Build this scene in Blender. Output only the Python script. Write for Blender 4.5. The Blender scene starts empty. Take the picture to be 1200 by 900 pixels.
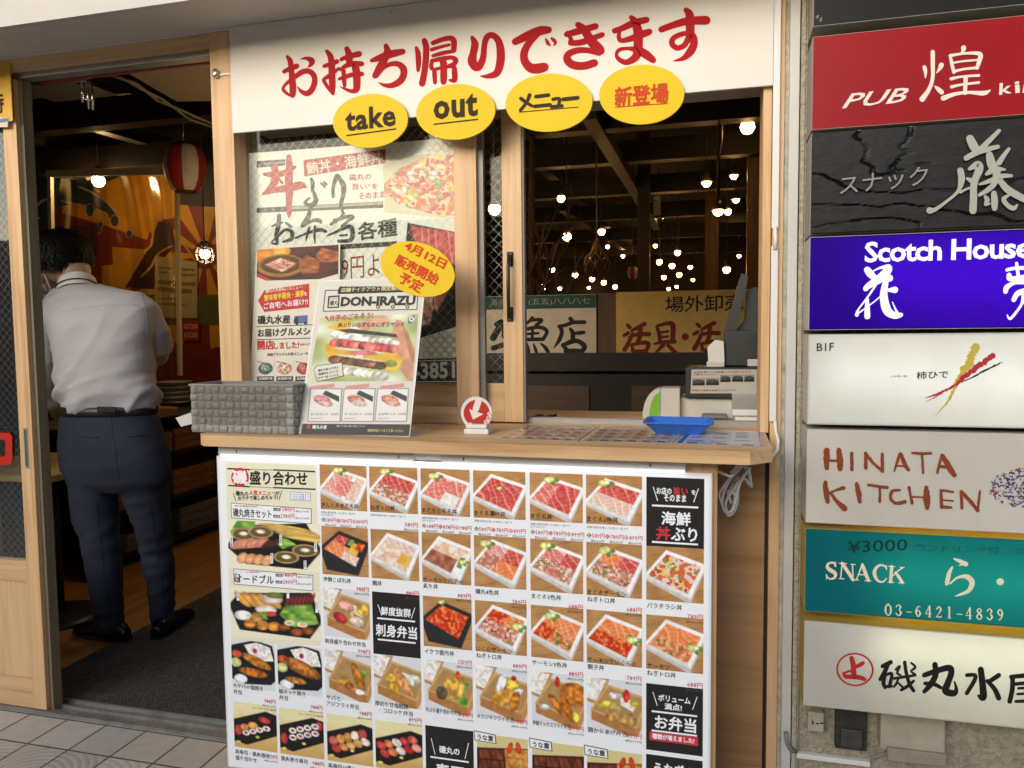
import bpy, bmesh, math, random
import numpy as np
from mathutils import Vector, Matrix
R = math.radians
random.seed(7)
sc = bpy.context.scene
COL = sc.collection

# ------------------------------------------------------------------ camera
CH, CD = 1.3, 2.07667
YAW, PIT, ROL, FPX = 0.263122509, 0.0667595587, -0.0106894104, 902.559853
_r = Vector((math.cos(YAW), math.sin(YAW), 0)); _f = Vector((-math.sin(YAW), math.cos(YAW), 0)); _u = Vector((0, 0, 1))
FW = _f * math.cos(PIT) - _u * math.sin(PIT); UP0 = _u * math.cos(PIT) + _f * math.sin(PIT)
RT = _r * math.cos(ROL) + UP0 * math.sin(ROL); UP = UP0 * math.cos(ROL) - _r * math.sin(ROL)
CAM = Vector((0, -CD, CH))
cd = bpy.data.cameras.new('camera'); cam = bpy.data.objects.new('camera', cd); COL.objects.link(cam)
cd.sensor_fit = 'HORIZONTAL'; cd.sensor_width = 36; cd.lens = FPX / 1200 * 36; cd.clip_start = 0.05; cd.clip_end = 600
m = Matrix((RT, UP, -FW)).transposed().to_4x4(); m.translation = CAM; cam.matrix_world = m
sc.camera = cam

# ------------------------------------------------------------------ world, sun, exposure
w = bpy.data.worlds.new('World'); sc.world = w; w.use_nodes = True
nt = w.node_tree; bg = nt.nodes['Background']
sky = nt.nodes.new('ShaderNodeTexSky'); sky.sky_type = 'NISHITA'; sky.sun_disc = False
SUN_EL, SUN_AZ = R(16), R(200)      # azimuth measured clockwise from +Y: behind the camera
sky.sun_elevation = SUN_EL; sky.sun_rotation = SUN_AZ
sky.air_density = 1.0; sky.dust_density = 2.0
nt.links.new(sky.outputs[0], bg.inputs[0]); bg.inputs[1].default_value = 0.1
sl = bpy.data.lights.new('sun', 'SUN'); sl.energy = 1.2; sl.angle = R(45); sl.color = (1, .985, .965)
so = bpy.data.objects.new('sun', sl); COL.objects.link(so)
sd = Vector((math.sin(SUN_AZ) * math.cos(SUN_EL), math.cos(SUN_AZ) * math.cos(SUN_EL), math.sin(SUN_EL)))
so.rotation_euler = sd.to_track_quat('Z', 'Y').to_euler(); so.location = (-3, -8, 9)
sc.view_settings.view_transform = 'Standard'; sc.view_settings.look = 'None'
sc.view_settings.gamma = 1; sc.view_settings.use_curve_mapping = False
sc.view_settings.exposure = 0.95
sc.cycles.max_bounces = 6; sc.cycles.transparent_max_bounces = 16

# ------------------------------------------------------------------ pixel helpers (1200x900 photograph -> real planes)
def ray(x, y): return FW + RT * ((x - 600) / FPX) - UP * ((y - 450) / FPX)
def P(x, y, Y):
    d = ray(x, y); return CAM + d * ((Y + CD) / d.y)
def Z(x, y, z):
    d = ray(x, y); return CAM + d * ((z - CH) / d.z)

class Plane:
    def __init__(s, o, u, v):
        s.o = Vector(o); s.u = Vector(u).normalized(); s.v = Vector(v).normalized(); s.n = s.u.cross(s.v).normalized()
    def px(s, x, y):
        d = ray(x, y); t = (s.o - CAM).dot(s.n) / d.dot(s.n); p = CAM + d * t - s.o
        return (p.dot(s.u), p.dot(s.v))
    def w(s, u, v, k=0): return s.o + s.u * u + s.v * v + s.n * k
def YP(Y): return Plane((0, Y, 0), (1, 0, 0), (0, 0, 1))

# ------------------------------------------------------------------ materials
def lin(c):
    c = [max(0, v) for v in c]
    return tuple(v / 12.92 if v <= .04045 else ((v + .055) / 1.055) ** 2.4 for v in c)
def h(s): return lin([int(s[i:i + 2], 16) / 255 for i in (0, 2, 4)])
MATS = {}
def newmat(name):
    m = bpy.data.materials.new(name); m.use_nodes = True; m.node_tree.nodes.clear(); return m, m.node_tree.nodes, m.node_tree.links
def pm(name, col, rough=.6, var=.12, scale=14, bump=0, bscale=60, metal=0, emit=0, ecol=None, spec=.5, stretch=(1, 1, 1)):
    if name in MATS: return MATS[name]
    m, N, L = newmat(name)
    out = N.new('ShaderNodeOutputMaterial'); b = N.new('ShaderNodeBsdfPrincipled'); L.new(b.outputs[0], out.inputs[0])
    tc = N.new('ShaderNodeTexCoord'); mp = N.new('ShaderNodeMapping'); mp.inputs['Scale'].default_value = stretch
    L.new(tc.outputs['Object'], mp.inputs[0])
    no = N.new('ShaderNodeTexNoise'); no.inputs['Scale'].default_value = scale; no.inputs['Detail'].default_value = 6; no.inputs['Roughness'].default_value = .65
    L.new(mp.outputs[0], no.inputs['Vector'])
    mr = N.new('ShaderNodeMapRange'); mr.inputs[1].default_value = .25; mr.inputs[2].default_value = .75
    mr.inputs[3].default_value = 1 - var; mr.inputs[4].default_value = 1 + var; L.new(no.outputs[0], mr.inputs[0])
    mx = N.new('ShaderNodeMix'); mx.data_type = 'RGBA'; mx.blend_type = 'MULTIPLY'; mx.inputs[0].default_value = 1
    mx.inputs[6].default_value = (*col, 1); L.new(mr.outputs[0], mx.inputs[7]); L.new(mx.outputs[2], b.inputs['Base Color'])
    b.inputs['Roughness'].default_value = rough; b.inputs['Metallic'].default_value = metal; b.inputs['Specular IOR Level'].default_value = spec
    if bump:
        n2 = N.new('ShaderNodeTexNoise'); n2.inputs['Scale'].default_value = bscale; n2.inputs['Detail'].default_value = 5; L.new(mp.outputs[0], n2.inputs['Vector'])
        bp = N.new('ShaderNodeBump'); bp.inputs['Strength'].default_value = bump; bp.inputs['Distance'].default_value = .01
        L.new(n2.outputs[0], bp.inputs['Height']); L.new(bp.outputs[0], b.inputs['Normal'])
    if emit:
        b.inputs['Emission Color'].default_value = (*(ecol or col), 1); b.inputs['Emission Strength'].default_value = emit
    MATS[name] = m; return m
def wood(name, c1, c2, axis='z', rough=.5, k=1.0, bump=.08):
    if name in MATS: return MATS[name]
    m, N, L = newmat(name)
    out = N.new('ShaderNodeOutputMaterial'); b = N.new('ShaderNodeBsdfPrincipled'); L.new(b.outputs[0], out.inputs[0])
    tc = N.new('ShaderNodeTexCoord'); mp = N.new('ShaderNodeMapping')
    s = [34 * k, 34 * k, 34 * k]; s['xyz'.index(axis)] = 1.3 * k; mp.inputs['Scale'].default_value = s
    L.new(tc.outputs['Object'], mp.inputs[0])
    n1 = N.new('ShaderNodeTexNoise'); n1.inputs['Scale'].default_value = 1; n1.inputs['Detail'].default_value = 8; n1.inputs['Distortion'].default_value = .7; L.new(mp.outputs[0], n1.inputs['Vector'])
    n2 = N.new('ShaderNodeTexNoise'); n2.inputs['Scale'].default_value = 5; n2.inputs['Detail'].default_value = 4; L.new(mp.outputs[0], n2.inputs['Vector'])
    n3 = N.new('ShaderNodeTexNoise'); n3.inputs['Scale'].default_value = 3; L.new(tc.outputs['Object'], n3.inputs['Vector'])
    a = N.new('ShaderNodeMath'); a.operation = 'MULTIPLY_ADD'; a.inputs[1].default_value = .35; L.new(n2.outputs[0], a.inputs[0]); L.new(n1.outputs[0], a.inputs[2])
    a2 = N.new('ShaderNodeMath'); a2.operation = 'MULTIPLY_ADD'; a2.inputs[1].default_value = .3; L.new(n3.outputs[0], a2.inputs[0]); L.new(a.outputs[0], a2.inputs[2])
    cr = N.new('ShaderNodeValToRGB'); e = cr.color_ramp.elements
    e[0].position = .55; e[0].color = (*c2, 1); e[1].position = 1.05 if False else 1.0; e[1].color = (*c1, 1)
    q = cr.color_ramp.elements.new(.78); q.color = (*[(x * .65 + y * .35) for x, y in zip(c1, c2)], 1)
    L.new(a2.outputs[0], cr.inputs[0]); L.new(cr.outputs[0], b.inputs['Base Color'])
    b.inputs['Roughness'].default_value = rough
    bp = N.new('ShaderNodeBump'); bp.inputs['Strength'].default_value = bump; bp.inputs['Distance'].default_value = .004; L.new(n1.outputs[0], bp.inputs['Height']); L.new(bp.outputs[0], b.inputs['Normal'])
    MATS[name] = m; return m
def printmat(name, rough=.45, emit=0, dirt=.05, spec=.4, trans=0, bscale=2.2):
    """ink on a sheet: the colour is the print's own, read from the mesh colour attribute"""
    if name in MATS: return MATS[name]
    m, N, L = newmat(name)
    out = N.new('ShaderNodeOutputMaterial'); b = N.new('ShaderNodeBsdfPrincipled')
    at = N.new('ShaderNodeAttribute'); at.attribute_name = 'Col'
    tc = N.new('ShaderNodeTexCoord'); no = N.new('ShaderNodeTexNoise'); no.inputs['Scale'].default_value = bscale; no.inputs['Detail'].default_value = 7; L.new(tc.outputs['Object'], no.inputs['Vector'])
    mr = N.new('ShaderNodeMapRange'); mr.inputs[1].default_value = .3; mr.inputs[2].default_value = .7; mr.inputs[3].default_value = 1 - dirt; mr.inputs[4].default_value = 1; L.new(no.outputs[0], mr.inputs[0])
    mx = N.new('ShaderNodeMix'); mx.data_type = 'RGBA'; mx.blend_type = 'MULTIPLY'; mx.inputs[0].default_value = 1; L.new(at.outputs['Color'], mx.inputs[6]); L.new(mr.outputs[0], mx.inputs[7])
    L.new(mx.outputs[2], b.inputs['Base Color']); b.inputs['Roughness'].default_value = rough; b.inputs['Specular IOR Level'].default_value = spec
    if emit:
        L.new(mx.outputs[2], b.inputs['Emission Color']); b.inputs['Emission Strength'].default_value = emit
    if trans:
        t = N.new('ShaderNodeBsdfTranslucent'); L.new(mx.outputs[2], t.inputs[0]); ms = N.new('ShaderNodeMixShader'); ms.inputs[0].default_value = trans
        L.new(b.outputs[0], ms.inputs[1]); L.new(t.outputs[0], ms.inputs[2]); L.new(ms.outputs[0], out.inputs[0])
    else: L.new(b.outputs[0], out.inputs[0])
    MATS[name] = m; return m
def glassmat(name, tint=(.9, .95, .93), refl=1.0, rough=.02, haze=0, hcol=(.8, .8, .75)):
    """thin pane: clear with a Fresnel mirror and a little dust"""
    if name in MATS: return MATS[name]
    m, N, L = newmat(name)
    out = N.new('ShaderNodeOutputMaterial'); t = N.new('ShaderNodeBsdfTransparent'); t.inputs[0].default_value = (*tint, 1)
    g = N.new('ShaderNodeBsdfGlossy'); g.inputs['Roughness'].default_value = rough
    fr = N.new('ShaderNodeFresnel'); fr.inputs[0].default_value = 1.5
    ml = N.new('ShaderNodeMath'); ml.operation = 'MULTIPLY'; ml.inputs[1].default_value = refl; L.new(fr.outputs[0], ml.inputs[0])
    ms = N.new('ShaderNodeMixShader'); L.new(ml.outputs[0], ms.inputs[0]); L.new(t.outputs[0], ms.inputs[1]); L.new(g.outputs[0], ms.inputs[2])
    last = ms
    if haze:
        d = N.new('ShaderNodeBsdfDiffuse'); d.inputs[0].default_value = (*hcol, 1); m2 = N.new('ShaderNodeMixShader'); m2.inputs[0].default_value = haze
        L.new(ms.outputs[0], m2.inputs[1]); L.new(d.outputs[0], m2.inputs[2]); last = m2
    L.new(last.outputs[0], out.inputs[0]); MATS[name] = m; return m
def emis(name, col, s):
    if name in MATS: return MATS[name]
    m, N, L = newmat(name); out = N.new('ShaderNodeOutputMaterial'); e = N.new('ShaderNodeEmission'); e.inputs[0].default_value = (*col, 1); e.inputs[1].default_value = s
    L.new(e.outputs[0], out.inputs[0]); MATS[name] = m; return m

# ------------------------------------------------------------------ mesh builder
class MB:
    def __init__(s): s.v = []; s.f = []; s.c = []; s.sm = []
    def add(s, vs, fs, col=None, smooth=False):
        o = len(s.v); s.v += [tuple(v) for v in vs]
        for f in fs: s.f.append([i + o for i in f]); s.c.append(col or (.8, .8, .8)); s.sm.append(smooth)
        return s
    def box(s, x0, x1, y0, y1, z0, z1, bev=0, col=None):
        if bev:
            bm = bmesh.new(); bmesh.ops.create_cube(bm, size=1)
            for v in bm.verts: v.co = ((x0 + x1) / 2 + v.co.x * (x1 - x0), (y0 + y1) / 2 + v.co.y * (y1 - y0), (z0 + z1) / 2 + v.co.z * (z1 - z0))
            bmesh.ops.bevel(bm, geom=bm.edges[:], offset=bev, segments=2, affect='EDGES', profile=.5)
            bm.verts.index_update(); s.add([v.co[:] for v in bm.verts], [[v.index for v in f.verts] for f in bm.faces], col); bm.free(); return s
        return s.add([(x, y, z) for x in (x0, x1) for y in (y0, y1) for z in (z0, z1)],
                     [(0, 1, 3, 2), (4, 6, 7, 5), (0, 4, 5, 1), (2, 3, 7, 6), (0, 2, 6, 4), (1, 5, 7, 3)], col)
    def obox(s, c, ax, ay, az, col=None):
        c = Vector(c); ax, ay, az = Vector(ax), Vector(ay), Vector(az)
        return s.add([c + ax * i + ay * j + az * k for i in (-1, 1) for j in (-1, 1) for k in (-1, 1)],
                     [(0, 1, 3, 2), (4, 6, 7, 5), (0, 4, 5, 1), (2, 3, 7, 6), (0, 2, 6, 4), (1, 5, 7, 3)], col)
    def beam(s, a, b, wd, ht, up=(0, 0, 1)):
        a, b = Vector(a), Vector(b); d = (b - a); x = d.cross(Vector(up)).normalized(); y = x.cross(d).normalized()
        return s.obox((a + b) / 2, d / 2, x * wd / 2, y * ht / 2)
    def prism(s, pts, n, col=None):
        """polygon pts (3-D, planar) extruded by vector n"""
        n = Vector(n); k = len(pts); a = [Vector(p) for p in pts]
        return s.add(a + [p + n for p in a], [list(range(k))[::-1], list(range(k, 2 * k))] + [(i, (i + 1) % k, (i + 1) % k + k, i + k) for i in range(k)], col)
    def tube(s, pts, r, seg=8, cap=True, col=None, smooth=True):
        pts = [Vector(p) for p in pts]; rs = r if isinstance(r, (list, tuple)) else [r] * len(pts)
        vs = []; ref = None
        for i, p in enumerate(pts):
            d = (pts[min(i + 1, len(pts) - 1)] - pts[max(i - 1, 0)]).normalized()
            if ref is None: ref = Vector((0, 0, 1)) if abs(d.z) < .9 else Vector((1, 0, 0))
            x = d.cross(ref).normalized(); ref = x.cross(d).normalized() if True else ref; y = ref
            vs += [p + (x * math.cos(t) + y * math.sin(t)) * rs[i] for t in [2 * math.pi * k / seg for k in range(seg)]]
        fs = [(i * seg + k, i * seg + (k + 1) % seg, (i + 1) * seg + (k + 1) % seg, (i + 1) * seg + k) for i in range(len(pts) - 1) for k in range(seg)]
        if cap: fs += [list(range(seg))[::-1], [(len(pts) - 1) * seg + k for k in range(seg)]]
        return s.add(vs, fs, col, smooth)
    def lathe(s, c, prof, seg=24, axis='z', col=None, smooth=True, sx=1, sy=1):
        c = Vector(c); vs = []
        for r, z in prof:
            for k in range(seg):
                t = 2 * math.pi * k / seg; a, b = r * math.cos(t) * sx, r * math.sin(t) * sy
                vs.append(c + (Vector((a, b, z)) if axis == 'z' else Vector((a, -z, b)) if axis == 'y' else Vector((z, a, b))))
        n = len(prof)
        fs = [(i * seg + k, i * seg + (k + 1) % seg, (i + 1) * seg + (k + 1) % seg, (i + 1) * seg + k) for i in range(n - 1) for k in range(seg)]
        fs += [list(range(seg))[::-1], [(n - 1) * seg + k for k in range(seg)]]
        return s.add(vs, fs, col, smooth)
    def ball(s, c, rx, ry=None, rz=None, seg=16, rings=10, col=None):
        ry = ry or rx; rz = rz or rx; c = Vector(c)
        prof = [(math.sin(math.pi * i / rings), -math.cos(math.pi * i / rings)) for i in range(rings + 1)]
        prof[0] = (.02, -1); prof[-1] = (.02, 1)
        o = len(s.v); s.lathe((0, 0, 0), prof, seg, col=col)
        for i in range(o, len(s.v)): v = s.v[i]; s.v[i] = (c.x + v[0] * rx, c.y + v[1] * ry, c.z + v[2] * rz)
        return s
    def loft(s, rings, seg=24, col=None):
        """rings: (centre, half-x vector, half-y vector)"""
        vs = []
        for c, a, b in rings:
            c, a, b = Vector(c), Vector(a), Vector(b); vs += [c + a * math.cos(t) + b * math.sin(t) for t in [2 * math.pi * k / seg for k in range(seg)]]
        n = len(rings); fs = [(i * seg + k, i * seg + (k + 1) % seg, (i + 1) * seg + (k + 1) % seg, (i + 1) * seg + k) for i in range(n - 1) for k in range(seg)]
        fs += [list(range(seg))[::-1], [(n - 1) * seg + k for k in range(seg)]]
        return s.add(vs, fs, col, True)
    def mesh(s, name, off, fix=True):
        me = bpy.data.meshes.new(name); off = Vector(off)
        me.from_pydata([(v[0] - off.x, v[1] - off.y, v[2] - off.z) for v in s.v], [], s.f)
        me.polygons.foreach_set('use_smooth', s.sm)
        if fix:
            bm = bmesh.new(); bm.from_mesh(me); bmesh.ops.recalc_face_normals(bm, faces=bm.faces[:]); bm.to_mesh(me); bm.free()
        return me

OFF = {}
def thing(name, label, cat, loc, group=None):
    o = bpy.data.objects.new(name, None); COL.objects.link(o); o.location = loc; o.empty_display_size = .05
    o['label'] = label; o['category'] = cat
    if group: o['group'] = group
    OFF[o] = Vector(loc); return o
def part(name, mb, mat, parent, label=None):
    off = OFF[parent]; me = mb.mesh(name, off); o = bpy.data.objects.new(name, me); COL.objects.link(o); o.parent = parent
    if mat: me.materials.append(mat)
    OFF[o] = off
    if label: o['label'] = label
    return o
def solo(name, mb, mat, label, cat, loc, group=None, kind=None):
    me = mb.mesh(name, loc); o = bpy.data.objects.new(name, me); COL.objects.link(o); o.location = loc; me.materials.append(mat); OFF[o] = Vector(loc)
    if kind: o['kind'] = kind
    if label: o['label'] = label; o['category'] = cat
    if group: o['group'] = group
    return o
def struct(name, mb, mat): return solo(name, mb, mat, None, None, (0, 0, 0), kind='structure')

# ------------------------------------------------------------------ printing: flat ink on a plane, one mesh per sheet
PRINTS = []
LAY = .0004
class Print:
    def __init__(s, plane, name, mat, parent, label=None):
        s.pl = plane; s.name = name; s.mat = mat; s.parent = parent; s.label = label; s.V = []; s.F = []; s.C = []; s.jobs = []; s.k = 0; s.fat = 1.0; PRINTS.append(s)
    def uv(s, p): return s.pl.px(*p)
    def poly(s, pts, col, layer=1, px=True):
        s.k += 1; o = len(s.V); kk = layer * LAY + (s.k % 50) * 3e-6
        for p in pts:
            u, v = s.uv(p) if px else p
            s.V.append(s.pl.w(u, v, kk))
        s.F.append(list(range(o, o + len(pts)))); s.C.append([col] * len(pts)); return s
    def rect(s, x0, y0, x1, y1, col, layer=1, px=False): return s.poly([(x0, y0), (x1, y0), (x1, y1), (x0, y1)], col, layer, px)
    def line(s, a, b, wd, col, layer=2, px=True):
        a, b = Vector(a), Vector(b); d = (b - a).normalized(); n = Vector((-d.y, d.x)) * wd / 2
        return s.poly([a - n, b - n, b + n, a + n], col, layer, px)
    def ell(s, c, rx, ry, col, layer=1, rot=0, px=True, inner=0, seg=40):
        pts = []
        for k in range(seg):
            t = 2 * math.pi * k / seg; a, b = rx * math.cos(t), ry * math.sin(t)
            pts.append((c[0] + a * math.cos(rot) - b * math.sin(rot), c[1] + a * math.sin(rot) + b * math.cos(rot)))
        if not inner: return s.poly(pts, col, layer, px)
        q = [(c[0] + (p[0] - c[0]) * inner, c[1] + (p[1] - c[1]) * inner) for p in pts]
        for k in range(seg): s.poly([pts[k], pts[(k + 1) % seg], q[(k + 1) % seg], q[k]], col, layer, px)
        return s
    def brush(s, spec, strokes, col, layer=2, jag=0):
        """strokes in the pixels of an enlarged view; spec = (x0, y0, scale)"""
        x0, y0, k = spec
        for st in strokes.strip().split(';'):
            n = [tuple(float(q) for q in t.split(',')) for t in st.split()]
            pts = []
            for i in range(len(n) - 1):
                p0 = n[max(i - 1, 0)]; p1 = n[i]; p2 = n[i + 1]; p3 = n[min(i + 2, len(n) - 1)]; S = 7
                for j in range(S):
                    t = j / S
                    pts.append([.5 * (2 * p1[a] + (p2[a] - p0[a]) * t + (2 * p0[a] - 5 * p1[a] + 4 * p2[a] - p3[a]) * t * t + (3 * p1[a] - p0[a] - 3 * p2[a] + p3[a]) * t ** 3) for a in range(3)])
            pts.append(list(n[-1]))
            L_, R_ = [], []
            for i, p in enumerate(pts):
                a = pts[max(i - 1, 0)]; b = pts[min(i + 1, len(pts) - 1)]; dx, dy = b[0] - a[0], b[1] - a[1]; q = math.hypot(dx, dy) or 1
                wl = max(.2, p[2] * s.fat / 2 * (1 + jag * random.uniform(-1, 1))); wr = max(.2, p[2] * s.fat / 2 * (1 + jag * random.uniform(-1, 1)))
                L_.append((p[0] - dy / q * wl, p[1] + dx / q * wl)); R_.append((p[0] + dy / q * wr, p[1] - dx / q * wr))
            f = lambda p: (x0 + p[0] / k, y0 + p[1] / k)
            s.k += 1
            for i in range(len(pts) - 1):
                s.poly([f(L_[i]), f(L_[i + 1]), f(R_[i + 1]), f(R_[i])], col, layer)
            for e in (0, -1):
                c = pts[e]; rr = c[2] * s.fat / 2 * .98
                if rr > .6: s.poly([f((c[0] + rr * math.cos(t), c[1] + rr * math.sin(t))) for t in [2 * math.pi * i / 14 for i in range(14)]], col, layer)
        return s
    def text(s, body, a, b, ht, col, bold=0, layer=3, px=True, mid=False, shear=0, res=2, sp=1.0):
        """a, b: left and right end of the baseline (or of the middle line); ht: glyph height"""
        if px:
            if mid:
                d = Vector((b[0] - a[0], b[1] - a[1])).normalized(); n = Vector((-d.y, d.x)) * ht / 2
                a = (a[0] + n.x, a[1] + n.y); b = (b[0] + n.x, b[1] + n.y)
            d = Vector((b[0] - a[0], b[1] - a[1])).normalized(); up = (d.y, -d.x)
            a0 = Vector(s.uv(a)); b0 = Vector(s.uv(b)); u0 = Vector(s.uv((a[0] + up[0] * ht, a[1] + up[1] * ht))) - a0
            if abs(d.y) < .14: u0 = Vector((u0.x * 0, u0.length))      # upright lettering stands upright on its board
        else:
            a0 = Vector(a); b0 = Vector(b); d = (b0 - a0).normalized(); u0 = Vector((-d.y, d.x)) * ht
            if mid: a0 = a0 - u0 / 2; b0 = b0 - u0 / 2
        s.k += 1; s.jobs.append((body, bold, res, sp, a0, b0 - a0, u0, col, layer * LAY + (s.k % 60) * 1.2e-6, shear)); return s
    def tx(s, body, x, z, ht, col, bold=0, layer=3, wmax=None, align='l', asp=1.0, **kw):
        """lettering in metres on an upright sheet: em width estimated from the glyph count"""
        n = sum(.56 if ord(c) < 256 else 1.0 for c in body); wd = n * ht * asp * 1.06
        if wmax and wd > wmax: wd = wmax
        if align == 'r': x = x - wd
        if align == 'c': x = x - wd / 2
        return s.text(body, (x, z), (x + wd, z), ht, col, bold, layer, px=False, **kw)
    def photo(s, quad, img, layer=2, px=True):
        """img: n x n x 3 print, quad: TL TR BR BL"""
        n = img.shape[0]; q = [Vector(s.uv(p) if px else p) for p in quad]; s.k += 1; kk = layer * LAY + (s.k % 60) * 1.2e-6
        o = len(s.V)
        for j in range(n):
            for i in range(n):
                a, b = i / (n - 1), j / (n - 1); p = (q[0] * (1 - a) + q[1] * a) * (1 - b) + (q[3] * (1 - a) + q[2] * a) * b
                s.V.append(s.pl.w(p.x, p.y, kk))
        for j in range(n - 1):
            for i in range(n - 1):
                s.F.append([o + j * n + i, o + (j + 1) * n + i, o + (j + 1) * n + i + 1, o + j * n + i + 1])
                s.C.append([img[j, i], img[j + 1, i], img[j + 1, i + 1], img[j, i + 1]])
        return s
    def build(s, cache):
        for body, bold, res, sp, a0, du, dv, col, kk, sh in s.jobs:
            V, T = cache[(body, bold, res, sp)]
            if len(V) == 0: continue
            mn = V.min(0); mx = V.max(0); q = (V - mn) / np.maximum(mx - mn, 1e-6); o = len(s.V)
            ex = du / max(mx[0] - mn[0], 1e-6); ey = dv / max(mx[1] - mn[1], 1e-6); rad = bold * .8 if bold > .012 and ord(body[0]) > 255 else 0
            dirs = [(0, 0)] + ([(rad * math.cos(a), rad * math.sin(a)) for a in [.52 + 1.0472 * i for i in range(6)]] if rad else [])
            for di, (sx, sy) in enumerate(dirs):
                o = len(s.V); sh_ = ex * sx + ey * sy
                for t, b in q:
                    p = a0 + du * (t + sh * (b - .5)) + dv * b + sh_; s.V.append(s.pl.w(p.x, p.y, kk + di * 7e-6))
                for t in T: s.F.append([o + int(i) for i in t]); s.C.append([col] * 3)
        off = OFF[s.parent]; me = bpy.data.meshes.new(s.name)
        me.from_pydata([tuple(v - off) for v in s.V], [], s.F)
        ca = me.color_attributes.new('Col', 'FLOAT_COLOR', 'CORNER')
        fl = np.array([list(c[:3]) + [1.0] for f in s.C for c in f], dtype=np.float32); ca.data.foreach_set('color', fl.ravel())
        # all ink faces look out of the sheet
        nv = s.pl.n; me.update(); flip = [p.index for p in me.polygons if Vector(p.normal).dot(nv) < 0]
        if flip:
            bm = bmesh.new(); bm.from_mesh(me); bm.faces.ensure_lookup_table()
            bmesh.ops.reverse_faces(bm, faces=[bm.faces[i] for i in flip]); bm.to_mesh(me); bm.free()
        me.materials.append(s.mat); ob = bpy.data.objects.new(s.name, me); COL.objects.link(ob); ob.parent = s.parent; OFF[ob] = off
        if s.label: ob['label'] = s.label
        s.ob = ob; return ob
def build_prints():
    keys = {(j[0], j[1], j[2], j[3]) for p in PRINTS for j in p.jobs}; objs = []
    for kx in keys:
        c = bpy.data.curves.new('lettering_source', 'FONT'); c.body = kx[0]; c.offset = kx[1] if (kx[1] <= .012 or ord(kx[0][0]) < 256) else 0; c.resolution_u = kx[2]; c.space_character = kx[3]; c.fill_mode = 'FRONT'
        o = bpy.data.objects.new('lettering_source', c); COL.objects.link(o); objs.append((kx, o, c))
    bpy.context.view_layer.update(); dg = bpy.context.evaluated_depsgraph_get(); cache = {}
    for kx, o, c in objs:
        me = bpy.data.meshes.new_from_object(o.evaluated_get(dg)); me.calc_loop_triangles()
        cache[kx] = (np.array([v.co[:2] for v in me.vertices]).reshape(-1, 2), [t.vertices[:] for t in me.loop_triangles])
        bpy.data.meshes.remove(me)
    for kx, o, c in objs: bpy.data.objects.remove(o); bpy.data.curves.remove(c)
    for p in PRINTS: p.build(cache)
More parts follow.
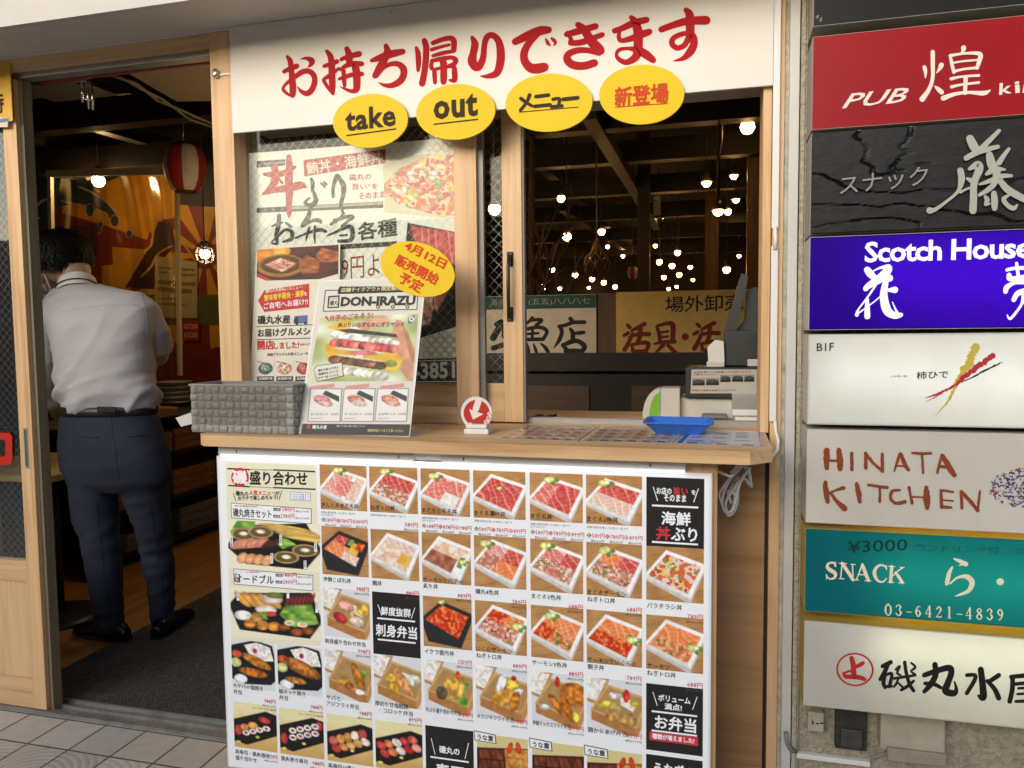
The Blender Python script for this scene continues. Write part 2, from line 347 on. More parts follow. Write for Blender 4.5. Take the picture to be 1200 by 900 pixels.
# ------------------------------------------------------------------ printed dish pictures, drawn procedurally
RS = np.random.RandomState(5)
def vnoise(n, cells, seed):
    r = np.random.RandomState(seed); g = r.rand(cells + 2, cells + 2); t = np.linspace(0, cells, n); i = np.minimum(t.astype(int), cells); f = t - i; f = f * f * (3 - 2 * f)
    a = g[np.ix_(i, i)]; b = g[np.ix_(i, i + 1)]; c = g[np.ix_(i + 1, i)]; d = g[np.ix_(i + 1, i + 1)]
    fx = f[None, :]; fy = f[:, None]; return (a * (1 - fx) + b * fx) * (1 - fy) + (c * (1 - fx) + d * fx) * fy
def hx(s): return np.array([int(s[i:i + 2], 16) / 255 for i in (0, 2, 4)])
class Cv:
    def __init__(s, n=68, bg='e8e8ea', seed=1):
        s.n = n; s.seed = seed; t = np.linspace(0, 1, n); s.X, s.Y = np.meshgrid(t, t); s.a = np.zeros((n, n, 3)) + hx(bg)
    def N(s, c): s.seed += 1; return vnoise(s.n, c, s.seed)
    def lay(s, m, col):
        s.a = s.a * (1 - m[..., None]) + col * m[..., None]; return s
    def mask(s, pts):
        sd = np.full((s.n, s.n), 1e9); pts = np.array(pts, float); ar = 0
        for i in range(len(pts)):
            p, q = pts[i], pts[(i + 1) % len(pts)]; ar += p[0] * q[1] - q[0] * p[1]
        for i in range(len(pts)):
            p, q = pts[i], pts[(i + 1) % len(pts)]; d = q - p; L = np.hypot(*d) + 1e-9
            sd = np.minimum(sd, ((d[0] * (s.Y - p[1]) - d[1] * (s.X - p[0])) / L) * np.sign(ar))
        return np.clip(sd * s.n * .8 + .5, 0, 1)
    def poly(s, pts, col, var=.06):
        c = (hx(col) if isinstance(col, str) else col); v = 1 + var * (s.N(14) - .5) * 2
        return s.lay(s.mask(pts), c * v[..., None])
    def ell(s, cx, cy, rx, ry, col, rot=0, var=.12, rim=.0):
        dx, dy = s.X - cx, s.Y - cy; u = dx * math.cos(rot) + dy * math.sin(rot); v = -dx * math.sin(rot) + dy * math.cos(rot)
        d = np.sqrt((u / rx) ** 2 + (v / ry) ** 2); m = np.clip((1 - d) * min(rx, ry) * s.n * .9 + .5, 0, 1)
        c = (hx(col) if isinstance(col, str) else col) * (1 + var * (s.N(16) - .5) * 2)[..., None]
        c = c * (1.12 - .3 * np.clip(d, 0, 1) ** 2 * 1)[..., None]
        return s.lay(m, np.clip(c, 0, 1))
    def tex(s, kind):
        n = s.n; X, Y = s.X, s.Y
        if kind in ('tuna', 'fatty', 'salmon', 'tai', 'pink'):
            dk, lt = {'tuna': ('c2403c', 'ee9a8c'), 'fatty': ('dc6a60', 'f6c8ba'), 'salmon': ('e87a40', 'f9bd8c'), 'tai': ('e2b8a4', 'f8ebe0'), 'pink': ('df8d84', 'f7d9cf')}[kind]
            t = (X * 1.1 - Y * .45) * 6 + s.N(4) * 1.2; f = t - np.floor(t); e = np.clip(1 - np.abs(f - .08) * 7, 0, 1)
            st = np.sin((X * .4 + Y * 1.3) * 60 + s.N(5) * 9) * .5 + .5; k = np.clip(e * .8 + st * .3 + (s.N(20) - .5) * .5 + (1 - f) * .2, 0, 1)
        elif kind == 'ikura': dk, lt = 'c43412', 'f88c50'; k = np.clip((s.N(n // 3) - .35) * 2.2, 0, 1)
        elif kind == 'negi':
            a = s.N(n // 3); b = s.N(n // 3); k = np.clip(a * 1.5 - .3, 0, 1); c = hx('c9705c') * (1 - k[..., None]) + hx('f7d8cc') * k[..., None]
            m = (b > .72)[..., None]; c = np.where(m, hx('8b8a4a'), c); m = (b < .2)[..., None]; return np.where(m, hx('8a5a3c'), c)
        elif kind == 'snegi':
            a = s.N(n // 3); b = s.N(n // 3); k = np.clip(a * 1.5 - .3, 0, 1); c = hx('cf6a34') * (1 - k[..., None]) + hx('f3b98c') * k[..., None]; return np.where((b > .75)[..., None], hx('6f7a34'), c)
        elif kind == 'eel': dk, lt = '4a1d10', '9a5432'; k = np.clip(s.N(9) * .7 + (np.sin((X - Y * .4) * 50) * .5 + .5) * .35, 0, 1)
        elif kind == 'aburi': dk, lt = '8a4a34', 'cf8c72'; k = np.clip(s.N(12), 0, 1)
        elif kind == 'mix':
            a = s.N(n // 5); b = s.N(n // 4); c = np.zeros((n, n, 3)) + hx('e9cdb8'); c = np.where((a > .55)[..., None], hx('d9673f'), c); c = np.where((a < .3)[..., None], hx('c8443c'), c)
            c = np.where((b > .78)[..., None], hx('e6c55a'), c); return np.where((b < .2)[..., None], hx('7f9248'), c)
        elif kind == 'rice': dk, lt = 'cfc9bd', 'fbf8f2'; k = np.clip(s.N(n // 3) * 1.3, 0, 1)
        elif kind == 'tororo': dk, lt = 'dcd6c8', 'faf7f0'; k = np.clip(s.N(n // 4), 0, 1)
        elif kind == 'shrimp': dk, lt = 'e0b090', 'faead9'; k = np.clip(s.N(n // 4) * 1.2, 0, 1)
        elif kind == 'egg': dk, lt = 'dca236', 'f3cf6a'; k = np.clip(s.N(10), 0, 1)
        elif kind == 'fry': dk, lt = 'a8621c', 'e2aa55'; k = np.clip(s.N(n // 3) * 1.2, 0, 1)
        elif kind == 'leaf': dk, lt = '3f7a2a', 'a9cf5a'; k = np.clip(s.N(n // 5), 0, 1)
        else: dk, lt = '888888', 'cccccc'; k = s.N(10)
        return hx(dk) * (1 - k[..., None]) + hx(lt) * k[..., None]
    def fill(s, pts, kind): return s.lay(s.mask(pts), s.tex(kind))
    def woodbg(s, c1='cb9a62', c2='96683a'):
        t = (s.Y * 1.0 + s.X * .25) * 5; f = t - np.floor(t); k = np.clip(s.N(6) * .5 + (np.sin((s.Y + s.X * .25) * 130 + s.N(4) * 8) * .5 + .5) * .3 + (f < .06) * .6, 0, 1)
        return s.lay(np.ones((s.n, s.n)), hx(c1) * (1 - k[..., None]) + hx(c2) * k[..., None])
    def out(s):
        a = np.clip(s.a, 0, 1); return np.where(a <= .04045, a / 12.92, ((a + .055) / 1.055) ** 2.4).astype(np.float32)
def garnish(c, x, y, k=1.0):
    for i in range(4): c.ell(x + .09 * k * math.cos(i * 1.3), y + .045 * k * math.sin(i * 1.9), .075 * k, .04 * k, '5f8f34', rot=i)
    c.ell(x - .05 * k, y, .085 * k, .07 * k, 'e0d98a'); c.ell(x + .03 * k, y - .015, .05 * k, .045 * k, 'f0e2b0')
def donburi(seed, areas, g=None, dark=False):
    c = Cv(seed=seed * 31).woodbg()
    if dark:
        c.poly([(-.05, .45), (.38, .08), (1.05, .3), (.78, .98), (.1, .9)], '2b2b2e'); q = [(.04, .47), (.38, .16), (.94, .34), (.72, .8)]
    else:
        c.poly([(-.05, .62), (.34, .07), (1.06, .3), (.78, 1.0), (.7, .99)], 'c9c6c2'); c.poly([(-.05, .56), (.35, .06), (1.05, .29), (.77, .93)], 'f7f7f6'); q = [(.03, .54), (.36, .14), (.96, .33), (.73, .84)]
        c.poly([(-.05, .58), (.03, .54), (.73, .84), (.77, .93)], 'e2e0dd')
    q = np.array(q)
    def uv(u, v): return (q[1] * (1 - u) + q[2] * u) * (1 - v) + (q[0] * (1 - u) + q[3] * u) * v
    for k, u0, v0, u1, v1 in areas: c.fill([uv(u0, v0), uv(u1, v0), uv(u1, v1), uv(u0, v1)], k)
    if g: garnish(c, *g)
    return c.out()
def bento(seed, items, second=True):
    c = Cv(bg='dcdde0', seed=seed * 17)
    if second:
        c.poly([(-.1, -.05), (.42, .0), (.2, .5), (-.1, .42)], 'b98a58'); c.fill([(-.1, -.05), (.36, .03), (.17, .44), (-.1, .35)], 'rice')
    c.poly([(.08, .6), (.08, .78), (.9, 1.05), (.9, .84)], 'b27a44'); c.poly([(.9, .84), (.9, 1.05), (1.15, .5), (1.1, .3)], 'c58f58')
    c.poly([(.06, .6), (.38, .1), (1.12, .28), (.9, .86)], 'd3a56c'); c.poly([(.11, .59), (.4, .15), (1.08, .32), (.88, .8)], 'b08a58'); c.fill([(.6, .3), (.92, .38), (.84, .56), (.62, .46)], 'leaf' if seed % 2 else 'rice')
    for it in items:
        k = it[0]
        if k == 'rice': c.fill(it[1], 'rice')
        elif k == 'leaf': c.fill([(it[1] - .14, it[2]), (it[1], it[2] - .12), (it[1] + .15, it[2]), (it[1], it[2] + .11)], 'leaf')
        else: c.ell(it[1], it[2], it[3], it[4], it[0], rot=it[5] if len(it) > 5 else 0, var=.3)
    return c.out()
def blackbento(seed, fish):
    c = Cv(bg='dedfe1', seed=seed * 13); c.poly([(-.1, .3), (.02, .12), (.55, -.02), (.95, .06), (1.1, .7), (.9, .88), (.3, .92), (-.1, .8)], '1d1d20')
    c.fill([(.3, .1), (.6, .02), (.9, .1), (.98, .38), (.5, .42)], 'rice'); c.ell(.55, .2, .05, .05, 'a8302c'); c.ell(.12, .3, .12, .08, 'd2563a'); c.ell(.1, .48, .13, .1, 'c9cf8a'); c.ell(.2, .82, .16, .1, 'f0efec')
    for f in fish: c.ell(*f, var=.35)
    return c.out()
def sushi(seed, rows, bg=('ece2ae', 'd2a964')):
    c = Cv(seed=seed * 11); k = np.clip(c.Y * 1.3 - .2 + (c.N(5) - .5) * .3, 0, 1)[..., None]; c.a = hx(bg[0]) * (1 - k) + hx(bg[1]) * k
    c.poly([(-.1, .42), (.75, .14), (1.1, .22), (1.1, .6), (.3, .92), (-.1, .85)], '1c1917'); c.ell(.55, .72, .05, .03, 'd9cf70'); c.ell(.1, .88, .06, .03, 'd9cf70')
    for r in rows: c.ell(*r, var=.2)
    return c.out()
def unaju(seed, ebi):
    c = Cv(seed=seed * 7, bg='d8c88e'); c.poly([(-.1, .3), (1.1, .18), (1.1, 1.1), (-.1, 1.1)], '3a1613'); c.fill([(.05, .32), (.95, .24), (1.05, 1.1), (.02, 1.1)], 'eel')
    for i in range(4): c.poly([(.0 + .26 * i, .3), (.02 + .26 * i, .3), (.05 + .26 * i, 1.1), (.02 + .26 * i, 1.1)], '35150c')
    for j in range(3): c.poly([(0, .5 + .2 * j), (1, .45 + .2 * j), (1, .47 + .2 * j), (0, .53 + .2 * j)], '35150c')
    if ebi: c.fill([(.55, .25), (1.05, .2), (1.1, 1), (.6, 1)], 'fry'); c.ell(.65, .22, .05, .12, 'd2401c', .3); c.ell(.82, .2, .05, .12, 'd2401c', -.2)
    return c.out()
def platter(seed, kind):
    c = Cv(n=84, bg='eee8cd', seed=seed * 5); c.poly([(-.02, .55), (.15, .1), (.85, .0), (1.02, .55), (.85, .95), (.2, .9)] if kind == 0 else [(-.02, .35), (.1, .12), (.9, .02), (1.02, .6), (.88, .96), (.1, .85)], '1e1c1b')
    if kind == 0:
        c.fill([(.02, .25), (.1, .0), (.3, .0), (.3, .25)], 'leaf'); c.fill([(.5, .4), (.62, .3), (.75, .45), (.6, .55)], 'leaf')
        for i in range(6): c.ell(.62 + .05 * i, .1 + .045 * i, .28, .045, 'd8b25c', .18)
        for x, y in ((.17, .28), (.36, .22), (.64, .72), (.84, .56)):
            c.ell(x, y, .14, .13, 'c8a878'); c.ell(x, y, .115, .1, '6b5a2c'); c.ell(x, y - .01, .05, .045, 'efe0cc')
        for i in range(6): c.ell(.1 + .055 * i, .5 - .012 * i, .06, .12, 'd98f74', .5)
        for i in range(4): c.ell(.16 + .09 * i, .78 + .01 * i, .06, .12, 'dca070', .2); c.ell(.42 + .03 * i, .46 - .0 * i, .025, .1, '4a2a24', .5)
    else:
        for i in range(5): c.ell(.14 + .085 * i, .24 + .0 * i, .055, .17, 'd79a4a', -.5)
        c.fill([(.62, .3), (.9, .25), (.98, .65), (.7, .75), (.55, .5)], 'leaf')
        for i in range(7): c.ell(.64 + .045 * i, .22 - .012 * i, .02, .12, '7a3030', .2)
        c.ell(.47, .2, .12, .1, 'd8c0b8'); c.ell(.5, .12, .1, .06, '6a7a3a'); c.ell(.4, .42, .12, .09, 'e6d5c6'); c.ell(.45, .5, .07, .05, 'c8442c'); c.ell(.14, .56, .1, .1, 'e9e6dc'); c.fill([(.25, .5), (.4, .45), (.42, .62), (.28, .62)], 'leaf')
        for x, y, q in ((.22, .72, 'c98238'), (.36, .74, 'cf8a3e'), (.49, .75, 'c98238'), (.3, .58, 'd29a50')): c.ell(x, y, .07, .1, q, .1, .3)
        for x, y in ((.6, .76), (.74, .84), (.86, .8)): c.ell(x, y, .07, .08, '8a4a24', .3, .3)
        c.ell(.66, .66, .06, .06, 'f4efdf'); c.ell(.8, .68, .06, .06, 'f4efdf'); c.ell(.66, .66, .03, .03, 'e8b040'); c.ell(.8, .68, .03, .03, 'e8b040')
    return c.out()
def chirashi():
    c = Cv(n=84, bg='d9cfae', seed=901); c.fill([(-.05, .55), (.2, .2), (.6, .0), (1.05, .1), (1.05, .9), (.7, .98), (.2, .85)], 'mix')
    for i in range(46):
        a = RS.rand() * 6.28; r = RS.rand() ** .5; x, y = .55 + .46 * r * math.cos(a), .5 + .4 * r * math.sin(a)
        c.ell(x, y, .05 + .03 * RS.rand(), .04, ['c8443c', 'e07a4a', 'e9d9a0', 'd98a7a', 'c8b24a', 'efd8cc', '8a9a4a'][i % 7], RS.rand() * 3)
    return c.out()
def grilled():
    c = Cv(n=64, bg='3a2a2c', seed=77); k = c.N(6)[..., None]; c.a = hx('2a2430') * (1 - k) + hx('6a3a28') * k
    c.ell(.12, .2, .2, .3, 'e08a3a'); c.ell(.3, .1, .12, .2, 'f0a848'); c.ell(.3, .55, .3, .36, 'b8854a'); c.ell(.3, .52, .25, .28, '6a4a22'); c.fill([(.1, .5), (.3, .3), (.5, .5), (.32, .75)], 'negi')
    c.poly([(.52, .45), (.62, .25), (.78, .45), (.76, .8), (.56, .82)], 'b0683a', .3); c.poly([(.72, .3), (.8, .06), (1.0, .2), (1.02, .5), (.8, .5)], 'a8603a', .3); c.poly([(.0, .75), (.2, .98), (.0, 1.0)], 'd8372f')
    return c.out()
def burger():
    n = 96; c = Cv(n=n, bg='cfd39a', seed=314); k = c.N(5)[..., None]; c.a = hx('8fa24a') * (1 - k) + hx('eef0d8') * k
    c.poly([(.5, .14), (.62, .0), (.84, .1), (1.05, .7), (1.0, 1.0), (.66, 1.0), (.72, .55)], 'd49a74', .1); c.poly([(.34, .12), (.66, .0), (.74, .12), (.48, .24)], 'dba684', .1); c.poly([(.84, .12), (.92, .3), (1.03, .72), (.98, .74)], 'bd8260', .1)
    c.poly([(.1, .14), (.26, .05), (.52, .12), (.78, .32), (.7, .4), (.3, .24), (.26, .44), (.13, .48)], 'efb428', .12); c.poly([(.1, .4), (.22, .44), (.24, .8), (.14, .62)], 'e2a420', .12); c.poly([(.72, .5), (.9, .66), (.84, .86), (.66, .8)], 'e9b83a', .12)
    for k, (x, y) in enumerate([(.2 + .065 * q, .27 + .018 * q) for q in range(10)]): c.ell(x, y, .06, .06, ['e9e4d4', 'd8d2be', 'f2eee2'][k % 3], var=.4)
    c.poly([(.2, .2), (.34, .19), (.8, .3), (.82, .35), (.3, .25)], '3a362a', .2)
    for k, (x, y) in enumerate([(.2 + .058 * q, .4 + .012 * q) for q in range(11)]): c.ell(x, y, .055, .065, ['c8544c', 'd8776a', 'b8463e'][k % 3], var=.5)
    c.poly([(.18, .5), (.44, .54), (.43, .62), (.2, .57)], 'e3ae3c', .1); c.poly([(.5, .57), (.76, .6), (.72, .7), (.5, .65)], 'e3ae3c', .1); c.ell(.5, .57, .13, .035, 'd4767c', .1)
    for k, (x, y) in enumerate([(.22 + .058 * q, .66 + .014 * q) for q in range(9)]): c.ell(x, y, .06, .06, ['6a4430', '84573c', '55382a'][k % 3], var=.6)
    for k, (x, y) in enumerate([(.3 + .06 * q, .82 + .016 * q) for q in range(8)]): c.ell(x, y, .055, .06, ['e9e4d8', 'd9d2c2', 'c9b8a0'][k % 3], var=.4)
    c.ell(.78, .74, .06, .05, '8fa63e', .4, .4); return c.out()
def nigiri(seed, a, b):
    c = Cv(n=36, bg='f0ece6', seed=seed); c.poly([(.5, .0), (1.05, .35), (1.0, .6), (.4, .2)], '3a3d42'); c.ell(.4, .5, .34, .22, a, .5, .3); c.ell(.5, .66, .3, .16, b, .4, .2); return c.out()
# ------------------------------------------------------------------ shared materials
PINE1, PINE2 = h('e2bb8b'), h('bd9160')
Wx = wood('pine_x', PINE1, PINE2, 'x'); Wz = wood('pine_z', PINE1, PINE2, 'z'); Wy = wood('pine_y', PINE1, PINE2, 'y')
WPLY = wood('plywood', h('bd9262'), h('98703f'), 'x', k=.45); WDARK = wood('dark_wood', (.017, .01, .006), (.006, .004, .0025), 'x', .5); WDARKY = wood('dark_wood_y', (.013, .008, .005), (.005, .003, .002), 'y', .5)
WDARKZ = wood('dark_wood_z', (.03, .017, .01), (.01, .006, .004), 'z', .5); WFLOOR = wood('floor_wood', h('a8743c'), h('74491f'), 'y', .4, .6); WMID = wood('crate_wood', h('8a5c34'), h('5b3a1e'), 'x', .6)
WGREY = wood('weathered_wood', h('8a8068'), h('5e5644'), 'z', .8, 1, .2)
ALU = pm('aluminium', (.42, .41, .39), .4, .15, 9, metal=.75); DALU = pm('dull_rail', (.3, .29, .27), .5, .3, 20, .1, 90, metal=.5)
BLK = pm('black_metal', (.012, .012, .013), .4, .2); BLKP = pm('black_plastic', (.018, .018, .02), .42, .2); WHT = pm('white_plastic', (.74, .73, .69), .45, .05); CREAM = pm('cream_plastic', (.52, .5, .43), .5, .06)
PANEL = pm('white_panel', (.72, .68, .62), .45, .03, 3); SOFF = pm('soffit_paint', (.6, .57, .52), .7, .05, 2.5, .04, 30)
CABLE = pm('white_cable', (.8, .78, .73), .5, .06); GLASS = glassmat('pane_glass', (.97, .985, .975), .22); WIRE = pm('wire', (.4, .4, .35), .4, .1, metal=.6)
CHROME = pm('chrome', (.7, .7, .7), .2, .1, metal=1); STEEL = pm('steel', (.32, .31, .28), .35, .2, 12, metal=.8)

# ------------------------------------------------------------------ pavement
def pavement_mat():
    m, N, L = newmat('pavement_tiles'); out = N.new('ShaderNodeOutputMaterial'); b = N.new('ShaderNodeBsdfPrincipled'); L.new(b.outputs[0], out.inputs[0])
    tc = N.new('ShaderNodeTexCoord'); sx = N.new('ShaderNodeSeparateXYZ'); L.new(tc.outputs['Object'], sx.inputs[0])
    def M(op, a, bb=None, c=None):
        n = N.new('ShaderNodeMath'); n.operation = op
        for i, q in enumerate((a, bb, c)):
            if q is None: continue
            if isinstance(q, (int, float)): n.inputs[i].default_value = q
            else: L.new(q, n.inputs[i])
        return n.outputs[0]
    T = .158
    u = M('DIVIDE', M('ADD', sx.outputs[0], 40 * T + 1.66), T); v = M('DIVIDE', M('ADD', sx.outputs[1], 60 * T + .018), T)
    fu = M('FRACT', u); fv = M('FRACT', v); iu = M('FLOOR', u); iv = M('FLOOR', v)
    e = M('MINIMUM', M('MINIMUM', fu, M('SUBTRACT', 1, fu)), M('MINIMUM', fv, M('SUBTRACT', 1, fv)))
    grout = M('LESS_THAN', e, .022)
    cv = N.new('ShaderNodeCombineXYZ'); L.new(iu, cv.inputs[0]); L.new(iv, cv.inputs[1]); wn = N.new('ShaderNodeTexWhiteNoise'); wn.noise_dimensions = '2D'; L.new(cv.outputs[0], wn.inputs[0])
    # every second row carries fan-shaped relief rings, as cast tiles do
    par = M('GREATER_THAN', M('MODULO', iv, 2), .5); par2 = M('MODULO', M('ADD', iu, M('MULTIPLY', M('FLOOR', M('MULTIPLY', wn.outputs[0], 2)), 1)), 2)
    cx = M('SUBTRACT', fu, par2); dist = M('SQRT', M('ADD', M('MULTIPLY', cx, cx), M('MULTIPLY', fv, fv)))
    ring = M('MULTIPLY', M('SINE', M('MULTIPLY', dist, 46)), M('SUBTRACT', 1, par))
    no = N.new('ShaderNodeTexNoise'); no.inputs['Scale'].default_value = 26; no.inputs['Detail'].default_value = 8; L.new(tc.outputs['Object'], no.inputs['Vector'])
    n2 = N.new('ShaderNodeTexNoise'); n2.inputs['Scale'].default_value = 3; n2.inputs['Detail'].default_value = 6; L.new(tc.outputs['Object'], n2.inputs['Vector'])
    val = M('ADD', M('ADD', .62, M('MULTIPLY', wn.outputs[0], .16)), M('ADD', M('MULTIPLY', no.outputs[0], .3), M('MULTIPLY', n2.outputs[0], .32)))
    val = M('SUBTRACT', val, M('MULTIPLY', M('LESS_THAN', ring, -.55), .16))
    mx = N.new('ShaderNodeMix'); mx.data_type = 'RGBA'; mx.blend_type = 'MULTIPLY'; mx.inputs[0].default_value = 1; mx.inputs[6].default_value = (.56, .51, .44, 1)
    L.new(val, mx.inputs[7]); mg = N.new('ShaderNodeMix'); mg.data_type = 'RGBA'; L.new(grout, mg.inputs[0]); L.new(mx.outputs[2], mg.inputs[6]); mg.inputs[7].default_value = (.11, .095, .08, 1)
    L.new(mg.outputs[2], b.inputs['Base Color']); b.inputs['Roughness'].default_value = .62
    hh = M('SUBTRACT', M('ADD', M('MULTIPLY', ring, .25), M('MULTIPLY', no.outputs[0], .3)), M('MULTIPLY', grout, 1.6))
    bp = N.new('ShaderNodeBump'); bp.inputs['Strength'].default_value = .5; bp.inputs['Distance'].default_value = .003; L.new(hh, bp.inputs['Height']); L.new(bp.outputs[0], b.inputs['Normal'])
    return m
struct('pavement', MB().box(-60, 60, -60, -.002, -.3, 0), pavement_mat())
struct('street_ground', MB().add([(-300, -300, -.31), (300, -300, -.31), (300, 300, -.31), (-300, 300, -.31)], [(0, 1, 2, 3)]), pm('asphalt', (.05, .05, .05), .85, .2, 8))
struct('floor', MB().box(-6.5, 3.4, .085, 13.5, -.3, .006), WFLOOR)

# ------------------------------------------------------------------ the far side of the street (out of view; added to darken the glass reflections)
ob_ = thing('opposite_building', 'dull grey building across the street, mirrored in the wired glass', 'building', (-3, -6.5, 0))
mb = MB(); mb.box(-18, 14, -8.5, -6.5, 0, 1.0)
for i in range(9): mb.box(-18 + 4 * i - .6, -18 + 4 * i + .6, -8.5, -6.5, 1.0001, 2.4)
mb.box(-18, 14, -8.5, -6.5, 2.4001, 2.65); part('wall', mb, pm('opposite_render', (.3, .295, .285), .8, .2, 2), ob_)
part('shop_window', MB().box(-17.4, 13.4, -7.7, -7.6, 1.0, 2.4), pm('opposite_glass', (.03, .032, .034), .1, .2, 1), ob_)
# ------------------------------------------------------------------ the shop building
bld = thing('shop_building', 'timber seafood shop front with open sliding door, takeaway window and pale soffit above', 'shop building', (-1.45, .1, 0))
XL = -2.237
part('soffit', MB().box(-9, 6, -.26, -.0005, 2.212, 2.42), SOFF, bld)
part('canopy_edge', MB().box(-9, 6, -.28, -.261, 2.18, 2.5), pm('canopy_metal', (.5, .48, .44), .5, .05), bld)
fw = MB(); fw.box(-9, 6, .06, .16, 2.215, 6.5); fw.box(-9, -3.05, .02, .16, 0, 2.212); fw.box(-1.404, .118, .075, .16, 1.93, 2.2145); fw.box(-1.33, .117, .012, .16, -.01, .998)
part('wall', fw, pm('shop_wall', (.34, .31, .27), .8, .1, 4), bld)
iw = MB(); iw.box(-6.6, -6.5, .16, 13.5, 0, 3.2); iw.box(3.4, 3.5, .16, 13.5, 0, 3.2); iw.box(-6.6, 3.5, 13.5, 13.6, 0, 3.2); iw.box(.155, 3.4, .1, .16, 0, 2.2145)
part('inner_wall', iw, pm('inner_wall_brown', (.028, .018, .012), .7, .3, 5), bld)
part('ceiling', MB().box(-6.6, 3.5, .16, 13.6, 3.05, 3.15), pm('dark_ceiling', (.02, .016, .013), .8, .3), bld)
lt = part('lintel', MB().box(-3.05, -1.4875, -.012, .075, 2.168, 2.207), Wx, bld)
part('caulk_line', MB().box(-3.05, -1.413, -.016, -.0005, 2.2075, 2.2115), WHT, lt)
part('door_track', MB().box(-3.05, -1.489, .008, .05, 2.15, 2.1675), ALU, bld)
hd = part('door_header', MB().box(-2.222, -1.489, .062, .085, P(30, 94, .062).z, 2.212), wood('header_wood', h('8a7452'), h('5f4d34'), 'x'), bld)
part('red_trim', MB().box(-2.222, -1.489, .0855, .1, P(30, 94, .062).z - .004, P(30, 94, .062).z + .012), pm('red_trim', (.3, .04, .025), .5), hd)
part('post', MB().box(-1.487, -1.4135, -.014, .075, 0, 2.2065, .0015), Wz, bld)
part('door_jamb', MB().box(XL + .001, XL + .014, .012, .05, .0, 2.147), WGREY, bld)
sill = MB(); sill.box(-3.05, -1.336, -.012, .012, -.005, .012); sill.box(-3.05, -1.336, .0125, .04, -.005, .004); sill.box(-3.05, -1.336, .0402, .048, -.005, .014); sill.box(-3.05, -1.336, .0482, .075, -.005, .005); sill.box(-3.05, -1.336, .0752, .084, -.005, .016)
part('door_sill', sill, DALU, bld)
# sliding door leaf, left of the opening
SX0, SX1 = -3.02, XL
dz1 = P(15, 657, -.004).z; dz2 = P(15, 681, -.004).z; dz3 = P(20, 794, -.004).z
leaf = part('sliding_door', MB().box(SX1 - .055, SX1, -.004, .03, .014, 2.146, .0015).box(SX0, SX0 + .06, -.004, .03, .014, 2.146, .0015), Wz, bld)
for za, zb in ((dz2, dz1), (.014, dz3), (2.07, 2.146)): part('rail', MB().box(SX0 + .0605, SX1 - .0555, -.003, .029, za, zb, .001), Wx, leaf)
part('lower_panel', MB().box(SX0 + .0605, SX1 - .0555, .006, .022, dz3 + .0005, dz2 - .0005), Wz, leaf)
def pane(mb, x0, x1, y, z0, z1): return mb.box(x0, x1, y, y + .004, z0, z1)
part('glass_pane', pane(MB(), SX0 + .0605, SX1 - .0555, .012, dz1 + .0005, 2.0695), GLASS, leaf)
def wires(x0, x1, y, z0, z1, p=.021, wd=.0006):
    mb = MB(); W_, H_ = x1 - x0, z1 - z0
    for sgn in (1, -1):
        k = -H_
        while k < W_:
            a, b = max(k, 0), min(k + H_, W_)
            if b - a > .003:
                za, zb = (a - k, b - k) if sgn > 0 else (H_ - (a - k), H_ - (b - k))
                mb.beam((x0 + a, y, z0 + za), (x0 + b, y, z0 + zb), wd, wd)
            k += p * 1.414
    return mb
part('wire_mesh', wires(SX0 + .061, SX1 - .056, .0175, dz1 + .001, 2.069), WIRE, leaf)
ph = P(31, 525, -.004)
hp = part('pull_handle', MB().box(ph.x - .008, ph.x + .008, -.006, -.0035, ph.z - .07, ph.z + .07, .001), ALU, leaf)
part('recess', MB().box(ph.x - .004, ph.x + .004, -.0068, -.0062, ph.z - .062, ph.z + .062), pm('recess_dark', (.12, .12, .12), .4, metal=.5), hp)
# takeaway window: fixed left sash and sliding stile
WY = .06
wz0 = 1.085
sash = part('window_frame', MB().box(-.735, -.668, .036, .072, 1.036, 1.93, .001), Wz, bld)
part('bottom_rail', MB().box(-1.4125, -.7355, .038, .07, 1.036, wz0, .001), Wx, sash)
part('glass_pane', pane(MB(), -1.412, -.7355, .046, wz0 + .0005, 1.93), GLASS, sash)
part('wire_mesh', wires(-1.411, -.736, .0525, wz0 + .001, 1.929), WIRE, sash)
part('left_stile', MB().box(-1.4125, -1.398, .074, .1, 1.036, 1.93), WGREY, sash)
part('rubber_track', MB().box(-.6675, -.652, .05, .066, 1.036, 1.93), pm('grey_track', (.2, .19, .17), .5, metal=.4), sash)
slide = part('sliding_window', MB().box(-.604, -.546, .076, .106, 1.04, 1.93, .0015), Wz, bld)
part('bottom_rail', MB().box(-.9, -.6045, .078, .104, 1.04, 1.152, .001), Wx, slide)
part('glass_pane', pane(MB(), -.9, -.6045, .088, 1.1525, 1.93), GLASS, slide)
part('wire_mesh', wires(-.9, -.605, .094, 1.153, 1.929), WIRE, slide)
part('edge_seal', MB().box(-.5455, -.54, .08, .102, 1.04, 1.93), pm('grey_seal', (.22, .21, .19), .6), slide)
a = P(598, 300, .076); b = P(598, 372, .076)
hb = part('pull_handle', MB().tube([(a.x, .0755, a.z), (a.x, .062, a.z - .004), (a.x, .052, a.z - .03), (a.x, .05, (a.z + b.z) / 2), (a.x, .052, b.z + .03), (a.x, .062, b.z + .004), (a.x, .0755, b.z)], [.006, .006, .005, .0055, .005, .006, .006], 10), BLK, slide)
part('handle_plate', MB().box(a.x - .009, a.x + .009, .072, .0757, a.z - .03, a.z + .012, .003).box(b.x - .009, b.x + .009, .072, .0757, b.z - .012, b.z + .03, .003), BLK, hb)
part('window_track', MB().box(-.735, .117, .108, .118, 1.0355, 1.05).box(-.735, .117, .1182, .135, 1.0355, 1.042).box(-.735, .117, .1352, .142, 1.0355, 1.05), ALU, bld)
part('window_jamb', MB().box(.1025, .1235, -.008, .16, 1.036, 1.93, .001), Wz, bld)
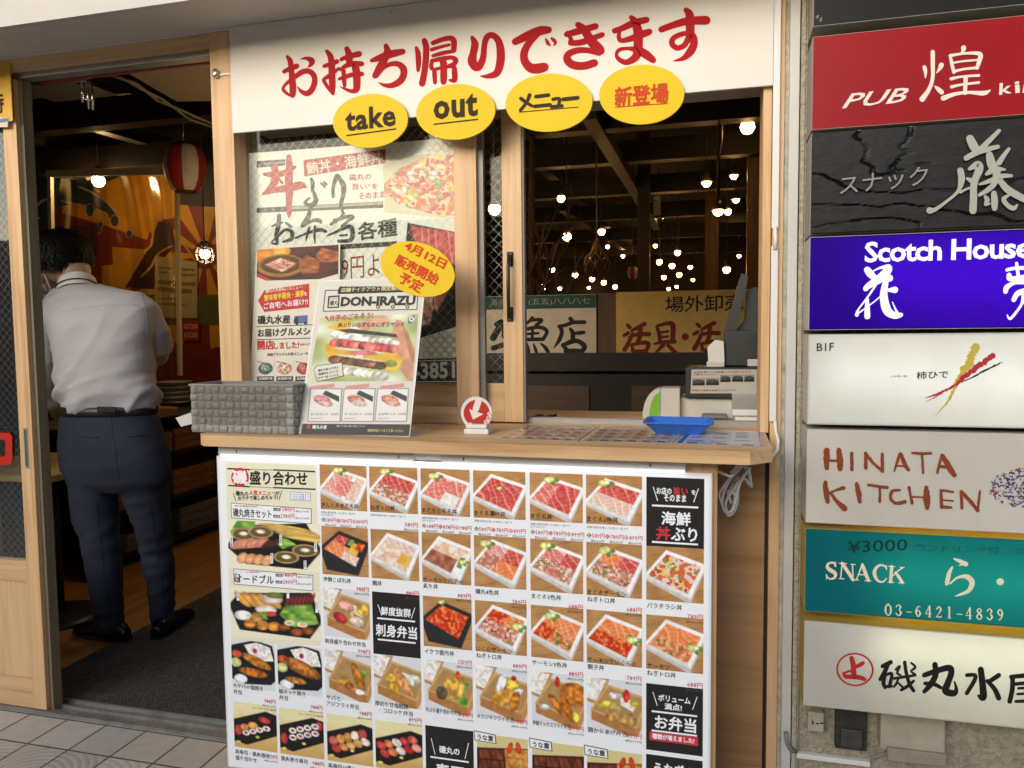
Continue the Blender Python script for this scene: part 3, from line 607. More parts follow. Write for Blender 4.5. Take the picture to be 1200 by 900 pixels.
part('right_post', MB().box(.1265, .1525, -.012, .06, 0, 2.2065, .001), Wz, bld)
part('corner_strip', MB().box(.1175, .1262, .01, .06, 0, 2.2), WDARKZ, bld)  # dark strip standing in for the shadow beside the right post
part('plywood_wall', MB().box(-.3, .117, .0, .0115, 0, .998), WPLY, bld)
part('metal_edge_trim', MB().box(.163, .1865, -.02, .06, 0, 2.2065, .002), pm('pale_trim', (.56, .55, .52), .45, .06, 5, .05, 40), bld)
part('grimy_strip', MB().box(.153, .1628, -.006, .06, 0, 2.2065), pm('grimy_trim', (.42, .4, .33), .75, .45, 40, .3, 60), bld)
# beams and columns inside
def bm_(a, b, wd, ht, mat, nm='roof_beam'): part(nm, MB().beam(a, b, wd, ht), mat, bld)
for Y, z in ((1.25, 2.72), (2.05, 2.7), (3.0, 2.68), (4.1, 2.7), (5.4, 2.68), (7.0, 2.68), (9.2, 2.7), (11.5, 2.7)):
    bm_((-6.4, Y, z), (3.3, Y, z), .12, .17, WDARK)
for (p, q, z) in (((690, 140), (770, 270), 2.58), ((658, 247), (730, 293), 2.62), ((45, 134), (198, 178), 2.75)):
    a = Z(*p, z); b = Z(*q, z); bm_((a.x, a.y, z + .05), (b.x, b.y, z + .05), .09, .1, WDARKY)
for X in (-5.2, -3.6, -1.6, 1.1, 2.4): bm_((X, .3, 2.88), (X, 13, 2.88), .1, .14, WDARKY)
def colm(x0, x1, y, Y, mat):
    a, b = P(x0, y, Y), P(x1, y, Y); part('column', MB().box(a.x, b.x, Y, Y + (b.x - a.x), .0, 3.05), mat, bld)
colm(747, 761, 300, 5.0, WDARKZ); colm(826, 842, 300, 6.2, wood('mid_col', h('6a4a2c'), h('3a2716'), 'z')); colm(875, 893, 300, 4.2, wood('mid_col', h('6a4a2c'), h('3a2716'), 'z')); a, b = P(699, 412, 2.47), P(722, 343, 2.47); part('column', MB().box(a.x, b.x, 2.48, 2.56, .006, b.z), wood('mid_col', h('6a4a2c'), h('3a2716'), 'z'), bld)
# dining partition (dark panelled bench back) behind the window
pa = P(560, 412, 2.3); ptop = P(700, 414, 2.3).z
part('partition', MB().box(pa.x - 1.6, 3.3, 2.32, 2.4, .0, ptop - .12).box(pa.x - 1.6, 3.3, 2.28, 2.44, ptop - .1, ptop), WDARK, bld)
part('panel_inset', MB().box(P(740, 450, 2.3).x, 1.6, 2.305, 2.319, .5, P(740, 452, 2.3).z).box(P(618, 450, 2.3).x, P(690, 450, 2.3).x, 2.305, 2.319, .5, P(640, 452, 2.3).z), wood('inset_wood', (.11, .06, .03), (.05, .026, .013), 'x'), bld)
# ceiling air duct box in the doorway
q = [Z(150, 86, 2.62), Z(262, 60, 2.62), Z(275, 118, 2.62), Z(207, 119, 2.62)]
part('ceiling_box', MB().prism([(v.x, v.y, 2.62) for v in q], (0, 0, .4)), pm('duct_paint', (.3, .25, .18), .7, .1), bld)
part('ceiling_cable', MB().tube([Z(x, y, 2.6) for x, y in ((130, 88), (160, 98), (185, 118), (210, 128), (232, 138), (258, 149))], .008).tube([Z(x, y, 2.58) for x, y in ((140, 90), (165, 104), (190, 116), (222, 140), (258, 152))], .006), pm('grey_cable', (.25, .22, .18), .6), bld)

# ------------------------------------------------------------------ rough concrete wall with the signs
CONC = pm('pitted_concrete', (.36, .315, .24), .9, .4, 55, 1.0, 110)
cw = thing('concrete_wall', 'rough pitted beige concrete wall carrying the stack of bar signs', 'wall', (.6, .1, 0))
part('wall_face', MB().box(.1915, 6, .004, .3, 0, 6.5), CONC, cw)
part('corner_strip', MB().box(.1895, .2, -.012, .0035, 0, 2.21).box(.2012, .205, -.006, .0035, 0, 2.21), pm('pitted_edge', (.42, .38, .29), .9, .4, 45, .9, 90), cw)

# ------------------------------------------------------------------ counter
ct = thing('takeaway_counter', 'pale wooden takeaway counter with chamfered corners below the window', 'counter', (-.65, -.1, 0))
outl = [(-1.361, -.287), (-1.334, -.312), (.067, -.33), (.1165, -.28), (.1165, -.0005), (.1165, .107), (-.7345, .107), (-.7345, .034), (-1.361, .034)]
outl = [(-1.361, -.287), (-1.334, -.312), (.067, -.33), (.1165, -.28), (.1165, .1075), (-.7345, .1075), (-.7345, .035), (-1.4125, .035), (-1.4125, -.0145), (-1.361, -.0145)]
part('counter_top', MB().prism([(x, y, 1.005) for x, y in outl], (0, 0, .03)), Wx, ct)
part('front_panel', MB().box(-1.336, -.002, -.247, -.227, .0, 1.0045), wood('edge_pine', h('e0b888'), h('c09464'), 'z', k=1.6), ct)
part('side_panel', MB().box(-1.336, -1.318, -.2265, -.001, .0, 1.0045), Wz, ct)
part('inner_ledge', MB().box(-.73, 1.3, .1435, .62, .985, 1.02), Wx, ct)

# ------------------------------------------------------------------ fascia board
fb = thing('fascia_board', 'long white fascia board with red brush-style Japanese headline above the window', 'sign board', (-.64, -.01, 1.9))
FY = -.026
part('board', MB().box(-1.4085, .1238, FY, -.0165, 1.903, 2.211, .001), PANEL, fb)
INK = printmat('ink', .6, dirt=.06, spec=.15)
fp = Print(YP(FY), 'lettering', INK, fb); RED = h('ae1218'); fp.fat = 1.1
g1 = (325, 45, 10.909); g2 = (430, 30, 10); g3 = (545, 15, 7.0588); g4 = (710, 0, 9.2308)
fp.brush(g1, '''130,235,40 165,290,62 180,400,66 192,520,76 200,640,80 196,725,66; 88,425,48 150,395,56 250,355,62;
  200,745,26 130,710,36 78,655,40 90,610,34 150,550,42 230,490,54 320,430,62 400,420,64 465,470,66 478,560,66 440,660,68 380,705,66 310,680,46 262,620,12;
  300,265,12 370,255,40 440,285,72 430,335,50 388,372,8''', RED)
fp.brush(g1, '''635,165,44 680,230,70 695,330,76 700,480,80 706,620,72 714,710,36; 600,355,44 680,330,56 765,295,54; 700,700,30 650,630,40 600,550,44 600,520,40 680,470,56 790,380,30;
  890,135,62 915,200,80 920,280,84 930,330,60; 818,270,44 900,235,56 1045,200,72; 800,405,26 880,350,56 970,325,66 1080,325,60; 790,520,34 850,500,48 960,465,56 1080,455,56;
  840,390,46 850,450,52 855,540,52 862,610,40; 1000,360,90 1015,460,88 1018,580,86 1010,650,78 960,675,50 870,650,30 800,615,8''', RED)
fp.brush(g2, '''225,240,54 240,300,74 215,380,80 150,500,84 95,590,60; 55,410,40 130,385,64 260,340,84 420,305,64;
  110,590,50 190,500,44 270,455,50 360,450,60 425,500,74 430,580,74 390,650,72 300,700,60 210,700,40 135,668,8''', RED)
fp.brush(g2, '''580,262,36 600,330,58 605,450,56 600,525,36; 675,180,62 695,260,68 690,400,68 675,540,68 648,680,70;
  775,205,50 880,165,52 980,148,58 1020,185,62 1018,290,58; 760,282,42 870,250,36 970,225,30; 775,355,36 880,325,46 1010,300,40;
  765,410,44 755,490,46 790,520,40; 770,410,40 880,390,52 990,375,46 1040,405,60 1020,450,50 960,470,36; 790,520,46 795,600,50 798,670,40; 800,515,36 900,490,40 1010,480,50 1028,560,62 1025,640,56 970,640,26;
  890,400,74 900,500,72 900,600,74 898,660,66; 880,440,40 900,450,60 920,440,40''', RED)
fp.brush(g3, '''60,205,30 82,260,56 68,340,56 60,400,70 85,450,58 120,440,56 150,370,48 160,270,44 180,205,46 225,185,46 275,230,52 295,320,62 290,420,62 260,500,54 190,525,36 128,525,8''', RED)
fp.brush(g3, '''415,240,52 520,190,66 620,150,70 690,142,54; 610,170,40 530,250,52 490,330,58 495,400,62 540,455,70 600,462,76 655,450,70; 670,220,18 684,250,28 700,268,18; 715,212,18 735,228,30 748,250,22 736,268,14''', RED)
fp.brush(g3, '''935,100,46 985,140,62 1040,230,72 1110,310,80 1110,335,40; 840,180,42 930,155,52 1080,112,48; 850,165,30 880,230,34 870,250,40 960,245,48 1060,210,44 1135,182,40;
  1105,330,48 1020,312,44 930,312,46 860,340,52 845,385,60 890,430,62 980,440,60 1070,415,58''', RED)
fp.brush(g4, '''275,190,48 310,230,70 345,330,92 350,450,92 345,560,88 310,630,76 220,675,56 140,640,46 115,590,34 145,540,38 240,525,36 350,545,76 440,595,84 510,650,64;
  95,335,56 180,305,60 300,250,70 440,215,62; 150,330,30 140,400,44 170,440,46 300,410,66 400,370,72 470,345,64''', RED)
fp.brush(g4, '''868,110,54 905,160,84 912,300,88 910,420,84; 600,320,62 720,275,66 880,230,78 1085,220,88;
  900,360,50 820,370,50 735,410,52 715,470,58 770,520,54 850,490,56 890,420,60 930,390,80 955,460,74 920,550,80 840,630,50 730,660,8''', RED)
scr = MB()
for x, y in ((278, 39.5), (458, 15), (640, -2), (900, -10)):
    v = P(x, y, FY); scr.lathe((v.x, FY - .001, min(v.z, 2.205)), [(.0035, -.0008), (.0035, .0006), (.002, .0014)], 10, 'y')
part('screw', scr, CHROME, fb)

# yellow oval signs
YEL = h('e2c012'); DKB = h('3a2c1a')
def oval(cx, cy, rx, ry, label, Y=-.036, rot=0):
    pl = YP(Y); c = P(cx, cy, Y); t = thing('oval_sign', label, 'oval sign', (c.x, Y + .004, c.z - .05), 'yellow oval signs along the fascia'); mb = MB()
    pts = []
    for k in range(56):
        q = 2 * math.pi * k / 56; a, b = rx * math.cos(q), ry * math.sin(q); v = P(cx + a * math.cos(rot) - b * math.sin(rot), cy + a * math.sin(rot) + b * math.cos(rot), Y); pts.append(v)
    mb.prism(pts, (0, .006, 0)); part('plate', mb, pm('yellow_card', YEL, .5, .04, 3, spec=.2), t); return t, Print(pl, 'lettering', INK, t)
SL = -.1
t, p = oval(434, 141.5, 44, 31.5, 'yellow oval sign reading take in dark brown, first on the fascia', rot=-.1)
p.text('take', (405, 154.5), (464, 147.5), 25.5, DKB, .03, sp=1.06); p.line((406, 159), (464.5, 151), 1.6, DKB)
t, p = oval(534, 131, 46.5, 32.5, 'yellow oval sign reading out in dark brown, beside the take sign', rot=-.1)
p.text('out', (508.3, 140.8), (560, 136), 27, DKB, .035, sp=1.08); p.line((508, 145.8), (560.5, 139.8), 1.6, DKB)
t, p = oval(643.3, 120.3, 51, 34, 'yellow oval sign with dark katakana for menu, beside the out sign', rot=-.06)
p.brush((560, 0, 3.158), '160,365,15 180,380,13 200,392,12; 192,352,15 180,380,12 158,408,13; 215,358,14 262,352,14; 210,394,14 268,388,14; 278,368,13 302,366,13 298,392,13; 272,396,13 312,392,13; 316,368,15 370,362,15', DKB)
p.line((608, 131.6), (678, 125.5), 1.0, DKB)
t, p = oval(752, 110.7, 50, 35, 'yellow oval sign with orange-red lettering, above the dark open window', rot=-.05)
p.text('新登場', (721, 125.4), (783, 119.8), 22, h('cc4a22'), .045); p.line((721, 125.8), (783, 121.2), 1.2, h('cc4a22'))
# ------------------------------------------------------------------ light-box menu board under the counter
MY = -.268
mbd = thing('menu_board', 'large backlit menu board of rice bowls and bento under the counter, edged white', 'menu board', (-.67, -.25, .089))
MINK = printmat('backlit_ink', .38, emit=.08, dirt=.03, spec=.35)
part('panel', MB().box(-1.328, -.013, MY, -.2472, .089, .972, .002), pm('lightbox_white', (.74, .74, .74), .35, .03, emit=.06), mbd)
rl = MB()
for x0, x1 in ((-1.319, -.748), (-.672, -.072)): rl.box(x0, x1, -.272, -.2472, .976, .9995, .0015)
rl.box(-.748, -.672, -.262, -.2472, .979, .996)
rl = part('mounting_rail', rl, pm('rail_paint', (.56, .52, .47), .5, .06), mbd)
kh = MB()
for px in (277, 467, 543, 762):
    v = P(px, 530, -.2725); kh.lathe((v.x, -.2721, .985), [(.0022, -.0005), (.0022, .0004)], 10, 'y').box(v.x - .0009, v.x + .0009, -.2726, -.272, .986, .992)
part('keyhole', kh, BLK, rl)
part('led_strip', MB().box(-1.31, -.075, -.2755, -.2722, .9745, .9758), emis('led_glow', (.72, .84, 1), 2.6), mbd)
mp = Print(YP(MY), 'menu_print', MINK, mbd)
WH = h('eef0f2'); CRM = h('e7e2c6'); DK = h('2a2726'); RD = h('c23a44'); GR = h('55524f'); BKP = h('262322')
mp.rect(-1.322, .094, -.019, .966, WH, 1)
CX = [(-1.014, -.880), (-.872, -.739), (-.730, -.599), (-.590, -.456), (-.445, -.314), (-.306, -.173), (-.163, -.031)]
AX = [(-1.302, -1.167), (-1.158, -1.024)] + CX
RZ = [(.959, .840), (.795, .665), (.629, .497), (.461, .326), (.283, .152)]
W3 = lambda a, b, c: [(a, 0, 0, 1, .5), (b, 0, .5, .5, 1), (c, .5, .5, 1, 1)]
T2 = lambda a, b: [(a, 0, 0, 1, .5), (b, 0, .5, 1, 1)]
B_ = lambda *i: list(i)
fried = [('c98a34', .45, .5, .1, .24, .5), ('d49a40', .6, .55, .1, .24, .6), ('c07a28', .76, .62, .09, .2, .3)]
dishes = [
 (0, 0, 'びんとろまぐろ丼', ['589', '789', '899'], donburi(1, [('pink', 0, 0, .6, 1), ('fatty', .3, .2, .75, .9), ('tai', .7, 0, 1, 1)], (.42, .12))),
 (0, 1, 'ねぎトロ丼', ['589'], donburi(2, T2('tuna', 'negi'), (.35, .1))),
 (0, 2, 'まぐろとろろ丼', ['688', '878', '988'], donburi(3, [('fatty', 0, 0, 1, 1), ('tororo', .5, .55, .95, 1)], (.3, .16))),
 (0, 3, 'まぐろ漬け丼', ['589', '789', '899'], donburi(4, [('tuna', 0, 0, 1, 1)], (.52, .36, .5))),
 (0, 4, 'まぐろ丼', ['589', '789', '899'], donburi(5, [('fatty', 0, 0, .5, 1), ('tuna', .4, 0, 1, 1)], (.4, .14))),
 (0, 5, 'まぐろ2色丼', ['589', '789', '899'], donburi(6, T2('tuna', 'tai'), (.35, .16))),
 (1, 0, '海鮮こぼれ丼', ['988'], donburi(7, [('tuna', 0, 0, .4, .6), ('salmon', 0, .4, .6, 1), ('egg', .6, .1, .9, .6), ('ikura', .75, 0, 1, .35), ('tai', .5, .6, 1, 1), ('leaf', .45, 0, .6, .3)], None, True)),
 (1, 1, '鯛丼', ['889'], donburi(8, [('tai', 0, 0, 1, 1), ('shrimp', 0, .3, .6, 1), ('egg', .65, .4, 1, .8)])),
 (1, 2, 'サーモンと穴子の\n炙り丼', ['889'], donburi(9, [('shrimp', 0, 0, 1, .5), ('aburi', 0, .45, .8, 1), ('leaf', .85, .3, 1, .7)], (.85, .55, .7))),
 (1, 3, '磯丸4色丼', ['789'], donburi(10, [('pink', 0, 0, .5, .5), ('tuna', .5, 0, 1, .6), ('negi', 0, .4, .5, 1), ('salmon', .45, .5, 1, 1)], (.25, .15))),
 (1, 4, 'まぐろ3色丼', ['688'], donburi(11, [('fatty', 0, 0, .6, .5), ('tuna', .55, 0, 1, .55), ('negi', 0, .45, 1, 1)], (.32, .12))),
 (1, 5, 'まぐろサーモン\nねぎトロ丼', ['688'], donburi(12, [('salmon', 0, 0, .5, .5), ('tuna', .5, 0, 1, .5), ('negi', 0, .45, 1, 1)], (.36, .14))),
 (1, 6, 'バラチラシ丼', ['789'], donburi(13, [('mix', 0, 0, 1, 1)], (.45, .36, .5))),
 (2, 0, '刺身盛り合わせ弁当', ['998'], bento(14, [('d9a08c', .5, .35, .18, .1, .3), ('d9b24a', .85, .4, .14, .12), ('b8383c', .36, .6, .16, .1, .5), ('e6cfc0', .72, .65, .16, .1, .3), ('e6c23a', .62, .5, .05, .05)])),
 (2, 2, 'イクラ雲丹丼', ['1359'], donburi(16, [('ikura', 0, 0, 1, 1)], (.4, .1, .6), True)),
 (2, 3, 'いくらサーモン\nねぎトロ丼', ['889'], donburi(17, [('ikura', 0, 0, .55, .5), ('salmon', .5, 0, 1, .5), ('negi', 0, .45, 1, 1)], (.85, .45))),
 (2, 4, 'サーモン3色丼', ['889'], donburi(18, [('salmon', 0, 0, 1, .5), ('ikura', 0, .4, .4, 1), ('snegi', .38, .5, 1, 1)], (.4, .18))),
 (2, 5, 'サーモンといくらの\n親子丼', ['789'], donburi(19, T2('salmon', 'ikura'), (.85, .5))),
 (2, 6, 'サーモン\nねぎトロ丼', ['688'], donburi(20, T2('salmon', 'snegi'), (.85, .55))),
]
low = [
 (3, 0, '大サバの塩焼き\n弁当', ['988'], blackbento(21, [(.58, .42, .36, .1, 'b8742c', .35), (.5, .66, .34, .09, 'b06a24', .1)])),
 (3, 1, '縞ホッケ焼き\n弁当', ['988'], blackbento(22, [(.55, .45, .45, .14, 'a8662c', .35), (.4, .72, .24, .07, 'b87a3a', .1)])),
 (3, 2, 'サバと\nアジフライ弁当', ['988'], bento(23, [('b8742c', .72, .5, .1, .3, -.4), ('c9953a', .4, .62, .12, .1), ('b0602c', .52, .7, .1, .07), ('efece6', .75, .8, .1, .06)])),
 (3, 3, '厚切り甘塩鮭焼\n・コロッケ弁当', ['899'], bento(24, [('e09a5c', .62, .5, .1, .32, -.6), ('d6a840', .36, .44, .13, .09), ('cf9a34', .4, .62, .14, .11), ('e9eadf', .85, .42, .14, .1)])),
 (3, 4, '天ぷら盛り合わせ弁当', ['988'], bento(25, [('e0b04a', .5, .42, .12, .1), ('d9a542', .62, .48, .07, .26, .3), ('dcae50', .75, .52, .07, .26, .2), ('5d5338', .36, .62, .12, .13), ('leaf', .8, .75), ('d2451f', .7, .24, .04, .08)])),
 (3, 5, 'メカジキフライ弁当', ['988'], bento(26, fried + [('e9c24a', .72, .3, .14, .1), ('f4f2ee', .5, .3, .08, .2, .4), ('c83a2c', .74, .18, .05, .05)])),
 (3, 6, '海鮮ミックスフライ弁当', ['899'], bento(27, [('c4762a', .82, .36, .28, .22, .2), ('bf7226', .5, .6, .08, .26, -.7), ('b0641e', .68, .62, .08, .28, -.4), ('e9d24a', .85, .78, .06, .1), ('c8341f', .5, .16, .05, .1), ('e9e4e4', .25, .66, .1, .06)])),
 (3, 7, '鶏からあげ弁当', ['899'], bento(28, [('c8a86a', .5, .52, .12, .1), ('b88a4c', .48, .68, .14, .1), ('c09454', .76, .72, .17, .13), ('e6d24a', .34, .48, .13, .07, -.3), ('c8342c', .72, .28, .06, .12), ('efe9e9', .52, .3, .12, .07), ('d8c03c', .86, .4, .08, .06)])),
 (4, 0, '島寿司・鉄火巻き\n盛り合わせ', ['1179'], sushi(31, [(.1, .62, .08, .12, 'c8443c'), (.25, .54, .1, .08, 'dc8a4a'), (.45, .48, .12, .08, 'd99a4a'), (.72, .33, .14, .07, 'c2403c', .2)] + [(.28 + .16 * i, .66 - .05 * i, .09, .06, 'f3efec') for i in range(4)] + [(.28 + .16 * i, .66 - .05 * i, .04, .03, 'b8383c') for i in range(4)])),
 (4, 1, '鉄火巻き寿司', ['988'], sushi(32, [(.1, .66, .08, .12, 'c8443c'), (.9, .3, .08, .1, 'c8443c')] + [(.3 + .17 * (i % 4), .62 - .05 * (i % 4) - .15 * (i // 4), .09, .065, 'f3efec') for i in range(8)] + [(.3 + .17 * (i % 4), .62 - .05 * (i % 4) - .15 * (i // 4), .045, .03, 'b8484c') for i in range(8)])),
 (4, 2, '島寿司10貫セット', ['1179'], sushi(33, [(.14 + .16 * i, .56 - .055 * i, .1, .1, ['d0605a', 'd99a4e', 'd99a4e', 'efe0c8', 'c8504a'][i], .4) for i in range(5)] + [(.2 + .16 * i, .72 - .055 * i, .11, .08, ['c8443c', 'dc8a4a', 'd9a55e', 'd9a55e', 'e9d6c0'][i], .4) for i in range(5)])),
 (4, 3, '江戸前寿司セット', ['1179'], sushi(34, [(.12 + .17 * i, .52 - .05 * i, .11, .08, ['cf4a44', 'e07a4a', 'f0e0d6', 'c23a3c', 'd0605a'][i], .4) for i in range(5)] + [(.2 + .17 * i, .68 - .05 * i, .11, .08, ['c8443c', 'e0804a', 'efe4da', 'c8302c', 'e39a8c'][i], .4) for i in range(5)])),
 (4, 5, 'うな重', ['1350'], unaju(35, True)), (4, 6, 'うな重', ['1350'], unaju(36, False)), (4, 7, 'うな重', ['1350'], unaju(37, True)),
]
INFO = '新鮮な素材を使った人気の一品です'
for lowr, rows in ((0, dishes), (1, low)):
    for r, c, nm, pr, img in rows:
        x0, x1 = (AX if lowr else CX)[c]; z1, z0 = RZ[r]
        d = Print(YP(MY), 'dish_photo', MINK, mbd, nm and None); d.photo([(x0, z1), (x1, z1), (x1, z0), (x0, z0)], img, 2, px=False)
        ls = nm.split('\n'); ov = (r == 0)
        zt = z0 + .005 if ov else z0 - .020
        if (r, len(ls)) == (2, 2) or (r == 1 and len(ls) == 2): zt = z0 + .001
        if r == 3: zt = z0 - .004
        if r == 4: zt = z0 - .020
        if nm == 'うな重':
            mp.poly([(x0 - .008, z1 + .006), (x0 + .05, z1 + .002), (x0 + .052, z1 - .022), (x0 - .006, z1 - .02)], DK, 3, px=False)
            mp.poly([(x0 - .006, z1 + .004), (x0 + .048, z1 + .0), (x0 + .05, z1 - .02), (x0 - .004, z1 - .018)], WH, 4, px=False)
            mp.tx(nm, x0 + .002, z1 - .016, .014, DK, .03, 5, wmax=.042); continue
        for i, l in enumerate(ls):
            mp.tx(l, x0 + .002 + (.012 if l[0] == '・' else 0), zt - i * .0175, .0138, DK, .02 if ov else .008, 4, wmax=.118 if r != 3 or len(pr[0]) < 1 or len(l) < 8 else .095, asp=.92, res=1)
        zb = zt - (len(ls) - 1) * .0185
        if ov:
            mp.tx(INFO, x0 + .002, z0 - .011, .0058, GR, 0, 4, wmax=.1, res=1)
            if c % 2 == 0: mp.tx('おすすめです', x0 + .002, z0 - .018, .0055, GR, 0, 4, wmax=.05, res=1)
            zb = z0 - .018
        if len(pr) == 3:
            for i, p_ in enumerate(pr):
                xx = x0 + .002 + i * .0445; kc = (DK, RD, h('cf6a70'))[i]
                mp.poly([(xx - .001, zb - .0105), (xx + .005, zb - .0045), (xx + .011, zb - .0105), (xx + .005, zb - .0165)], kc, 3, px=False)
                mp.tx(('並', '大', '特')[i], xx + .0015, zb - .0135, .0062, WH, .01, 4, res=1, wmax=.007)
                mp.tx(p_ + '円', xx + .012, zb - .0165, .0118, RD, .006, 4, wmax=.031, res=1); mp.tx('税込%d円' % round(int(p_) * 1.08), xx + .01, zb - .0265, .0062, GR, .008, 4, wmax=.032, res=1)
        else:
            zz = zb - (.0165 if ov or len(ls) > 1 and r < 3 else .0185 if r < 3 else .014)
            if r == 3 and len(ls) == 1: zz = zb - .002
            if r == 4: zz = zt
            mp.tx(pr[0] + '円', x1 - .001, zz, .0125, RD, .008, 4, wmax=.037, align='r', res=1)
            mp.tx('(税込%d円)' % round(int(pr[0]) * 1.08), x1, zz - .0105, .0065, GR, .008, 4, wmax=.042, align='r', res=1)
            if lowr and r == 3 and c < 2: mp.tx('ハーフサイズ 789円', x1, zz - .021, .0075, GR, .01, 4, wmax=.085, align='r', res=1)
# black heading cards
def card(x0, x1, z1, z0, lines, label=None):
    d = Print(YP(MY), 'heading_card', MINK, mbd, label); d.rect(x0, z0, x1, z1, BKP, 2)
    W_ = x1 - x0; H_ = z1 - z0
    for k in lines:
        if k[0] == 'rule': d.rect(x0 + .1 * W_, z1 - k[1] * H_ - .0022, x1 - .1 * W_, z1 - k[1] * H_ + .0022, WH, 3)
        elif k[0] == 'bar': d.rect(x0 + .06 * W_, z1 - k[2] * H_, x1 - .08 * W_, z1 - k[1] * H_, RD, 3)
        elif k[0] == 'sl':
            for sx, dx in ((.12, .08), (.9, -.08)): d.line((x0 + sx * W_, z1 - k[1] * H_), (x0 + (sx + dx) * W_, z1 - k[2] * H_), .0018, WH, 3, px=False)
        else:
            body, cx, zb, ht, wm = k[:5]; d.tx(body, x0 + cx * W_, z1 - zb * H_, ht, k[5] if len(k) > 5 else WH, k[6] if len(k) > 6 else .035, 4, wmax=wm * W_, align='c', asp=1.05)
x0, x1 = CX[6]
card(x0, x1, .959, .795, [('sl', .14, .34), ('お店の', .31, .24, .0155, .26), ('旨い', .6, .24, .0175, .24, RD, .04), ('を', .82, .23, .011, .07), ('そのまま', .5, .34, .0165, .38), ('rule', .41), ('海鮮', .52, .68, .031, .5), ('丼', .3, .9, .031, .24, RD), ('ぶり', .66, .9, .031, .44), ('rule', .94)])
x0, x1 = CX[1]
card(x0, x1, .629, .462, [('sl', .2, .38), ('鮮度抜群', .5, .36, .022, .62), ('rule', .42), ('刺身弁当', .5, .7, .032, .86), ('rule', .76)])
x0, x1 = CX[6]
card(x0, x1, .461, .297, [('sl', .12, .32), ('ボリューム', .5, .24, .0155, .56), ('満点!', .48, .36, .0155, .3), ('rule', .41), ('お弁当', .52, .66, .033, .72), ('rule', .7), ('bar', .72, .85), ('種類が増えました!', .48, .82, .013, .74)])
card(x0, x1, .286, .105, [('うなぎの', .5, .26, .03, .7), ('美味重', .5, .5, .03, .66), ('rule', .58)])
x0, x1 = AX[5 + 1 - 0 if False else 6]
x0, x1 = CX[2]
card(x0, x1, .286, .105, [('sl', .18, .42), ('磯丸の', .5, .38, .019, .42), ('rule', .46), ('寿司', .5, .74, .036, .58), ('rule', .8)])
# platter column at the left
z1_ = lambda x, y: (255 + x / 4.738, 530 + y / 4.738)
mp.poly([z1_(45, 50), z1_(545, 72), z1_(575, 900), (375.5, 757), (272, 752), z1_(70, 900)], CRM, 1.5)
for a, b in (((55, 90), (180, 96)), ((312, 97), (542, 107)), ((60, 184), (180, 191)), ((312, 196), (545, 205))): mp.line(z1_(*a), z1_(*b), 1.7, DK, 3)
for a, b in (((180, 95), (320, 99)), ((180, 190), (320, 197))): mp.line(z1_(*a), z1_(*b), 1.3, h('a9a79c'), 2.5)
mp.ell(z1_(126, 138), 10.3, 11, h('c4323c'), 3); mp.text('磯', z1_(88, 172), z1_(164, 176), 15, h('f3ece8'), .05, 4)
mp.text('盛り合わせ', z1_(182, 178), z1_(500, 184), 15.6, DK, .035, 4)
mp.text('磯丸の', z1_(103, 240), z1_(172, 243), 5.4, DK, .03, 4); mp.text('人気メニュー', z1_(178, 238), z1_(320, 240), 6, RD, .03, 4); mp.text('が', z1_(322, 236), z1_(346, 237), 4.5, DK, .03, 4); mp.text('おウチで楽しめちゃう?', z1_(115, 268), z1_(338, 262), 5.4, DK, .03, 4)
mp.line(z1_(88, 225), z1_(103, 270), .7, DK, 3); mp.line(z1_(358, 210), z1_(342, 265), .7, DK, 3)
mp.poly([z1_(403, 218), z1_(518, 225), z1_(518, 272), z1_(403, 265)], h('8f93b0'), 2.5); mp.poly([z1_(406, 221), z1_(515, 228), z1_(515, 269), z1_(406, 262)], WH, 3)
for i in range(3): mp.text('ご注文は店員まで', z1_(412, 236 + i * 12), z1_(508, 241 + i * 12), 1.8, h('6a6e90'), .01, 4, res=1)
def tag(q, big, small, p1, p2):
    mp.poly([z1_(*v) for v in q], DK, 2.5); c = [sum(v[0] for v in q) / 4, sum(v[1] for v in q) / 4]
    mp.poly([z1_(v[0] + (3 if v[0] < c[0] else -3), v[1] + (3 if v[1] < c[1] else -3)) for v in q], WH, 3)
    x, y = q[0]
    mp.text(small, z1_(x + 10, y + 22), z1_(x + 150, y + 26), 2.2, RD, .01, 4, res=1)
    mp.text(big, z1_(x + 14, y + 76), z1_(x + 226, y + 86), 9.6, DK, .025, 4)
    for i, pv in enumerate((p1, p2)):
        yy = y + 42 + i * 38
        mp.poly([z1_(x + 236, yy - 14), z1_(x + 272, yy - 12), z1_(x + 272, yy + 4), z1_(x + 236, yy + 2)], DK, 3.5); mp.text(('小皿', '大皿')[i], z1_(x + 240, yy), z1_(x + 268, yy + 1), 2.2, WH, .02, 4.5, res=1)
        mp.text(pv + '円', z1_(x + 276, yy + 6), z1_(x + 354, yy + 10), 5.8, RD, .015, 4, res=1); mp.text('税込%d円' % round(int(pv) * 1.08), z1_(x + 360, yy + 10), z1_(x + 434, yy + 13), 2.4, GR, .01, 4, res=1)
tag([(75, 280), (523, 312), (523, 398), (78, 365)], '磯丸焼きセット', '一番人気!数量限定販売', '1580', '2980')
tag([(88, 645), (532, 682), (532, 770), (92, 732)], 'オードブル', 'パーティーに!豪華盛合せ', '1480', '2800')
mp.poly([z1_(95, 672), z1_(126, 676), z1_(126, 722), z1_(95, 718)], DK, 3.5); mp.text('磯', z1_(100, 695), z1_(121, 696), 4, WH, .02, 4.5, res=1); mp.text('丸', z1_(100, 716), z1_(121, 717), 4, WH, .02, 4.5, res=1)
Print(YP(MY), 'dish_photo', MINK, mbd).photo([z1_(60, 376), z1_(572, 398), z1_(568, 668), z1_(60, 640)], platter(41, 0), 2)
z2_ = lambda x, y: (255 + x / 4.738, 710 + y / 4.738)
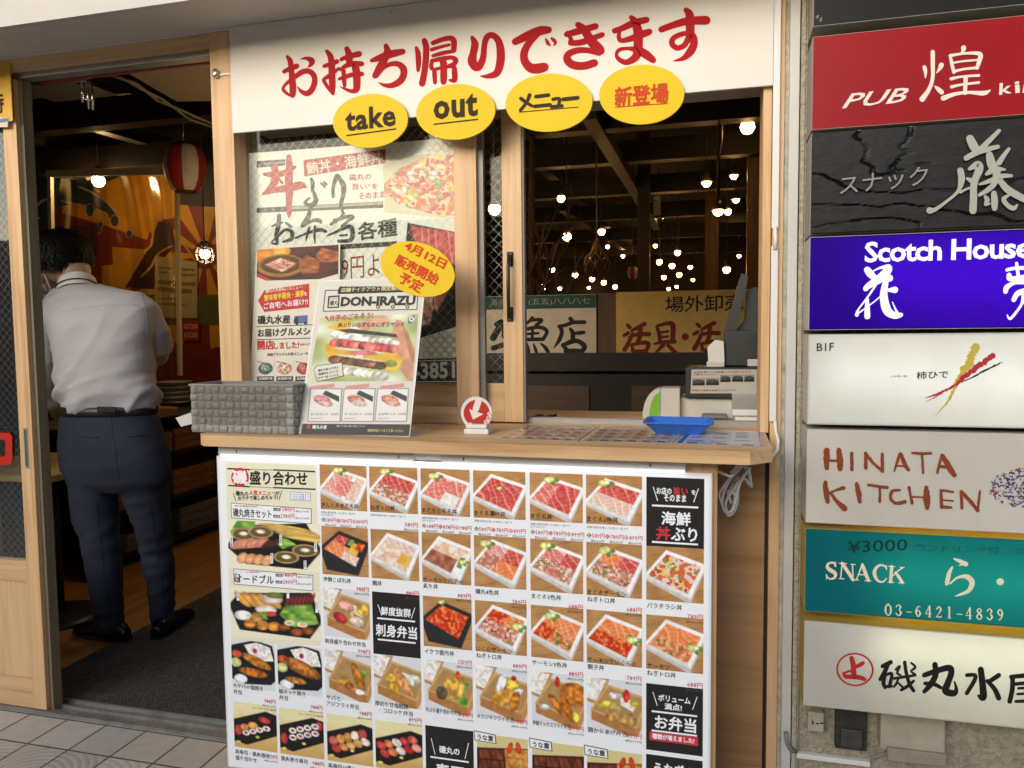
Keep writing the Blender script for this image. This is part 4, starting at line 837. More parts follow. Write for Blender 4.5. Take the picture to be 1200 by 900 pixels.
Print(YP(MY), 'dish_photo', MINK, mbd).photo([z1_(72, 744), z1_(572, 778), z2_(575, 196), z2_(76, 170)], platter(42, 1), 2)
for x, y, ln, tt in ((72, 470, 52, '焼き牡蠣'), (345, 455, 60, 'イカ焼き'), (538, 500, 52, 'ホタテ'), (295, 560, 56, '鮭ハラス'), (480, 600, 48, '3人前'), (108, 770, 52, '玉子焼'), (385, 760, 50, 'ハム'), (545, 830, 60, 'サラダ')):
    p0, p1 = z1_(x, y), z1_(x + 15, y + ln); mp.poly([p0, (p1[0], p0[1]), p1, (p0[0], p1[1])], WH, 4)
    for i, ch in enumerate(tt[:4]): mp.text(ch, (p0[0] + .5, p0[1] + 2.7 + i * 2.6), (p1[0] - .5, p0[1] + 2.7 + i * 2.6), 2.1, DK, .02, 5, res=1)

# ------------------------------------------------------------------ posters behind and before the window glass
PINK_ = printmat('poster_ink', .55, dirt=.07)
def sheet(name, quad, Y, label, cat, th=.002, col=(.55, .53, .44), ink=PINK_):
    v = [P(x, y, Y) for x, y in quad]; c = sum(v, Vector()) / 4
    t = thing(name, label, cat, (c.x, Y + th, min(a.z for a in v)))
    part('paper', MB().prism(v, (0, th, 0)), pm('paper_' + name, col, .6, .03, 3), t)
    return t, Print(YP(Y), 'print', ink, t)
t, p = sheet('window_poster', [(291.4, 179.6), (552, 160), (552, 449), (292.5, 447.5)], .054, 'large cream rice bowl poster behind the wired window glass', 'poster', col=(.86, .83, .72))
k5 = lambda x, y: (270 + x / 2.431, 150 + y / 2.431)
k7 = lambda x, y: (300 + x / 7.5, 180 + y / 7.5)
INKD = h('35342c'); PRED = h('b8332a'); GOLD = h('b9b07c')
# pale wave pattern corners
for cx, cy in [(k5(575 + 26 * i + (13 if j % 2 else 0), 42 + 14 * j)) for i in range(4) for j in range(5)] + [k5(560 + 26 * i + (13 if j % 2 else 0), 590 + 14 * j) for i in range(5) for j in range(6)]:
    for r in (5.2, 3.6, 2.0):
        p.ell((cx, cy), r, r * 1.0, GOLD, 1, inner=.84, seg=14)
p.photo([k5(435, 90), k5(662, 62), k5(665, 262), k5(440, 240)], chirashi(), 2)
c2 = Cv(n=72, bg='26231f', seed=55); c2.fill([(.05, .02), (.95, .0), (1.0, .35), (.3, .3)], 'tuna'); c2.fill([(.0, .3), (.3, .25), (.9, .45), (.6, .8)], 'mix'); c2.fill([(.3, .35), (.75, .42), (.65, .62), (.2, .55)], 'egg'); c2.fill([(.1, .6), (.6, .65), (.5, .9), (.0, .85)], 'negi')
p.photo([k5(505, 270), k5(662, 300), k5(664, 560), k5(470, 620)], c2.out(), 1.5)
p.poly([k7(8, 66), k7(258, 50), k7(258, 104), k7(8, 124)], INKD, 2); p.poly([k7(70, 82), k7(258, 66), k7(258, 90), k7(70, 104)], h('8d8a78'), 2.5)
p.poly([k7(418, 58), k7(1140, -40), k7(1140, 82), k7(425, 202)], PRED, 2)
p.text('鮪丼・海鮮丼', k7(455, 186), k7(1120, 82), 14.2, h('ded6c2'), .02, 3)
p.brush((300, 180, 7.5), '160,112,56 172,200,70 145,285,62 60,362,10; 75,182,26 150,185,56 240,172,50 340,120,30; 290,30,46 295,120,64 290,250,70 295,350,66 290,440,52 292,520,44 290,562,14; 70,352,26 180,320,50 300,300,70 400,278,66 440,296,22; 205,222,14 230,258,26', PRED, 3)
p.brush((300, 180, 7.5), '488,225,30 500,262,36 498,320,30 520,370,34 525,420,44 480,458,44 430,430,26 470,392,20; 575,262,20 600,282,24 605,300,14; 600,250,18 622,272,18; 680,380,26 680,300,30 712,200,40 740,230,40 770,280,48 768,360,40 750,440,34 765,520,20', INKD, 3)
p.brush((300, 180, 7.5), '205,545,36 200,620,40 180,720,36 185,790,22 140,780,14 200,720,20 260,670,24 315,690,34 310,750,34 240,775,18; 140,640,16 190,620,26 235,605,16; 265,610,22 305,640,26 290,640,14', INKD, 3)
p.brush((300, 180, 7.5), '480,480,24 460,560,46 420,620,44 410,640,20 500,590,30 560,590,38 570,610,20; 350,742,18 450,700,22 560,670,34 615,685,26; 470,650,20 450,720,22 440,770,8; 520,640,20 515,720,22 520,790,8; 690,580,24 700,600,30; 770,530,30 750,570,36; 660,620,24 740,570,30 850,555,40 800,600,24 760,640,30; 630,720,14 700,690,22 820,640,36 850,690,40 830,760,36 730,770,30; 740,720,18 800,715,20', INKD, 3)
p.text('各種', k7(900, 765), k7(1240, 720), 20.5, INKD, .03, 3)
for s_, a_, b_ in (('磯丸の', (820, 240), (1015, 228)), ('旨い”を', (850, 318), (1075, 318)), ('そのまま!', (905, 402), (1155, 386))): p.text(s_, k7(*a_), k7(*b_), 7.6, PRED, .012, 3)
p.poly([k7(8, 478), k7(1120, 420), k7(1120, 476), k7(8, 522)], INKD, 1.8); p.poly([k7(300, 468), k7(1120, 424), k7(1120, 446), k7(300, 494)], h('a9a58f'), 2)
p.poly([k7(720, 800), k7(1240, 770), k7(1240, 812), k7(720, 842)], INKD, 2)
p.text('9円より', k5(318, 432), k5(470, 418), 26, h('8e2a26'), .0, 2)
p.poly([(470, 421), (552, 419), (552, 449), (470, 449)], INKD, 3); p.text('1-3851', (478, 445), (533.5, 443), 19.5, h('d9d5c4'), .03, 4); p.rect(0, 0, 0, 0, INKD) if False else None
p.line((470, 423.5), (552, 421.5), 1.0, h('d9d5c4'), 4); p.line((470, 447.5), (552, 447), 1.0, h('d9d5c4'), 4)

t, p = sheet('delivery_flyer', [(300.5, 291), (398.5, 286), (397, 447), (293, 446.4)], .036, 'white delivery flyer with grilled shellfish picture taped to the left of the glass', 'flyer', col=h('e2dccb'))
k8 = lambda x, y: (280 + x / 5, 280 + y / 5)
FR = h('c4372c')
p.photo([k8(106, 62), k8(584, 34), k8(582, 232), k8(104, 246)], grilled(), 1); p.poly([k8(104, 222), k8(240, 276), k8(420, 250), k8(582, 205), k8(582, 262), k8(100, 282)], h('e2dccb'), 2)
p.poly([k8(112, 362), k8(150, 300), k8(412, 262), k8(412, 400), k8(150, 428)], FR, 2)
p.text('磯丸の人気No.1メニュー!', k8(158, 318), k8(375, 292), 4.6, h('f3e6d6'), .02, 3, res=1); p.text('蟹味噌甲羅焼・濃厚', k8(150, 364), k8(382, 336), 7, h('efd03a'), .03, 3); p.text('を', k8(385, 334), k8(402, 330), 4.5, WH, .02, 3)
p.text('ご自宅へお届け!!', k8(148, 412), k8(405, 384), 7.2, WH, .025, 3)
p.text('磯丸水産', k8(112, 500), k8(302, 494), 9.8, DK, .035, 3)
p.poly([k8(325, 452), k8(402, 446), k8(402, 492), k8(325, 496)], h('5d6fa6'), 2); p.poly([k8(322, 470), k8(348, 452), k8(348, 494), k8(322, 494)], h('3c3a40'), 3); p.ell(k8(340, 496), 1.6, 1.6, DK, 4, seg=12); p.ell(k8(390, 493), 1.6, 1.6, DK, 4, seg=12)
p.line(k8(104, 514), k8(440, 502), .8, DK, 2); p.line(k8(104, 590), k8(440, 580), .8, DK, 2)
p.text('お届けグルメショップ', k8(112, 574), k8(560, 558), 9.2, DK, .035, 3); p.text('開店', k8(110, 648), k8(205, 646), 10.4, FR, .04, 3); p.text('しました!', k8(207, 645), k8(352, 640), 7.6, FR, .03, 3); p.text('全国のお客様へ', k8(358, 625), k8(450, 620), 2.6, FR, .01, 3, res=1)
p.text('姉妹ブランドの人気メニューもご', k8(168, 688), k8(425, 680), 4, DK, .015, 3, res=1)
for i, (a_, b_) in enumerate((('4f6f66', '8fa59a'), ('d9a07a', 'e9cdb4'), ('b04a40', 'd9806c'))):
    x = 108 + 112 * i; q = Cv(n=30, bg='e4ddd0', seed=60 + i); q.ell(.5, .55, .42, .34, a_, 0, .5); q.ell(.45, .5, .25, .2, b_, .4, .5); q.poly([(.0, .1), (.6, .25), (.6, .29), (0, .14)], '6b4a30')
    p.photo([k8(x, 706), k8(x + 100, 702), k8(x + 98, 804), k8(x - 2, 806)], q.out(), 2); p.poly([k8(x, 806), k8(x + 98, 804), k8(x + 97, 832), k8(x - 1, 833)], DK, 2); p.text('居酒屋料理', k8(x + 8, 826), k8(x + 90, 824), 3, WH, .01, 3, res=1)
# ------------------------------------------------------------------ things on the counter
CZ = 1.035
sp_ = Plane((-1.0795, -.253, CZ + .001), (1, .01, 0), (0, .31, .951))
st = thing('menu_stand', 'acrylic stand with white rice sandwich poster leaning back on the counter', 'menu stand', (-.93, -.2, CZ))
def slab(pl, u0, u1, v0, v1, k0, k1, mb=None):
    mb = mb or MB(); return mb.add([pl.w(u, v, k) for u in (u0, u1) for v in (v0, v1) for k in (k0, k1)], [(0, 1, 3, 2), (4, 6, 7, 5), (0, 4, 5, 1), (2, 3, 7, 6), (0, 2, 6, 4), (1, 5, 7, 3)])
k9 = lambda x, y: (350 + x / 4.5, 320 + y / 4.5)
vt = sp_.px(*k9(130, 47))[1]; ur = sp_.px(*k9(580, 865))[0]
part('acrylic_plate', slab(sp_, -.004, ur + .004, 0, vt + .004, .0, .003).box(-1.08, -1.076 + ur, -.25, -.11, CZ, CZ + .003), pm('clear_acrylic_edge', (.72, .7, .66), .15, .02), st)
p = Print(Plane(sp_.w(0, 0, .0031), sp_.u, sp_.v), 'poster_print', PINK_, st)
p.rect(0, .003, ur, vt, h('ded7c8'), 1)
p.photo([k9(112, 238), k9(630, 215), k9(600, 572), k9(50, 572)], burger(), 1.5)
p.poly([k9(118, 98), k9(632, 130), k9(632, 200), k9(112, 208)], h('ded7c8'), 2); 
for a_, b_ in (((140, 92), (628, 88)), ((628, 88), (622, 194)), ((622, 194), (128, 202)), ((128, 202), (140, 92))): p.line(k9(*a_), k9(*b_), 1.1, h('4a463e'), 2.5)
p.poly([k9(205, 92), k9(215, 72), k9(560, 72), k9(560, 102), k9(205, 112)], DK, 3); p.text('店舗テイクアウト限定販売!', k9(222, 102), k9(545, 92), 4.9, h('e7d9a0'), .02, 4)
p.poly([k9(155, 122), k9(215, 118), k9(212, 184), k9(150, 186)], DK, 3); p.poly([k9(163, 130), k9(208, 127), k9(206, 177), k9(158, 179)], h('ded7c8'), 3.5); p.text('磯丸', k9(162, 172), k9(206, 170), 5.4, DK, .03, 4); p.text('片手で', k9(166, 144), k9(206, 142), 2.6, FR, .01, 4, res=1)
p.text('DON-IRAZU', k9(218, 178), k9(612, 172), 11.2, DK, .05, 4)
for x in (418, 495, 572): p.ell(k9(x, 180), 2.2, 2.2, DK, 4, seg=16); p.ell(k9(x, 180), 1.1, 1.1, h('ded7c8'), 4.5, seg=12)
p.text('片手のごちそう!', k9(160, 256), k9(388, 240), 7, FR, .03, 3); p.poly([k9(134, 230), k9(150, 228), k9(160, 258)], FR, 3); p.text('丼ぶりいらずなおにぎりサンド', k9(205, 288), k9(555, 284), 5.3, DK, .025, 3)
p.poly([k9(575, 238), k9(612, 222), k9(600, 262), k9(578, 270)], h('4a68a0'), 3); p.ell(k9(594, 246), 3, 3, h('f0ece8'), 3.5); p.ell(k9(594, 246), 1.5, 1.5, FR, 4)
p.poly([k9(78, 510), k9(95, 488), k9(230, 470), k9(238, 545), k9(100, 575), k9(90, 548)], DK, 2.5); p.poly([k9(81, 511), k9(97, 491), k9(227, 474), k9(234, 542), k9(102, 571), k9(93, 546)], h('e4ddd0'), 3)
for i, s_ in enumerate(('磯丸水産の人気の', '海鮮丼ぶりが', '片手で食べられる')): p.text(s_, k9(104, 522 + i * 20), k9(212, 504 + i * 20), 3, DK, .02, 4, res=1)
p.poly([k9(45, 575), k9(600, 575), k9(588, 800), k9(22, 795)], h('dfd9cf'), 2)
for i in range(3):
    x = 66 + 178 * i; p.poly([k9(x - 6 - i, 608), k9(x + 165 - i * 2, 608), k9(x + 156 - i * 3, 788), k9(x - 20 - i, 786)], h('a7a096'), 2.5); p.poly([k9(x - i, 614), k9(x + 158 - i * 2, 614), k9(x + 150 - i * 3, 782), k9(x - 14 - i, 780)], h('eeeae4'), 3)
    p.photo([k9(x + 4, 620), k9(x + 150, 620), k9(x + 146, 722), k9(x - 4, 720)], nigiri(70 + i, ('d98a8c', 'e08a64', 'dd9068')[i], ('e9b0aa', 'dcbcae', 'e6aa94')[i]), 3.5)
    p.text(('まぐろサンド', 'サーモンサンド', 'えびサンド')[i], k9(x - 2, 752), k9(x + 88, 752), 2.8, GR, .015, 4, res=1); p.text('399円', k9(x + 104, 752), k9(x + 142, 752), 2.6, GR, .01, 4, res=1); p.text('税込430円です', k9(x - 4, 772), k9(x + 60, 772), 1.8, GR, 0, 4, res=1)
    p.poly([k9(x - 4 + 6 * i, 598), k9(x + 122 + 6 * i, 584), k9(x + 122 + 6 * i, 602), k9(x - 2 + 6 * i, 616)], h('d9988e'), 4)
p.poly([k9(22, 795), k9(588, 800), k9(582, 862), k9(12, 848)], h('3f3a3a'), 2.5); p.text('磯丸水産', k9(72, 822), k9(148, 823), 4.4, WH, .03, 3.5); p.poly([k9(46, 800), k9(64, 798), k9(62, 822), k9(46, 820)], FR, 3.5)
p.text('店舗により取扱いが異なる場合がございます', k9(200, 812), k9(350, 815), 2, WH, 0, 3.5, res=1); p.text('期間限定につきご了承ください', k9(364, 838), k9(552, 842), 3, h('d8cf6a'), .02, 3.5, res=1)
# yellow date sticker
so_ = thing('oval_card', 'tilted yellow oval card with the sale start date in red atop the poster stand', 'oval card', (-.83, -.13, 1.36)); mb = MB(); opl = Plane(sp_.w(0, 0, .0045), sp_.u, sp_.v)
for_pts = []
for k in range(56):
    q_ = 2 * math.pi * k / 56; a_, b_ = 45 * math.cos(q_), 30.5 * math.sin(q_); r_ = .36; for_pts.append(opl.w(*opl.px(489 + a_ * math.cos(r_) - b_ * math.sin(r_), 316 + a_ * math.sin(r_) + b_ * math.cos(r_))))
part('plate', mb.prism(for_pts, opl.n * .002), pm('yellow_card', YEL, .4, .04, 3), so_)
p = Print(Plane(opl.w(0, 0, .0021), sp_.u, sp_.v), 'lettering', INK, so_); OR_ = h('d4421c')
p.text('4月12日', k5(497, 334), k5(612, 393), 12, OR_, .03, mid=True); p.text('販売開始', k5(472, 374), k5(590, 436), 13, OR_, .04, mid=True); p.text('予定', k5(482, 424), k5(545, 458), 13.5, OR_, .04, mid=True)

# woven basket
bk = thing('woven_basket', 'grey woven band basket overhanging the left end of the counter', 'basket', (-1.24, -.19, CZ))
BX0, BX1, BY0, BY1, BH = -1.402, -1.085, -.268, -.135, .128
bmat = pm('grey_band', (.28, .27, .24), .5, .12, 8, .1, 120)
mb = MB(); NX, NZ, NY = 14, 6, 6; rb = random.Random(4)
def weave(n, pt):
    """plain weave of flat bands: each crossing bulges along the band that lies on top"""
    S = 5
    for i in range(n):
        for j in range(NZ):
            up = (i + j) % 2 == 0; vs = []; jit = rb.uniform(-.0004, .0006)
            for b in range(S + 1):
                for a in range(S + 1):
                    u, v = a / S, b / S; s = v if up else u; e = u if up else v
                    d = .0042 * math.sin(math.pi * s) ** .7 - .0016 * (abs(e - .5) > .45) + jit
                    g = .04 if not up else 0
                    vs.append(pt((i + u) / n, (j + v) / NZ, d))
            mb.add(vs, [(b * (S + 1) + a, b * (S + 1) + a + 1, (b + 1) * (S + 1) + a + 1, (b + 1) * (S + 1) + a) for b in range(S) for a in range(S)], smooth=False)
zq = lambda v: CZ + .001 + BH * v
weave(NX, lambda u, v, d: (BX0 + (BX1 - BX0) * u, BY0 - d, zq(v))); weave(NX, lambda u, v, d: (BX0 + (BX1 - BX0) * u, BY1 + d, zq(v)))
weave(NY, lambda u, v, d: (BX0 - d, BY0 + (BY1 - BY0) * u, zq(v))); weave(NY, lambda u, v, d: (BX1 + d, BY0 + (BY1 - BY0) * u, zq(v)))
for a_, b_, c_, d_ in ((BX0 + .0005, BX1 - .0005, BY0 + .0005, BY0 + .002), (BX0 + .0005, BX1 - .0005, BY1 - .002, BY1 - .0005), (BX0 + .0005, BX0 + .002, BY0 + .0021, BY1 - .0021), (BX1 - .002, BX1 - .0005, BY0 + .0021, BY1 - .0021)): mb.box(a_, b_, c_, d_, CZ + .001, CZ + BH)
mb.box(BX0 + .003, BX1 - .003, BY0 + .003, BY1 - .003, CZ + .001, CZ + .005)
part('woven_body', mb, bmat, bk)
rm = MB()
for a_, b_, c_, d_ in ((BX0 - .003, BX1 + .003, BY0 - .0045, BY0 + .003), (BX0 - .003, BX1 + .003, BY1 - .003, BY1 + .0045), (BX0 - .0045, BX0 + .003, BY0 + .0032, BY1 - .0032), (BX1 - .003, BX1 + .0045, BY0 + .0032, BY1 - .0032)): rm.box(a_, b_, c_, d_, CZ + BH + .001, CZ + BH + .006)
part('rim', rm, bmat, bk)
fl = MB(); nx, nz = 40, 14
for j in range(nz + 1):
    for i in range(nx + 1):
        x = BX0 + .01 + (BX1 - BX0 - .04) * i / nx; z = CZ + .03 + (BH - .028) * j / nz
        fl.v.append((x, BY0 - .006 - .003 * abs(math.sin(i * .9 + j * .7)) - rb.uniform(0, .0012), z))
for j in range(nz):
    for i in range(nx): fl.f.append([j * (nx + 1) + i, j * (nx + 1) + i + 1, (j + 1) * (nx + 1) + i + 1, (j + 1) * (nx + 1) + i]); fl.c.append((1, 1, 1)); fl.sm.append(True)
part('plastic_wrap', fl, glassmat('cling_film', (.96, .96, .95), 1.0, .12, .03), bk)
v = [P(206, 490, -.2), P(229, 482, -.2), P(229, 496, -.2), P(212, 500, -.2)]
solo('paper_slip', MB().prism(v, (0, .001, .001)), pm('slip_paper', (.62, .6, .55), .6, .04), 'pale paper slip sticking out left of the woven basket', 'paper', tuple(v[3]))

# call button plaque
ab = thing('button_plaque', 'round red and white plaque with a down arrow standing on the counter', 'plaque', (-.61, -.14, CZ)); AY = -.15
a_ = P(546, 500, AY); b_ = P(575, 509, AY)
part('button_base', MB().box(a_.x, b_.x, AY - .02, AY + .02, CZ, CZ + .014, .003).box(a_.x + .004, b_.x - .006, AY - .016, AY + .012, CZ + .0145, CZ + .026, .003), WHT, ab)
c_ = P(558.5, 484, AY); rr = P(577, 484, AY).x - c_.x
part('disc', MB().lathe((c_.x, AY, c_.z), [(rr, -.002), (rr + .0005, 0), (rr, .002)], 40, 'y', smooth=False), WHT, ab)
p = Print(YP(AY - .0021), 'lettering', INK, ab); kA = lambda x, y: (540 + x / 6.667, 440 + y / 6.667)
p.ell((558.5, 484), 15.2, 15.4, h('bf3a34'), 1); p.brush((540, 440, 6.667), '140,195,50 118,262,50', h('ece4da'), 2); p.poly([kA(66, 262), kA(178, 302), kA(95, 345)], h('ece4da'), 2)
for i, chx in enumerate('オーダーボタン'):
    t_ = R(118 - i * 19); cx, cy = 558.5 + 15.6 * math.cos(t_), 484 + 15.8 * math.sin(t_); dx, dy = math.sin(t_), -math.cos(t_)
    p.ell((cx, cy), 2.9, 2.9, h('efe7dc'), 3, seg=12); p.text(chx, (cx - dx * 2.1, cy - dy * 2.1), (cx + dx * 2.1, cy + dy * 2.1), 4.2, h('bf3a34'), .03, 4, mid=True)

# blue tray
tz = CZ + .001; a_ = Z(771, 510, tz); b_ = Z(818, 510, tz)
tcx = (a_.x + b_.x) / 2; tcy = (a_.y + b_.y) / 2 + .05
tr = thing('cash_tray', 'small blue plastic cash tray on the counter menus', 'tray', (tcx, tcy, tz)); mb = MB()
def rr4(hw, hd, z, r): 
    o = []
    for cx, cy, t0 in ((hw - r, hd - r, 0), (-hw + r, hd - r, 90), (-hw + r, -hd + r, 180), (hw - r, -hd + r, 270)):
        for k in range(5): t = R(t0 + 22.5 * k); o.append((tcx + cx + r * math.cos(t), tcy + cy + r * math.sin(t), z))
    return o
rings = [rr4(.054, .043, tz, .008), rr4(.083, .07, tz + .03, .012), rr4(.087, .074, tz + .03, .012), rr4(.087, .074, tz + .034, .012), rr4(.082, .069, tz + .034, .012), rr4(.053, .042, tz + .004, .008)]
vs = [q for r_ in rings for q in r_]; n_ = 20
mb.add(vs, [[i * n_ + k, i * n_ + (k + 1) % n_, (i + 1) * n_ + (k + 1) % n_, (i + 1) * n_ + k] for i in range(5) for k in range(n_)] + [list(range(n_))[::-1], [5 * n_ + k for k in range(n_)]])
part('tray_body', mb, pm('blue_plastic', (.035, .16, .62), .35, .06, 6), tr)

# menu sheets lying on the counter
def cmat(quad, label, kind):
    v = [Z(x, y, CZ + .0005) for x, y in quad]; c = sum(v, Vector()) / 4; t = thing('menu_sheet', label, 'menu sheet', (c.x, c.y, CZ + .0003), 'laminated sheets on the counter')
    part('laminate', MB().prism([(a.x, a.y, CZ + .0004) for a in v], (0, 0, .001)), pm('laminate', (.5, .45, .4), .18, .05), t)
    pl = Plane((0, 0, CZ + .0015), (1, 0, 0), (0, 1, 0)); p = Print(pl, 'print', printmat('laminate_ink', .16, dirt=.05, spec=.5), t); q = [Vector((a.x, a.y)) for a in v]
    f = lambda a, b: tuple((q[3] * (1 - a) + q[2] * a) * (1 - b) + (q[0] * (1 - a) + q[1] * a) * b)
    rg = random.Random(len(label))
    if kind == 0:
        p.poly([f(.01, .01), f(.99, .01), f(.99, .99), f(.01, .99)], h('c9bcae'), 1, px=False); NC = 6
        for i in range(NC):
            for j in range(4):
                x, y = .03 + .95 * i / NC, .08 + .9 * j / 4; im = donburi(100 + i * 4 + j, T2(rg.choice(['tuna', 'salmon', 'negi']), rg.choice(['ikura', 'tai', 'mix', 'aburi'])))[::2, ::2]
                p.photo([f(x, y + .16), f(x + .13, y + .16), f(x + .13, y), f(x, y)], im, 2, px=False); p.poly([f(x, y - .05), f(x + .09, y - .05), f(x + .09, y - .02), f(x, y - .02)], h('5a2a26') if rg.random() < .5 else h('3a3430'), 2, px=False)
        p.poly([f(.02, .94), f(.98, .94), f(.98, .985), f(.02, .985)], h('4a3a30'), 2, px=False)
    else:
        BL = h('3c62a8'); p.poly([f(.01, .01), f(.99, .01), f(.99, .99), f(.01, .99)], h('cfd2da'), 1, px=False)
        for x in (.01, .935): p.poly([f(x, .01), f(x + .055, .01), f(x + .055, .99), f(x, .99)], BL, 2, px=False)
        for j in range(9):
            y = .1 + .09 * j
            for i in range(3):
                if rg.random() < .85: x = .1 + .27 * i; p.poly([f(x, y), f(x + .2 * rg.uniform(.6, 1.1), y), f(x + .2 * rg.uniform(.6, 1.1), y + .035), f(x, y + .035)], rg.choice([h('7d86a0'), h('9aa0b4'), h('6a6f86'), h('8a7a80')]), 2, px=False)
        for x in (.12, .45, .74): p.poly([f(x, .03), f(x + .12, .03), f(x + .12, .075), f(x, .075)], BL, 2, px=False)
cmat([(617, 499), (700.5, 500), (677, 517.3), (584, 513.8)], 'laminated picture menu lying on the counter by the sliding stile', 0)
cmat([(706, 500.2), (806, 503), (788, 519.6), (682, 517.5)], 'laminated picture menu lying on the counter under the blue tray', 0)
cmat([(810, 503), (894, 506), (898, 524), (792, 520)], 'laminated blue striped form at the right end of the counter', 1)

# white cable duct with its cord, and the cord bundle under the counter
du = thing('cable_duct', 'white cable duct running down the window jamb with a cord below', 'cable duct', (.13, -.025, 1.03))
da, db, dc = P(908, 268, -.02).z, P(908, 288, -.02).z, P(908, 494, -.02).z
part('duct_cover', MB().box(.1243, .1412, -.026, -.0125, da, 2.205, .002).box(.1243, .1412, -.026, -.0125, dc, db, .002), WHT, du)
cc = [P(x, y, -.03) for x, y in ((908, 265), (909, 280), (908, 292))]; cb_ = [P(908, 490, -.02), P(909, 505, -.026), P(912, 517, -.03), P(911, 527, -.035), P(906, 534, -.05), P(900, 540, -.1)]
part('cord', MB().tube(cc, .005), CABLE, du); part('cord', MB().tube(cb_, .0045), CABLE, du)
cbn = thing('cord_bundle', 'white electric cord looped and tied under the right end of the counter', 'cord', (.03, -.12, .85)); mb = MB()
kc = lambda x, y, Y: P(820 + x / 10, 500 + y / 10, Y)
mb.tube([kc(x, y, -.2) for x, y in ((-200, 455), (0, 480), (150, 505), (260, 545), (350, 580), (400, 570))], .0035)
for i, pts in enumerate((((450, 440), (330, 620), (230, 780), (250, 880), (300, 1000), (380, 980), (420, 850), (480, 640), (590, 480)), ((480, 470), (400, 560), (300, 720), (260, 900), (330, 1040), (420, 960), (400, 780), (330, 760), (370, 900)),
     ((590, 500), (470, 620), (380, 760), (300, 900), (350, 1020), (440, 900), (450, 700), (520, 610), (580, 680)), ((440, 580), (430, 720), (400, 880), (360, 1010), (300, 960), (330, 800), (420, 600)), ((520, 470), (570, 520), (590, 640), (600, 700)))):
    q_ = [kc(x, y, -.12 + .012 * i + .01 * math.sin(k + i)) for k, (x, y) in enumerate(pts)]; sm_ = []
    for k in range(len(q_) - 1):
        p0, p1, p2, p3 = q_[max(k - 1, 0)], q_[k], q_[k + 1], q_[min(k + 2, len(q_) - 1)]
        for t in (0, .25, .5, .75): sm_.append(.5 * (2 * p1 + (p2 - p0) * t + (2 * p0 - 5 * p1 + 4 * p2 - p3) * t * t + (3 * p1 - p0 - 3 * p2 + p3) * t ** 3))
    mb.tube(sm_ + [q_[-1]], .0034 if i != 4 else .005)
part('cord', mb, CABLE, cbn)
part('plug', MB().obox(kc(440, 490, -.12), Vector((.012, 0, .014)), Vector((0, .007, 0)), Vector((-.006, 0, .005))), WHT, cbn)

# register corner inside the window
LZ = 1.0205
def fp2(x0, y0, x1, y1, Y): a, b = P(x0, y1, Y), P(x1, y0, Y); return a.x, b.x, a.z, b.z
pr = thing('receipt_printer', 'cream receipt printer box under the black notice box', 'printer', (-.03, .5, LZ)); x0, x1, z0, z1 = fp2(797, 468, 960, 493, .43)
part('printer_body', MB().box(x0, x1, .43, .6, LZ, z1, .004), CREAM, pr)
bx = thing('notice_box', 'black box with a pasted white photo notice beside the register', 'box', (0, .46, z1 + .001)); x0, x1, a0, a1 = fp2(803, 431, 960, 466, .41)
part('box_body', MB().box(x0, x1, .41, .6, z1 + .001, a1, .004), BLKP, bx)
p = Print(YP(.4095), 'notice', INK, bx); k6 = lambda x, y: (740 + x / 6.428, 400 + y / 6.428)
p.poly([k6(452, 212), k6(945, 212), k6(945, 392), k6(445, 392)], h('b9b2a6'), 1)
for x, y, w_ in ((458, 278, 95), (560, 276, 100), (668, 252, 80), (755, 250, 88), (848, 250, 78)):
    q = Cv(n=24, bg='8a8880', seed=int(x)); q.ell(.5, .5, .45, .3, '45423e', 0, .6); q.poly([(0, .7), (1, .6), (1, 1), (0, 1)], '2f2d2b'); p.photo([k6(x, y), k6(x + w_, y), k6(x + w_, y + 55), k6(x, y + 55)], q.out(), 2)
p.text('お持ち帰りのお客様へのお知らせです', k6(470, 240), k6(900, 236), 2.2, h('7a4a3a'), .02, 3, res=1); p.text('ご案内ください', k6(460, 256), k6(650, 254), 1.8, h('7a4a3a'), .02, 3, res=1); p.text('皆様のご来店をお待ちしております', k6(460, 376), k6(790, 374), 2, h('7a4a3a'), .02, 3, res=1)
pt = thing('pos_terminal', 'dark register terminal with its tilted screen seen edge on', 'register', (.1, .55, a1 + .001)); b0, b1, c0, c1 = fp2(848, 386, 980, 430, .46)
part('terminal_base', MB().box(b0, b1, .46, .7, a1 + .001, c1, .006), pm('dark_teal_plastic', (.02, .026, .024), .4, .1), pt)
s0, s1 = P(853, 390, .5), P(874, 322, .58)
part('screen', MB().prism([P(848, 391, .5), P(862, 391, .5), P(877, 324, .5), P(869, 320, .5)], (0, .2, 0)), BLKP, pt)
part('screen_arm', MB().prism([P(862, 388, .55), P(873, 375, .55), P(876, 340, .55), P(886, 336, .55), P(894, 345, .55), P(893, 386, .55)], (0, .08, 0)), pm('dark_grey_plastic', (.035, .034, .033), .4), pt)
part('name_tag', MB().box(P(876, 425, .457).x, P(900, 425, .457).x, .457, .4595, P(876, 429, .457).z, P(876, 421, .457).z), CREAM, pt)
rc = thing('paper_roll_slip', 'curled white receipt slip standing on the black notice box', 'receipt', (-.0, .43, a1 + .001))
part('slip', MB().prism([P(830, 424, .44), P(849, 424, .44), P(848, 400, .44), P(838, 398, .44), P(829, 407, .44)], (0, .003, 0)), pm('slip_paper', (.62, .6, .55), .6, .04), rc)
part('slip_holder', MB().box(P(828, 430, .43).x, P(849, 430, .43).x, .43, .47, a1 + .001, P(828, 424, .43).z, .002), CREAM, rc)
cr = thing('card_reader', 'small grey card reader in front of the cream printer', 'card reader', (-.05, .35, LZ)); b0, b1, c0, c1 = fp2(822, 477, 853, 489, .34)
